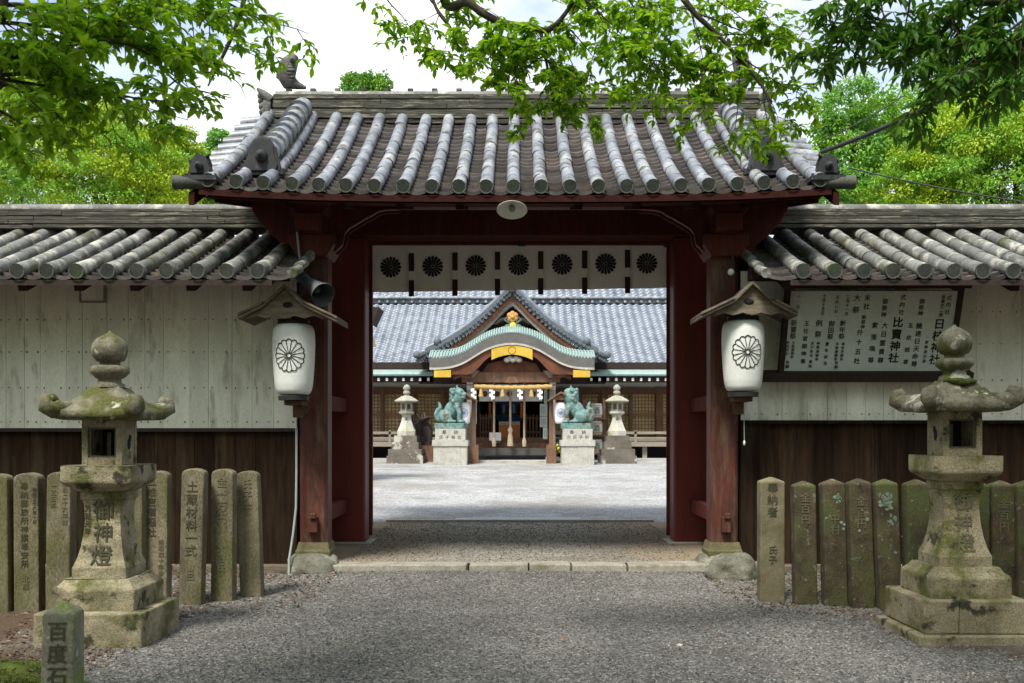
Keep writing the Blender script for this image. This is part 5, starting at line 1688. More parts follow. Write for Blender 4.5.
m.prism(offs(prof_in, 0.20) + offs(prof_in, 0.34)[::-1], 'xz', YG + 0.02, YG + 0.10, 0)
m.prism(offs(prof_in, 0.34) + offs(prof_in, 0.50)[::-1], 'xz', YG + 0.10, YG + 0.16, 1)
m.build('barge_board', [HALLRED, HALLGREY], pg)
m = MB()
pp = offs(prof, 0.5)
m.prism(pp + [(Rp[0][0], Rp[0][1] - 0.8), (Lp[0][0], Lp[0][1] - 0.8)], 'xz', YG + 0.5, YG + 0.6)
m.build('gable_wall', DARKWOOD, pg)
m = MB()
cx_, cz_ = gpx(512.5, 317)
for k in range(6):
    a = math.pi * 2 * k / 6
    m.ell((cx_ + 0.10 * math.sin(a), YG, cz_ + 0.10 * math.cos(a)), (0.09, 0.05, 0.09), 10, 6, 0)
m.ell((cx_, YG - 0.04, cz_), (0.07, 0.05, 0.07), 10, 6, 1)
for s in (-1, 1):
    m.tube([(cx_ + s * 0.15, YG + 0.05, cz_ - 0.06), (cx_ + s * 0.35, YG + 0.05, cz_ - 0.10), (cx_ + s * 0.52, YG + 0.05, cz_ - 0.22)], [0.08, 0.07, 0.03], 8, 2)
m.build('gable_pendant', [mat('peach_carving', (0.55, 0.27, 0.10), (0.45, 0.2, 0.08), 6, 0.6, 0.1), GOLD, DARKWOOD], pg)
m = MB()
cx_, cz_ = gpx(513, 327)
for s in (-1, 1):
    for q in range(4):
        m.ell((cx_ + s * (0.16 + 0.12 * q), YG - 0.25, cz_ - 0.04 - 0.05 * q), (0.12, 0.06, 0.10 - 0.012 * q), 9, 6, 0)
    m.tube([(cx_ + s * 0.1, YG - 0.25, cz_ + 0.08), (cx_ + s * 0.25, YG - 0.25, cz_ + 0.20), (cx_ + s * 0.15, YG - 0.25, cz_ + 0.27)], 0.035, 7, 0)
m.ell((cx_, YG - 0.33, cz_), (0.11, 0.04, 0.11), 12, 6, 1)
m.build('ridge_crest', [mat('green_carving', (0.10, 0.17, 0.14), (0.06, 0.10, 0.08), 6, 0.6, 0.2), mat('yellow_boss', (0.62, 0.55, 0.05), (0.55, 0.45, 0.04), 5, 0.4, 0)], pg)

# curved copper porch roof
YK = 29.3
half = [(429.5, 357.5), (441, 357.2), (453, 355.5), (464, 351.5), (474, 345.5), (484, 339.5), (494, 335.5), (504, 333.3), (512, 332.7)]
KL = [gpx(a, b_, YK) for a, b_ in half]
kxc = KL[-1][0]
KR = [(2 * kxc - x, z) for x, z in KL[:-1]]
KP = KL + KR[::-1]
def smooth(pts, n=4):
    out = []
    for i in range(len(pts) - 1):
        p0, p1, p2, p3 = pts[max(i - 1, 0)], pts[i], pts[i + 1], pts[min(i + 2, len(pts) - 1)]
        for q in range(n):
            t = q / n
            out.append(tuple(0.5 * ((2 * p1[k]) + (-p0[k] + p2[k]) * t + (2 * p0[k] - 5 * p1[k] + 4 * p2[k] - p3[k]) * t * t + (-p0[k] + 3 * p1[k] - 3 * p2[k] + p3[k]) * t ** 3) for k in (0, 1)))
    return out + [pts[-1]]
KS = smooth(KP)
zmin = min(z for x, z in KS)
m = MB()
# the roof rises slightly towards the hall
back = [(x, 31.6, z + 0.42) for x, z in KS]
front = [(x, YK, z - 0.02) for x, z in KS]
mid = [(x, YK + 0.5, z + 0.20) for x, z in KS]
n = len(KS)
m.add(front + mid + back, [(j * n + i, j * n + i + 1, (j + 1) * n + i + 1, (j + 1) * n + i) for j in range(2) for i in range(n - 1)], 0, False)
for i in range(0, n, 1):
    m.tube([(KS[i][0], YK - 0.015, KS[i][1] + 0.0), (KS[i][0], YK + 0.5, KS[i][1] + 0.22), (KS[i][0], 31.6, KS[i][1] + 0.44)], 0.03, 6, 0)
kr = m.build('curved_porch_roof', COPPER, H)
m = MB()
m.prism(offs(KS, 0.02) + offs(KS, 0.30)[::-1], 'xz', YK - 0.0, YK + 0.3, 0)
m.prism(offs(KS, 0.30) + offs(KS, 0.36)[::-1], 'xz', YK - 0.02, YK + 0.3, 1)
m.build('roof_edge', [mat('grey_shingle_edge', (0.13, 0.125, 0.115), (0.10, 0.095, 0.09), 5, 0.8, 0.2), PALESTONE], kr)
m = MB()
inner = [p for p in KS if KS[0][0] + 0.35 < p[0] < KS[-1][0] - 0.35]
dd = [0.36 + 0.42 * (1 - ((x - kxc) / (KS[-1][0] - kxc)) ** 2) ** 0.0 for x, z in inner]
m.prism(offs(inner, 0.37) + [(x, z - 0.37 - (0.18 + 0.22 * math.exp(-((abs(x - kxc) - 1.15) / 0.35) ** 2))) for x, z in inner][::-1], 'xz', YK + 0.05, YK + 0.12)
m.build('curved_barge_board', HALLRED, kr)
m = MB()
cen = [p for p in KS if abs(p[0] - kxc) < 0.66]
m.prism(offs(cen, 0.375) + [(x, z - 0.375 - 0.27 - 0.06 * (abs(x - kxc) / 0.66) ** 2) for x, z in cen][::-1], 'xz', YK + 0.0, YK + 0.045)
ringpts = [(0.11 * math.cos(2 * math.pi * q / 16), 0.11 * math.sin(2 * math.pi * q / 16)) for q in range(16)]
zc_ = max(z for x, z in KS) - 0.52
ribbon(m, ringpts, 0.02, lambda x, y: (kxc + x, YK - 0.004, zc_ + y), 1, True)
GPM = [GOLD, mat('gilt_shadow_line', (0.22, 0.13, 0.02), None, 5, 0.6, 0)]
m.build('gilt_plate', GPM, kr)
for s in (-1, 1):
    m = MB()
    x0, x1 = sorted((kxc + s * 1.80, kxc + s * 2.30))
    m.box(x0, x1, YK + 0.0, YK + 0.045, zmin - 0.58, zmin - 0.37)
    m.build('gilt_plate', GPM, kr)
# porch timbers
Yp = 29.8
for px in (470, 552.5):
    x = pxx(px, Yp)
    m = MB(); m.box(x - 0.085, x + 0.085, Yp - 0.085, Yp + 0.085, ZG + 0.12, pz(374, Yp)); m.box(x - 0.2, x + 0.2, Yp - 0.2, Yp + 0.2, ZG - 0.05, ZG + 0.13, 1)
    m.box(x - 0.095, x + 0.095, Yp - 0.095, Yp + 0.095, pz(390, Yp), pz(386, Yp), 2); m.box(x - 0.095, x + 0.095, Yp - 0.095, Yp + 0.095, pz(384, Yp), pz(380, Yp), 2)
    m.prism([(x - 0.12, pz(378, Yp)), (x + 0.12, pz(378, Yp)), (x + 0.28, pz(371, Yp)), (x - 0.28, pz(371, Yp))], 'xz', Yp - 0.2, Yp + 0.2)
    m.build('porch_pillar', [HALLGREY, PALESTONE, mat('pale_fitting', (0.5, 0.5, 0.45), None, 5, 0.6, 0)], H)
m = MB()
m.box(pxx(462, Yp), pxx(560, Yp), Yp - 0.12, Yp + 0.12, pz(382.5, Yp), pz(372.5, Yp), 0)
m.prism([gpx(482, 372.5, Yp), gpx(541, 372.5, Yp), gpx(536, 364, Yp), gpx(524, 361, Yp), gpx(500, 361, Yp), gpx(488, 364, Yp)], 'xz', Yp - 0.08, Yp + 0.08, 1)
m.prism([gpx(505, 383, Yp), gpx(519, 383, Yp), gpx(516, 377, Yp), gpx(508, 377, Yp)], 'xz', Yp - 0.2, Yp - 0.1, 0)
for s in (-1, 1):
    m.tube([(kxc + s * 1.2, Yp - 0.1, pz(377, Yp)), (kxc + s * 1.55, Yp - 0.15, pz(374, Yp)), (kxc + s * 1.75, Yp - 0.15, pz(379, Yp))], [0.12, 0.10, 0.04], 8, 0)
m.build('porch_beam', [HALLWOOD, HALLRED], H)
m = MB()
for q in range(5):
    m.ell((pxx(507 + 3 * q, YK + 0.2), YK + 0.15, pz(360 - (1.5 if q in (1, 3) else 0), YK + 0.2)), (0.10, 0.08, 0.08), 8, 6)
m.build('porch_carving', PALESTONE, H)
m = MB(); m.box(pxx(478, 31.4), pxx(543, 31.4), 31.4, 31.5, pz(390, 31.4), pz(376, 31.4)); m.build('porch_transom', PLASTER, H)
# doorway inside
Yd = 32.6
m = MB()
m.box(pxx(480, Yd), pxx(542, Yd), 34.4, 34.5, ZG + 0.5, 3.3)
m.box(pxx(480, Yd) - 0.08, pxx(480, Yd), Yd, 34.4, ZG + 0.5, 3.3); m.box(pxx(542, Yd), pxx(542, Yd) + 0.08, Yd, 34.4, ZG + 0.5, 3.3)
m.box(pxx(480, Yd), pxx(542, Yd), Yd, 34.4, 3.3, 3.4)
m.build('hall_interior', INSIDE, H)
m = MB()
m.box(pxx(496, 33.6), pxx(522, 33.6), 33.6, 33.65, pz(421, 33.6), pz(401, 33.6), 0)
for q in range(5):
    m.box(pxx(497.5 + 5 * q, 33.5), pxx(500 + 5 * q, 33.5), 33.5, 33.55, pz(415 - q % 2 * 2, 33.5), pz(404 + q % 3, 33.5), 1 if q % 2 else 2)
m.build('altar_hanging', [BLUECLOTH, mat('pale_blue_paper', (0.30, 0.42, 0.5), None, 5), INSIDE], H)
m = MB()
for px in (489.7, 521.5):
    m.box(pxx(px - 1.2, 33), pxx(px + 1.2, 33), 33.0, 33.04, pz(418, 33), pz(403, 33))
m.build('orange_banner', mat('orange_banner', (0.70, 0.20, 0.03), (0.6, 0.16, 0.02), 4), H)
for a, b_ in ((480.5, 491.5), (526.5, 540)):
    m = MB()
    xa, xb = pxx(a, Yd), pxx(b_, Yd)
    for q in range(5):
        x = xa + (xb - xa) * q / 4
        m.box(x - 0.025, x + 0.025, Yd - 0.02, Yd + 0.02, pz(438, Yd), pz(414 + (q % 2), Yd))
    m.box(xa, xb, Yd - 0.015, Yd + 0.015, pz(419, Yd), pz(417.5, Yd)); m.box(xa, xb, Yd - 0.015, Yd + 0.015, pz(433, Yd), pz(431, Yd))
    m.build('door_lattice', mat('door_lattice_wood', (0.16, 0.09, 0.05), (0.11, 0.06, 0.035), 4), H)
m = MB()
for q, (ya, yb, Y0) in enumerate(((437.5, 443, 31.4), (443, 448, 30.9), (448, 454.5, 30.45))):
    m.box(pxx(473, Y0), pxx(549, Y0), Y0, Y0 + (1.6 if q == 0 else 0.56), pz(yb, Y0) - 0.02, pz(ya, Y0), 0 if q < 2 else 1)
m.build('porch_step', [HALLWOOD, mat('dark_step', (0.10, 0.095, 0.085), (0.07, 0.065, 0.06), 4)], H, 0.01)
m = MB()
m.box(pxx(462, 29.4), pxx(566, 29.4), 29.35, 31.4, ZG - 0.2, ZG + 0.03)
m.build('stone_apron', PALESTONE, H, 0.01)
m = MB()
x0, x1 = pxx(479.5, 31.5), pxx(542, 31.5)
nx = 40
vs = [(x0 + (x1 - x0) * i / nx, 31.32 + 0.02 * math.sin(i * 0.9), z) for z in (pz(401.5, 31.5), pz(390, 31.5)) for i in range(nx + 1)]
m.add(vs, [(i, i + 1, nx + 2 + i, nx + 1 + i) for i in range(nx)], 0, True)
for px in (484.8, 497.2, 509.5, 521.5, 533.5):
    c0 = pxx(px, 31.3)
    crest_solid(m, lambda x, y: (c0 + x, 31.29, pz(394, 31.3) + y), 0.095, 1)
m.build('door_curtain', [CLOTH, MAROON], H)

# things in front of the hall
rope = thing('straw_rope', (pxx(512, 29.6), 29.6, pz(387, 29.6)), 'thick straw rope with tassels and white paper streamers across the porch', 'sacred rope')
m = MB()
pts = [P(474 + 78 * q / 30, 386.6 + 1.2 * math.sin(math.pi * q / 30), 29.6) for q in range(31)]
m.tube(pts, [0.075 + 0.012 * math.sin(q * 2.1) for q in range(31)], 10)
m.build('rope', STRAW, rope)
for px in (481, 502.5, 531.5):
    m = MB(); m.tube([P(px, 388, 29.58), P(px, 392, 29.58), P(px, 396.5, 29.58)], [0.03, 0.05, 0.075], 8); m.build('tassel', STRAW, rope)
for px in (473.5, 492, 520, 540):
    m = MB()
    for q in range(4):
        p = P(px + (0.9 if q % 2 else -0.9), 389 + 2.6 * q, 29.55)
        m.prism([(p.x - 0.05, p.z - 0.085), (p.x + 0.055, p.z - 0.06), (p.x + 0.05, p.z + 0.03), (p.x - 0.055, p.z + 0.01)], 'xz', 29.55 + 0.008 * q, 29.556 + 0.008 * q)
    m.build('paper_streamer', PAPERWHITE, rope)
for px, yb, big, lab in ((494, 446, 0, 'bell rope left of the thick tasselled middle rope, behind the white paper box'), (510.3, 446, 1, 'middle bell rope with the largest tassel, before the orange box'), (524.3, 446, 0, 'bell rope hanging nearest the pale green notice strip')):
    t = thing('bell_rope', P(px, 446, 30.2), lab, 'bell rope', 'bell ropes hanging in the porch')
    m = MB(); m.tube([P(px, 383, 30.2), P(px, 400, 30.2), P(px, 440, 30.2)], 0.034, 8); m.build('rope', HEMP, t)
    m = MB()
    if big: m.tube([P(px, 427, 30.2), P(px, 430, 30.2), P(px, 433, 30.2), P(px, 436, 30.2), P(px, 446, 30.2)], [0.04, 0.085, 0.05, 0.075, 0.10], 9)
    else: m.tube([P(px, 438, 30.2), P(px, 441, 30.2), P(px, 446.5, 30.2)], [0.035, 0.07, 0.06], 9)
    m.build('tassel', HEMP, t)
ob = thing('offertory_box', P(509, 437, 32.2), 'orange wooden offertory box in the hall doorway', 'offertory box')
m = MB()
m.box(pxx(499, 32.2), pxx(520, 32.2), 32.0, 32.5, pz(438, 32.2), pz(425, 32.2)); m.build('box_body', ORANGEBOX, ob, 0.01)
m = MB()
for q in range(12):
    x = pxx(499.5 + 20 * q / 11, 32.2); m.box(x - 0.015, x + 0.015, 32.0, 32.5, pz(425, 32.2), pz(423.5, 32.2))
m.box(pxx(499, 32.2), pxx(520, 32.2), 31.98, 32.02, pz(425, 32.2), pz(421.5, 32.2), 1)
m.build('box_grille', [ORANGEBOX, HEMP], ob)
pbx = thing('paper_box', P(495, 440, 30.6), 'pair of white paper cards on a low stand at the porch steps', 'paper box')
for a, b_ in ((489.3, 494.3), (495.3, 501)):
    m = MB(); m.box(pxx(a, 30.6), pxx(b_, 30.6), 30.6, 30.65, pz(440.5, 30.6), pz(432.5, 30.6)); m.build('card', PAPERWHITE, pbx)
m = MB(); m.box(pxx(490, 30.6), pxx(500, 30.6), 30.62, 30.9, pz(443, 30.6), pz(440.5, 30.6)); m.build('stand', HALLWOOD, pbx)
ns = thing('notice_strip', P(544, 440, 30.6), 'pale green notice boards one above another beside the porch pillar', 'notice')
for a, b_, c0, d0 in ((540, 547.3, 404, 416), (540, 547.3, 416.5, 427), (543, 547.3, 427.5, 439), (544, 547, 390, 403.5)):
    m = MB(); m.box(pxx(a, 30.6), pxx(b_, 30.6), 30.6, 30.64, pz(d0, 30.6), pz(c0, 30.6))
    for q in range(3):
        m.box(pxx(a + 1.5 + q * 1.6, 30.6), pxx(a + 2.0 + q * 1.6, 30.6), 30.594, 30.6, pz(d0 - 2, 30.6), pz(c0 + 2, 30.6), 1)
    m.build('panel', [SIGNGREEN, mat('grey_script', (0.22, 0.25, 0.22), None, 5, 0.9, 0)], ns)
wp = thing('white_panel', P(475.5, 423, 30.6), 'narrow white panel standing inside the left porch pillar', 'panel')
m = MB(); m.box(pxx(473.8, 30.6), pxx(476.6, 30.6), 30.6, 30.66, pz(424, 30.6), pz(392, 30.6)); m.build('panel', PLASTER, wp)
fl = thing('flower_pot', P(554, 452, 29.3), 'pot of yellow flowers at the foot of the porch pillar', 'flower pot')
m = MB(); m.lathe([(0.09, pz(456.5, 29.2)), (0.13, pz(451, 29.2))], pxx(554, 29.2), 29.2, 12); m.build('pot', HALLWOOD, fl)
m = MB(); rs = random.Random(9)
for q in range(26):
    m.ell((pxx(554, 29.2) + rs.uniform(-0.16, 0.16), 29.2 + rs.uniform(-0.1, 0.1), pz(449, 29.2) + rs.uniform(-0.12, 0.14)), (0.04, 0.04, 0.04), 6, 4, 0 if q % 2 else 1)
m.build('flowers', [mat('yellow_petal', (0.6, 0.5, 0.05), None, 5), LEAFMID], fl)

# small lanterns at the porch
def small_lantern(px, label):
    Y = 29.0
    c = P(px, 413, Y)
    root = thing('paper_lantern', c, label, 'paper lantern')
    m = MB()
    s = 0.82
    m.lathe([(r * s, c.z + z * s) for r, z in LPROF], c.x, c.y, 24)
    crest_lines(m, lambda x, y: (c.x + (lan_r(y / s) * s + 0.006) * math.sin(x / 0.185), c.y - (lan_r(y / s) * s + 0.006) * math.cos(x / 0.185), c.z + y), 0.13, 1, 0.07)
    m.build('paper_body', [mat('bright_paper', (0.78, 0.79, 0.80), (0.72, 0.73, 0.74), 3, 0.8, 0.05), BLUEINK], root)
    return c
cl = small_lantern(464.2, 'white paper lantern with blue crest by the left lion dog, at the porch pillar')
cr = small_lantern(560.6, 'white paper lantern with blue crest between the porch pillar and the right lion dog')
for c, s, lab in ((cl, -1, 'brown gabled stand holding the small lantern beside the left lion dog'), (cr, 1, 'brown gabled stand holding the small lantern beside the right lion dog')):
    root = thing('lantern_stand', (c.x, 29.2, ZG), lab, 'lantern stand')
    m = MB()
    zt = c.z + 0.62
    for a in (-1, 1):
        m.beam((c.x, 29.0, zt), (c.x + a * 0.36, 29.0, zt - 0.25), 0.7, 0.035, 0, (0, 1, 0)) if False else m.prism([(c.x, zt), (c.x + a * 0.38, zt - 0.25), (c.x + a * 0.38, zt - 0.29), (c.x, zt - 0.05)], 'xz', 28.7, 29.4)
    m.prism([(c.x - 0.27, zt - 0.24), (c.x + 0.27, zt - 0.24), (c.x, zt - 0.05)], 'xz', 28.78, 28.82)
    m.build('stand_roof', HALLWOOD, root)
    m = MB(); xx = c.x - s * 0.27
    m.box(xx - 0.06, xx + 0.06, 29.12, 29.24, ZG - 0.05, zt - 0.2); m.box(xx - 0.14, xx + 0.14, 29.05, 29.3, ZG - 0.05, ZG + 0.5)
    m.build('stand_post', HALLWOOD, root)

# lion dogs on pedestals
def pedestal(px0, px1, label, words):
    Y = 28.3
    xa, xb = pxx(px0, Y), pxx(px1, Y); xm = (xa + xb) / 2; h = (xb - xa) / 2
    root = thing('pedestal', (xm, Y + h, ZG - 0.1), label, 'pedestal')
    yc = Y + h
    m = MB()
    z = [gz(Y) - 0.15, pz(446, Y), pz(440, Y), pz(428.7, Y)]
    m.sq([(h * 0.93, z[0]), (h * 0.93, z[1])], xm, yc)
    m.box(xm - 0.012, xm + 0.30, yc - h * 0.945, yc - h * 0.9, z[0], z[1] - 0.01)
    m.build('base', PALESTONE, root, 0.01)
    m = MB(); m.sq([(h, z[1]), (h, z[2])], xm, yc); m.build('ledge', PALESTONE, root, 0.015)
    m = MB(); m.sq([(h * 0.84, z[2]), (h * 0.84, z[3])], xm, yc)
    yf = yc - h * 0.84 - 0.004
    for k, ch in enumerate(words[0]):
        m.text(ch, (xm - 0.17 + 0.34 * k, yf, z[3] - 0.10), 0.13, 1)
    for k, ch in enumerate(words[1]):
        m.text(ch, (xm - 0.26 + 0.173 * k, yf, z[3] - 0.245), 0.12, 1)
    m.build('inscribed_block', [PALESTONE, INK], root, 0.0)
    return xm, yc, z[3], h
def lion_dog(xm, yc, z0, h, flip, label, seed):
    root = thing('lion_dog', (xm, yc, z0), label, 'guardian statue')
    m = MB()
    m.box(-0.41, 0.41, -0.26, 0.26, 0.0, 0.15)
    m.build('plinth', BRONZE, root, 0.012, rel=(0, 0, 0))
    m = MB()
    def e(c, r, rot=0.0):
        m.ell((c[0], c[1], c[2] + 0.15), r, 14, 10, 0, Matrix.Rotation(rot, 3, 'Y'))
    e((-0.14, 0, 0.20), (0.22, 0.19, 0.20)); e((0.0, 0, 0.36), (0.20, 0.17, 0.30), 0.55); e((0.12, 0, 0.50), (0.19, 0.18, 0.22))
    e((0.15, 0, 0.68), (0.20, 0.20, 0.20)); e((0.22, -0.02, 0.82), (0.16, 0.155, 0.15)); e((0.35, -0.03, 0.78), (0.09, 0.10, 0.07)); e((0.34, -0.03, 0.70), (0.08, 0.09, 0.035))
    e((0.40, -0.03, 0.81), (0.04, 0.06, 0.035)); e((0.30, -0.11, 0.88), (0.05, 0.045, 0.035)); e((0.30, 0.06, 0.88), (0.05, 0.045, 0.035))
    e((0.13, -0.14, 0.90), (0.05, 0.03, 0.08), -0.4); e((0.13, 0.12, 0.90), (0.05, 0.03, 0.08), -0.4); e((0.17, -0.02, 0.97), (0.035, 0.035, 0.08))
    for k in range(22):
        a = k * 2.4; zz = 0.56 + 0.017 * k
        e((0.10 - 0.16 * abs(math.cos(a)) * 0.6, 0.19 * math.sin(a), zz), (0.055, 0.05, 0.055))
    for s in (-1, 1):
        m.tube([(0.20, s * 0.11, 0.62), (0.26, s * 0.12, 0.42), (0.25, s * 0.12, 0.22)], [0.085, 0.066, 0.06], 10); e((0.29, s * 0.12, 0.045), (0.095, 0.07, 0.05))
        e((-0.12, s * 0.16, 0.17), (0.17, 0.085, 0.16)); e((0.06, s * 0.19, 0.05), (0.14, 0.06, 0.05)); e((-0.02, s * 0.17, 0.10), (0.10, 0.05, 0.09))
    m.tube([(-0.28, 0, 0.22), (-0.39, 0, 0.26), (-0.42, 0, 0.40), (-0.36, 0, 0.52), (-0.30, 0, 0.58), (-0.33, 0, 0.68), (-0.36, 0, 0.75)], [0.05, 0.06, 0.075, 0.08, 0.06, 0.04, 0.012], 10)
    m.tube([(-0.40, 0.02, 0.36), (-0.30, 0.02, 0.48), (-0.22, 0.0, 0.50)], [0.05, 0.05, 0.015], 8)
    o = m.build('statue_body', BRONZE, root, rel=(0, 0, 0))
    rm = o.modifiers.new('remesh', 'REMESH'); rm.mode = 'VOXEL'; rm.voxel_size = 0.014; rm.use_smooth_shade = True
    sm = o.modifiers.new('smooth', 'SMOOTH'); sm.iterations = 2; sm.factor = 0.5
    if flip: root.rotation_euler = (0, 0, math.pi - 0.2)
    else: root.rotation_euler = (0, 0, 0.12 - 0.3)
    root.scale = (1.06, 1.06, 1.06)
pl_ = pedestal(432, 468, 'pale stone pedestal under the left lion dog whose tail curls towards the lattice', ('奉納', '氏子有志'))
lion_dog(*pl_, False, 'green bronze lion dog facing right, mouth towards the porch, left of the steps', 1)
pr_ = pedestal(560.5, 595.5, 'pale stone pedestal under the right lion dog near the stacked barrels', ('奉納', '元氏子中'))
lion_dog(*pr_, True, 'green bronze lion dog facing left, sitting in front of the stacked barrels', 2)

# courtyard stone lanterns
def court_lantern(px, label, seed):
    Y = 29.5
    x = pxx(px, Y); k = Y / FPX
    root = thing('stone_lantern', (x, Y, gz(Y)), label, 'stone lantern')
    zz = lambda py: CAMZ - (py - CY) * k
    S1 = mat('white_shaft_stone', (0.50, 0.49, 0.43), (0.38, 0.38, 0.30), 5, 0.9, 0.3, 0.01, c3=(0.33, 0.33, 0.20), s3=2)
    S2 = mat('stained_base_stone', (0.17, 0.15, 0.12), (0.09, 0.08, 0.065), 3, 0.9, 0.4, 0.02, c3=(0.42, 0.41, 0.36), s3=1.6, p3=(0.56, 0.6))
    S3 = mat('lantern_grey_stone', (0.36, 0.35, 0.30), (0.25, 0.245, 0.20), 5, 0.9, 0.4, 0.02, c3=(0.30, 0.31, 0.20), s3=2)
    m = MB(); m.sq([(0.53, gz(Y) - 0.12), (0.53, zz(455.5))], x, Y); m.sq([(0.49, zz(455.5)), (0.49, zz(449))], x, Y); m.build('base_steps', S2, root, 0.015)
    m = MB(); m.sq([(0.40, zz(449)), (0.39, zz(442))], x, Y); m.sq([(0.34, zz(442)), (0.33, zz(435.5))], x, Y); m.build('pedestal', S2, root, 0.015)
    m = MB(); m.lathe([(0.30, zz(435.5)), (0.30, zz(431)), (0.24, zz(427)), (0.17, zz(421)), (0.145, zz(416)), (0.16, zz(415))], x, Y, 6, 0, False, math.pi / 6)
    m.text('奉献', (x, Y - 0.165, zz(419)), 0.13, 1); m.build('shaft', [S1, INK], root, 0.01)
    m = MB(); m.lathe([(0.17, zz(415)), (0.25, zz(413.5)), (0.25, zz(411.5))], x, Y, 6, 0, False, math.pi / 6); m.build('platform', S1 if seed == 2 else S3, root, 0.01)
    m = MB()
    for q in range(6):
        a = math.pi / 6 + q * math.pi / 3
        m.tube([(x + 0.165 * math.cos(a), Y + 0.165 * math.sin(a), zz(411.5)), (x + 0.165 * math.cos(a), Y + 0.165 * math.sin(a), zz(402.5))], 0.035, 6)
    m.lathe([(0.18, zz(411.5)), (0.18, zz(409.5))], x, Y, 6, 0, False, math.pi / 6); m.lathe([(0.18, zz(404)), (0.18, zz(402.5))], x, Y, 6, 0, False, math.pi / 6)
    m.build('firebox', S3, root, 0.004)
    m = MB(); m.lathe([(0.30, zz(402.5)), (0.385, zz(402)), (0.395, zz(400.8)), (0.28, zz(398.5)), (0.15, zz(396.2)), (0.09, zz(395.7))], x, Y, 6, 0, False, math.pi / 6); rf = m.build('roof', S3, root, 0.012)
    m = MB(); m.lathe([(0.09, zz(395.8)), (0.07, zz(394.5)), (0.11, zz(393.8)), (0.10, zz(391.5)), (0.065, zz(390.8)), (0.105, zz(389.5)), (0.11, zz(387.5)), (0.07, zz(385.5)), (0.01, zz(384.3))], x, Y, 14); m.build('finial', S3, rf)
court_lantern(406.7, 'tall pale stone lantern with stained dark base, beside the dark gnarled sculpture', 1)
court_lantern(616.8, 'tall stone lantern with clean white shaft, in front of the right lattice screens', 2)

# stacked barrels on a rack
rk = thing('barrel_rack', P(596, 455, 31.0), 'dark wooden rack behind the right lion dog holding white barrels', 'rack')
Yr = 30.8
m = MB()
for q, py in enumerate((417.5, 434.5, 452.5)):
    m.box(pxx(584, Yr), pxx(606, Yr), Yr - 0.1, Yr + 0.5, pz(py + 2, Yr), pz(py, Yr))
for px in (585, 605): m.box(pxx(px, Yr) - 0.04, pxx(px, Yr) + 0.04, Yr + 0.3, Yr + 0.42, ZG - 0.05, pz(398, Yr))
m.build('rack_frame', HALLWOOD, rk)
labs = ['white straw barrel on the top shelf, right of the lion dog head', 'white straw barrel on the middle shelf, behind the lion dog tail', 'white straw barrel on the lowest shelf beside the pedestal']
for q, (ya, yb) in enumerate(((403.5, 417.5), (421, 434.5), (439.5, 452.5))):
    t = thing('sake_barrel', P(596.5, yb, Yr + 0.1), labs[q], 'barrel', 'barrels on the rack')
    x = pxx(596.3, Yr); z0, z1 = pz(yb, Yr), pz(ya, Yr)
    m = MB(); m.lathe([(0.17, z0), (0.195, z0 + 0.08), (0.20, (z0 + z1) / 2), (0.195, z1 - 0.08), (0.17, z1)], x, Yr + 0.12, 18)
    m.text('酒', (x, Yr - 0.09, (z0 + z1) / 2), 0.22, 1); m.build('barrel_body', [mat('straw_white', (0.60, 0.62, 0.54), (0.50, 0.53, 0.45), 5), mat('green_black_script', (0.05, 0.07, 0.05), None, 5, 0.9, 0)], t)
    for z in (z0 + 0.07, z1 - 0.07):
        m = MB(); m.lathe([(0.20, z - 0.012), (0.203, z + 0.012)], x, Yr + 0.12, 18); m.build('straw_band', STRAW, t)

# dark gnarled sculpture
sc_ = thing('gnarled_sculpture', P(425, 446, 30.2), 'dark gnarled root sculpture between left stone lantern and left lion dog', 'sculpture')
m = MB(); rs = random.Random(31)
base = P(425, 446, 30.2)
for q in range(9):
    p = Vector((base.x + rs.uniform(-0.2, 0.2), 30.2 + rs.uniform(-0.1, 0.1), base.z))
    pts = [p.copy()]
    d = Vector((rs.uniform(-0.5, 0.5), 0, 1)).normalized()
    for k in range(6):
        d = (d + Vector((rs.uniform(-0.9, 0.9), rs.uniform(-0.4, 0.4), rs.uniform(-0.2, 0.5)))).normalized()
        p = p + d * 0.19; p.x = max(base.x - 0.36, min(base.x + 0.36, p.x)); pts.append(p.copy())
    m.tube(pts, [0.10, 0.095, 0.085, 0.075, 0.06, 0.045, 0.015], 8)
m.ell((base.x + 0.02, 30.2, base.z + 0.35), (0.22, 0.16, 0.4), 12, 8)
m.build('root_wood', mat('dark_root', (0.06, 0.045, 0.04), (0.03, 0.022, 0.02), 6, 0.7, 0.5, 0.03), sc_)
m = MB(); m.box(base.x - 0.4, base.x + 0.4, 29.95, 30.5, gz(30.2) - 0.1, base.z + 0.02); m.build('stand', HALLWOOD, sc_)

# roofed side fence whose end shows at the left of the gateway
sb = thing('side_fence', (-4.4, 22.4, gz(22)), 'dark roofed side fence just showing its roof end left of the hall roof', 'fence')
m = MB(); m.box(-6.4, pxx(362, 22.6), 22.2, 22.6, gz(22) - 0.1, pz(320, 22.4)); m.build('boarding', HALLWOOD, sb)
m = MB(); m.prism([gpx(290, 308, 22.7), gpx(384, 311.5, 22.7), gpx(376.5, 328, 22.7), gpx(367, 321, 22.7), gpx(290, 321, 22.7)], 'xz', 21.9, 22.7)
m.build('roof', DARKWOOD, sb)
m = MB(); m.prism([gpx(352, 322, 22.2), gpx(368, 321, 22.2), gpx(376.5, 347, 22.2), gpx(352, 347, 22.2)], 'xz', 22.12, 22.19); m.build('end_board', HALLGREY, sb)

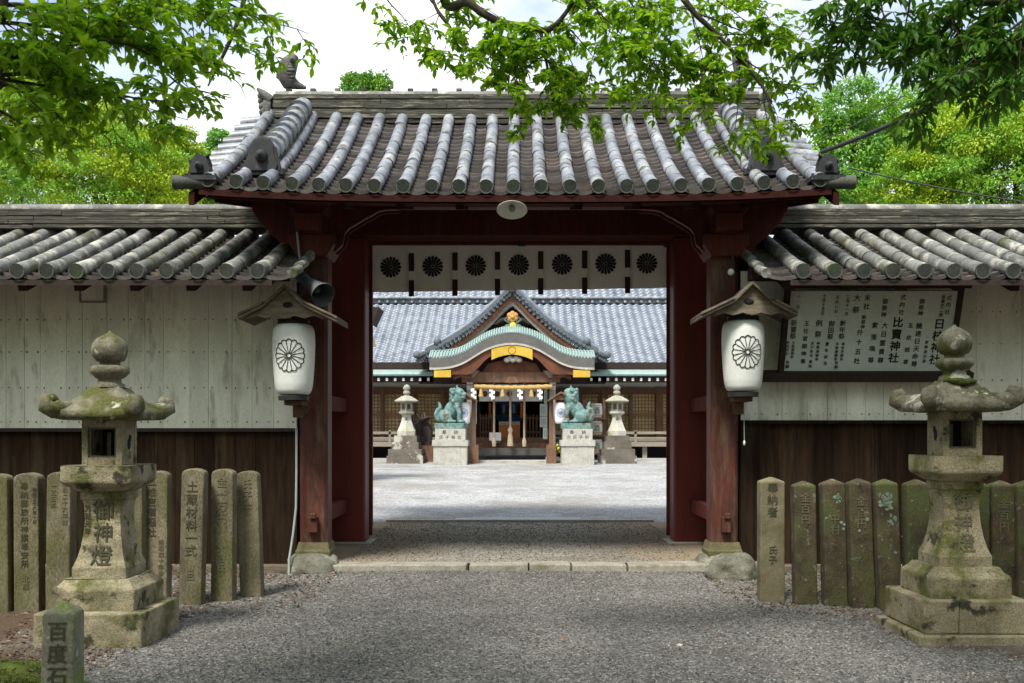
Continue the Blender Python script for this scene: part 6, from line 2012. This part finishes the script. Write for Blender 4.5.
# ---------------------------------------------------------------- trees beyond the walls
def far_tree(name, label, cat, base, crown_clumps, n_sub, per, leaf, mats_, seed, trunk_r=0.25, group='trees beyond the walls', shell=0.5):
    """crown_clumps: list of (x, y, z, r); each is filled with n_sub smaller clumps of leaves"""
    rs = np.random.default_rng(seed)
    root = thing(name, base, label, cat, group)
    cl = []
    for x, y, z, r in crown_clumps:
        for _ in range(n_sub):
            d = rs.normal(size=3); d /= np.linalg.norm(d)
            t = r * (0.62 + 0.42 * rs.random())
            cl.append((x + d[0] * t, y + d[1] * t, z + d[2] * t * 0.8, r * (0.16 + 0.16 * rs.random())))
    cl = np.array(cl)
    p, d = crown_points(cl, per, rs, 0.35)
    cc = np.repeat(cl[:, :3], per, axis=0)
    p = cc + (p - cc) * np.array([1.25, 1.25, 0.72])          # flat-topped sprays with shade under each
    n = len(p)
    ax = d * 0.6 + rs.normal(size=(n, 3)) * 0.6 + np.array([0, 0, -0.25])
    nr = rs.normal(size=(n, 3)) * 0.6 + np.array([0, -0.1, 1.0])
    V, F = leaf_arrays(p, ax, nr, leaf * (0.6 + 0.8 * rs.random(n)), leaf * 0.55 * (0.6 + 0.8 * rs.random(n)), False)
    V -= np.array(base)
    k = rs.integers(0, len(mats_), size=len(cl))
    mi = np.tile(np.repeat(k, per), 2)
    soup('crown', V, [F], mats_, root, False, mi)
    m = MB()
    b = Vector(base)
    cs = [Vector(c[:3]) for c in crown_clumps]
    top = sum(cs, Vector()) / len(cs)
    m.tube([b + Vector((0, 0, -0.3)), b.lerp(top, 0.35) + Vector((0.1, 0, 0)), b.lerp(top, 0.7), top], [trunk_r, trunk_r * 0.8, trunk_r * 0.6, trunk_r * 0.3], 9)
    for c in cs:
        s = b.lerp(top, 0.55)
        m.tube([s, s.lerp(c, 0.5) + Vector((0, 0, 0.2)), c], [trunk_r * 0.4, trunk_r * 0.28, trunk_r * 0.1], 6)
    m.build('trunk', BARK, root)
    return root
def W3(px, py, Y, r): p = P(px, py, Y); return (p.x, p.y, p.z, r)
far_tree('broadleaf_tree', 'rounded yellow green tree rising highest behind the left wall', 'tree', (-10.2, 26, 0.2), [W3(95, 142, 26, 1.35), W3(130, 165, 25, 1.2), W3(55, 150, 26, 1.4), W3(155, 185, 25, 1.1), W3(100, 195, 25, 1.5), W3(165, 150, 27, 0.9), W3(75, 120, 27, 0.8), W3(120, 122, 27, 0.7)], 46, 150, 0.09, [LEAFYEL, LEAFYEL, LEAFMID], 1)
far_tree('broadleaf_tree', 'yellow green tree at the left edge, mostly behind hanging leaves', 'tree', (-13.5, 25, 0.2), [W3(10, 120, 25, 1.6), W3(-30, 150, 25, 1.8), W3(30, 180, 24, 1.4), W3(-40, 90, 26, 1.7), W3(20, 75, 26, 1.1)], 50, 150, 0.09, [LEAFYEL, LEAFMID], 2)
far_tree('broadleaf_tree', 'low olive tree beside the gate roof corner, behind the left wall', 'tree', (-8.2, 28, 0.2), [W3(185, 168, 28, 1.1), W3(203, 180, 27, 0.9), W3(165, 190, 27, 1.1), W3(225, 200, 28, 0.9)], 65, 75, 0.11, [LEAFYEL, LEAFMID], 3)
far_tree('broadleaf_tree', 'small far treetop peeping just left of the gate ridge end', 'tree', (-11.5, 38, 0.2), [W3(220, 142, 38, 0.55), W3(217, 155, 38, 0.55)], 26, 45, 0.16, [LEAFBLUE], 4, 0.15)
far_tree('broadleaf_tree', 'far treetop peeping above the middle of the gate ridge', 'tree', (-7.8, 50, 0.5), [W3(360, 84, 50, 0.9), W3(375, 86, 50, 0.85), W3(367, 95, 50, 1.2)], 34, 60, 0.17, [LEAFBLUE, LEAFMID], 5, 0.3)
far_tree('broadleaf_tree', 'airy cool green tree just right of the gate roof', 'tree', (7.4, 23, 0.2), [W3(852, 105, 23, 0.75), W3(838, 135, 23, 0.6), W3(875, 120, 24, 0.7), W3(850, 165, 23, 0.9), W3(880, 185, 23, 0.9), W3(835, 195, 22, 0.7), W3(900, 150, 23, 0.8)], 46, 60, 0.10, [LEAFBLUE, LEAFMID], 6)
far_tree('broadleaf_tree', 'dense bright yellow green tree filling the sky at the right edge', 'tree', (11.2, 21, 0.2), [W3(985, 150, 21, 1.3), W3(940, 165, 21, 1.1), W3(1020, 120, 21, 1.2), W3(1000, 185, 20, 1.3), W3(950, 125, 22, 0.9), W3(915, 190, 21, 0.9), W3(1050, 160, 21, 1.4)], 50, 160, 0.08, [LEAFYEL, LEAFMID, LEAFMID], 7)
far_tree('broadleaf_tree', 'green tree further back between the airy tree and right edge tree', 'tree', (13.0, 32, 0.2), [W3(930, 120, 32, 1.7), W3(975, 100, 32, 1.8), W3(890, 180, 32, 1.6), W3(1010, 80, 32, 1.9)], 70, 60, 0.16, [LEAFMID, LEAFBLUE], 8)

# ---------------------------------------------------------------- near trees, whose branches hang into view
def grow(m, leaves, p, d, length, r, rs, level, droop, leaf, spread=0.75):
    """one branch as a wandering tube; side twigs carry the leaves"""
    n = max(3, int(length / 0.065))
    pts, dirs = [p.copy()], []
    for k in range(n):
        d = (d + Vector((rs.gauss(0, 0.10), rs.gauss(0, 0.10), rs.gauss(0, 0.08) - droop))).normalized()
        p = p + d * (length / n)
        pts.append(p.copy()); dirs.append(d.copy())
    m.tube(pts, [max(0.0018, r * (1 - 0.8 * k / n)) for k in range(n + 1)], 5 if r < 0.01 else 7)
    for k in range(1, n + 1):
        dd = dirs[k - 1]
        if level > 0 and (k % 2 == 0 or level == 1):
            for s in ((-1, 1) if rs.random() < 0.6 else (rs.choice((-1, 1)),)):
                side = dd.cross(Vector((0, 0, 1)))
                if side.length < 0.1: side = Vector((1, 0, 0))
                side.normalize()
                q = (dd * 0.55 + side * s * spread + Vector((rs.gauss(0, 0.25), rs.gauss(0, 0.25), rs.gauss(-0.05, 0.25)))).normalized()
                grow(m, leaves, pts[k], q, length * rs.uniform(0.28, 0.5), r * 0.4, rs, level - 1, droop, leaf, spread)
        if level <= 1:
            for _ in range(2):
                side = Vector((rs.gauss(0, 1), rs.gauss(0, 1), rs.gauss(-0.35, 0.5)))
                leaves.append((pts[k].x, pts[k].y, pts[k].z, *(dd * 0.5 + side * 0.6), rs.gauss(0, 0.35), rs.gauss(0, 0.35), 1.0, leaf * rs.uniform(0.5, 1.3)))

def sprays(root, specs, mt, seed, leaf, wratio=0.52, lo=False):
    """specs: (start px, py, Y, end px, py, Y, radius, levels, droop)"""
    rs = random.Random(seed)
    m, leaves = MB(), []
    for (ax, ay, aY, bx, by, bY, r, lev, droop) in specs:
        a, b = P(ax, ay, aY), P(bx, by, bY)
        d = b - a
        grow(m, leaves, a, (d.normalized() + Vector((0, 0, droop * 3))).normalized(), d.length, r, rs, lev, droop, leaf)
    A = np.array(leaves)
    V, F = leaf_arrays(A[:, :3], A[:, 3:6], A[:, 6:9], A[:, 9], A[:, 9] * wratio, True)
    off = np.array(root.location)
    o = soup('foliage', V - off, [F], mt, root)
    m.build('twigs', TWIG, root)
    return len(A)

def auto(anchors, n, reach, ang, r, seed):
    """more side branches springing from points along the limbs; angles measured downwards from +X"""
    rs = random.Random(seed)
    out = []
    for k in range(n):
        x, y, Y = anchors[k % len(anchors)]
        a, L = R(rs.uniform(*ang)), rs.uniform(*reach)
        out.append((x, y, Y, x + L * math.cos(a), y + L * math.sin(a), Y + rs.uniform(-0.35, 0.35), r, 2, 0.03))
    return out

def limb(root, pts, rads, name='limb'):
    m = MB()
    Q = [Vector(p) for p in pts]
    out, rr = [], []
    for i in range(len(Q) - 1):
        p0, p1, p2, p3 = Q[max(i - 1, 0)], Q[i], Q[i + 1], Q[min(i + 2, len(Q) - 1)]
        for k in range(6):
            t = k / 6
            out.append(0.5 * ((2 * p1) + (p2 - p0) * t + (2 * p0 - 5 * p1 + 4 * p2 - p3) * t * t + (3 * p1 - p0 - 3 * p2 + p3) * t ** 3))
            rr.append(rads[i] + (rads[i + 1] - rads[i]) * t)
    out.append(Q[-1]); rr.append(rads[-1])
    m.tube(out, rr, 9)
    return m.build(name, BARK, root)

def overhead(root, n_clump, per, box, leaf, mt, seed, keep):
    """the rest of the crown: leaf clumps above the frame"""
    rs = np.random.default_rng(seed)
    (x0, x1), (y0, y1), (z0, z1) = box
    c = np.stack([rs.uniform(x0, x1, n_clump), rs.uniform(y0, y1, n_clump), rs.uniform(z0, z1, n_clump), 0.5 + 0.5 * rs.random(n_clump)], 1)
    ok = keep(c)
    c = c[ok]
    p, d = crown_points(c, per, rs, 0.3)
    n = len(p)
    # nothing of this mass hangs below the sight line over the gate
    ax = rs.normal(size=(n, 3)) + np.array([0, 0, -0.4]); nr = rs.normal(size=(n, 3)) * 0.5 + np.array([0, 0, 1.0])
    V, F = leaf_arrays(p, ax, nr, leaf * (0.6 + 0.8 * rs.random(n)), leaf * 0.6 * (0.7 + 0.6 * rs.random(n)), False)
    soup('crown', V - np.array(root.location), [F], mt, root)

def above(margin):
    # keep clumps above the top edge of the picture's field of view (tan = 0.437 above eye level)
    return lambda c: (c[:, 2] - 1.5 - c[:, 3] - 0.15 > np.maximum(c[:, 1], 0.0) * 0.437 + margin) | (c[:, 1] < -1.5) | (np.abs(c[:, 0]) - c[:, 3] - 0.2 > 0.53 * np.maximum(c[:, 1], 0) + 0.3)

cherry = thing('cherry_tree', (-4.6, 2.2, 0), 'leafy cherry tree with branches hanging in at the upper left', 'tree')
limb(cherry, [(-4.6, 2.2, -0.2), (-4.5, 2.3, 1.8), (-4.3, 2.6, 3.4), (-3.6, 3.4, 4.4), (-3.0, 4.4, 4.9)], [0.24, 0.20, 0.16, 0.10, 0.06], 'trunk')
limb(cherry, [(-4.3, 2.6, 3.3), P(-60, 75, 4.6), P(0, 65, 4.6), P(45, 48, 4.6), P(115, 42, 4.6), P(150, 55, 4.7)], [0.07, 0.022, 0.016, 0.012, 0.009, 0.004])
limb(cherry, [(-4.3, 2.6, 3.2), P(-60, 70, 4.2), P(0, 79, 4.3), P(60, 88, 4.4), P(110, 95, 4.5)], [0.05, 0.012, 0.009, 0.006, 0.003])
limb(cherry, [P(-40, 35, 4.4), P(0, 18, 4.4), P(3, 5, 4.4), P(6, -20, 4.4)], [0.03, 0.022, 0.02, 0.018])
limb(cherry, [P(245, -10, 6.0), P(241, 12, 6.0), P(228, 45, 6.0), P(208, 86, 6.0)], [0.016, 0.014, 0.012, 0.005])
limb(cherry, [P(150, 55, 5.0), P(180, 85, 5.2), P(205, 92, 5.2), P(232, 98, 5.2)], [0.006, 0.005, 0.004, 0.002])
limb(cherry, [P(158, 95, 5.2), P(180, 78, 5.2), P(205, 72, 5.2), P(235, 80, 5.2), P(246, 98, 5.2)], [0.005, 0.004, 0.004, 0.003, 0.0015])
left = [(-30, 20, 4.3, 120, 30, 4.8, 0.012, 2, 0.02), (0, 60, 4.4, 150, 60, 4.9, 0.012, 2, 0.02), (-30, 75, 4.2, 120, 100, 4.6, 0.012, 2, 0.03), (-30, 100, 4.0, 50, 120, 4.3, 0.010, 2, 0.02),
        (-20, 120, 4.0, 15, 145, 4.2, 0.008, 1, 0.02), (0, 5, 4.6, 160, -5, 5.0, 0.012, 2, 0.02), (100, 40, 4.8, 200, 60, 5.1, 0.008, 2, 0.03), (110, -5, 5.0, 240, 30, 5.5, 0.010, 2, 0.03), 
        (200, -10, 5.4, 300, 42, 5.8, 0.008, 2, 0.02), (225, 45, 5.9, 268, 62, 6.0, 0.005, 1, 0.02), (150, 60, 5.0, 200, 100, 5.2, 0.006, 1, 0.02), (120, 95, 4.7, 200, 112, 5.0, 0.006, 1, 0.02), (30, 90, 4.3, 70, 130, 4.5, 0.008, 1, 0.03), (170, -10, 5.2, 230, 20, 5.4, 0.008, 2, 0.02), (-20, 40, 4.2, 50, 70, 4.4, 0.010, 2, 0.02), (-20, -5, 4.4, 80, 15, 4.6, 0.010, 2, 0.02)]
left += auto([(0, 62, 4.4), (40, 50, 4.5), (80, 45, 4.6), (115, 42, 4.7), (0, 80, 4.2), (50, 86, 4.3), (100, 95, 4.5), (0, 20, 4.4), (60, 5, 4.6), (120, -5, 4.9), (170, 0, 5.2), (-10, 110, 4.1)], 22, (35, 70), (-70, 60), 0.005, 41)
nl = sprays(cherry, left, LEAFNEAR, 21, 0.060)
overhead(cherry, 60, 150, ((-9, 0.5), (-7, 3.2), (4.2, 9)), 0.17, LEAFNEAR, 31, above(0.3))

keyaki = thing('broadleaf_tree', (1.6, -2.5, 0), 'leafy tree whose dark limb hangs over the middle of the gate roof', 'tree')
limb(keyaki, [(1.6, -2.5, -0.2), (1.5, -2.3, 2.5), (1.0, -1.0, 4.6), (0.2, 2.0, 5.6), (-0.3, 5.0, 5.3)], [0.3, 0.25, 0.2, 0.14, 0.06], 'trunk')
limb(keyaki, [(-0.1, 3.4, 5.55), P(440, -35, 6.0), P(470, 3, 6.0), P(500, 22, 6.0), P(530, 27, 6.0), P(548, 30, 6.0), P(565, 14, 6.0), P(590, -25, 6.0)], [0.05, 0.030, 0.024, 0.023, 0.021, 0.018, 0.013, 0.012])
limb(keyaki, [P(430, -10, 6.3), P(440, 15, 6.3), P(467, 45, 6.3)], [0.012, 0.010, 0.004])
limb(keyaki, [P(665, -30, 6.2), P(692, 10, 6.2), P(718, 35, 6.2), P(740, 60, 6.2), P(763, 88, 6.2), P(775, 120, 6.2)], [0.03, 0.018, 0.014, 0.011, 0.008, 0.003])
limb(keyaki, [P(540, 28, 6.0), P(546, 60, 6.0), P(551, 90, 6.0), P(554, 118, 6.0)], [0.012, 0.009, 0.006, 0.002])
mid_ = [(345, -15, 5.6, 370, 18, 5.8, 0.005, 1, 0.02), (380, -10, 5.8, 425, 45, 6.2, 0.006, 2, 0.02), (430, 0, 6.3, 470, 60, 6.3, 0.006, 2, 0.03), (470, 5, 6.0, 455, 50, 6.0, 0.005, 2, 0.03), (500, 22, 6.0, 498, 55, 6.0, 0.005, 2, 0.03), (525, 27, 6.0, 518, 70, 6.0, 0.005, 2, 0.03),
        (545, 30, 6.0, 550, 95, 6.0, 0.006, 2, 0.03), (545, 55, 6.0, 500, 80, 6.0, 0.005, 2, 0.02), (550, 80, 6.0, 566, 112, 6.0, 0.004, 1, 0.03), (560, 20, 6.0, 600, 70, 6.1, 0.006, 2, 0.03), (580, -5, 6.0, 640, 60, 6.1, 0.007, 2, 0.03), (620, -10, 6.1, 660, 50, 6.2, 0.007, 2, 0.03),
        (650, -15, 6.2, 640, 100, 6.2, 0.007, 2, 0.04), (690, 5, 6.2, 700, 80, 6.2, 0.006, 2, 0.03), (715, 32, 6.2, 690, 120, 6.2, 0.006, 2, 0.04), (740, 60, 6.2, 740, 140, 6.2, 0.006, 2, 0.04), (763, 88, 6.2, 765, 150, 6.2, 0.005, 2, 0.04), (745, 60, 6.2, 810, 95, 6.3, 0.005, 2, 0.02), (700, 15, 6.2, 790, 35, 6.3, 0.006, 2, 0.02),
        (690, -15, 6.2, 770, 10, 6.3, 0.006, 2, 0.02), (600, -15, 6.0, 690, 20, 6.2, 0.006, 2, 0.02), (640, 40, 6.2, 655, 105, 6.2, 0.005, 1, 0.04), (730, 45, 6.2, 800, 60, 6.3, 0.005, 2, 0.02), (420, -20, 6.1, 500, 5, 6.0, 0.006, 2, 0.02), (510, -20, 6.0, 560, 10, 6.0, 0.006, 2, 0.02)]
mid_ += [(548, 60, 6.0, 557, 118, 6.0, 0.004, 2, 0.02), (560, 40, 6.0, 600, 105, 6.1, 0.004, 2, 0.02), (500, 22, 6.0, 470, 62, 6.0, 0.004, 2, 0.02)]
mid_ += auto([(500, 20, 6.0), (530, 27, 6.0), (550, 30, 6.0), (546, 60, 6.0), (549, 80, 6.0), (575, 5, 6.0), (600, -10, 6.1), (640, -10, 6.1), (690, 8, 6.2), (718, 35, 6.2), (740, 60, 6.2), (763, 88, 6.2), (660, 30, 6.2), (650, 60, 6.2), (700, 70, 6.2), (760, 10, 6.3), (440, 12, 6.3)], 42, (25, 52), (0, 180), 0.004, 42)
nl += sprays(keyaki, mid_, LEAFNEAR, 22, 0.056)
overhead(keyaki, 95, 150, ((-4, 4), (-9, 5.5), (4.6, 9)), 0.17, LEAFNEAR, 32, above(0.3))

oak = thing('evergreen_oak', (4.8, 2.6, 0), 'dark evergreen with long narrow leaves hanging in at the upper right', 'tree')
limb(oak, [(4.8, 2.6, -0.2), (4.7, 2.7, 2.2), (4.4, 3.0, 4.0), (3.6, 3.8, 5.2)], [0.26, 0.22, 0.16, 0.08], 'trunk')
limb(oak, [(4.4, 3.0, 3.8), P(1040, -10, 5.0), P(960, -18, 5.2), P(880, -20, 5.4)], [0.08, 0.03, 0.02, 0.01])
rgt = [(1050, 0, 4.8, 960, 60, 5.0, 0.010, 2, 0.03), (1040, -10, 4.8, 930, 20, 5.2, 0.010, 2, 0.03), (960, -10, 5.2, 850, 20, 5.4, 0.008, 2, 0.03), (900, -15, 5.3, 825, 30, 5.4, 0.007, 2, 0.04), (930, 10, 5.2, 880, 70, 5.3, 0.007, 2, 0.05), (960, 30, 5.1, 915, 100, 5.2, 0.007, 2, 0.05),
       (1000, 20, 4.9, 985, 80, 5.0, 0.008, 2, 0.05), (1040, 20, 4.7, 1010, 50, 4.8, 0.008, 2, 0.04), (880, -5, 5.4, 890, 40, 5.4, 0.006, 2, 0.05), (1030, -20, 4.8, 980, 30, 5.0, 0.008, 2, 0.04), (990, -15, 5.0, 940, 40, 5.1, 0.008, 2, 0.04), (950, 60, 5.1, 930, 108, 5.15, 0.005, 1, 0.05)]
rgt += auto([(1020, 0, 4.9), (980, 5, 5.0), (950, 15, 5.1), (910, 0, 5.3), (870, -5, 5.4), (960, 40, 5.1), (1000, 30, 4.9), (840, -8, 5.4), (1024, 20, 4.8)], 18, (30, 60), (30, 150), 0.006, 43)
nl += sprays(oak, rgt, LEAFSHADE, 23, 0.080, 0.34)
overhead(oak, 60, 150, ((0.5, 9), (-7, 3.5), (4.2, 9)), 0.17, LEAFSHADE, 33, above(0.3))

# unseen trees added around the path to keep low sky light off the forecourt
for k, (x, y, h) in enumerate(((-12.5, -3, 8), (-8, -13, 9), (1, -16, 10), (9, -13, 9), (12.5, -3, 8), (-13.5, 5, 7), (13.5, 5, 7))):
    labs = ['unseen added tree shading the forecourt from the near left', 'unseen added tree blocking sky light behind the viewer at the left', 'tallest unseen added tree blocking sky light straight behind the viewer', 'unseen added tree blocking sky light behind the viewer at the right', 'unseen added tree shading the forecourt from the near right', 'unseen added tree shading the far left end of the wall', 'unseen added tree shading the far right end of the wall']
    far_tree('unseen_shade_tree', labs[k], 'tree', (x, y, 0), [(x, y, h * 0.45, h * 0.36), (x + 1.5, y + 0.5, h * 0.7, h * 0.3), (x - 1.5, y - 0.5, h * 0.62, h * 0.3)], 50, 60, 0.32, [LEAFSHADE, LEAFMID], 60 + k, 0.3, 'unseen trees added to shade the forecourt')
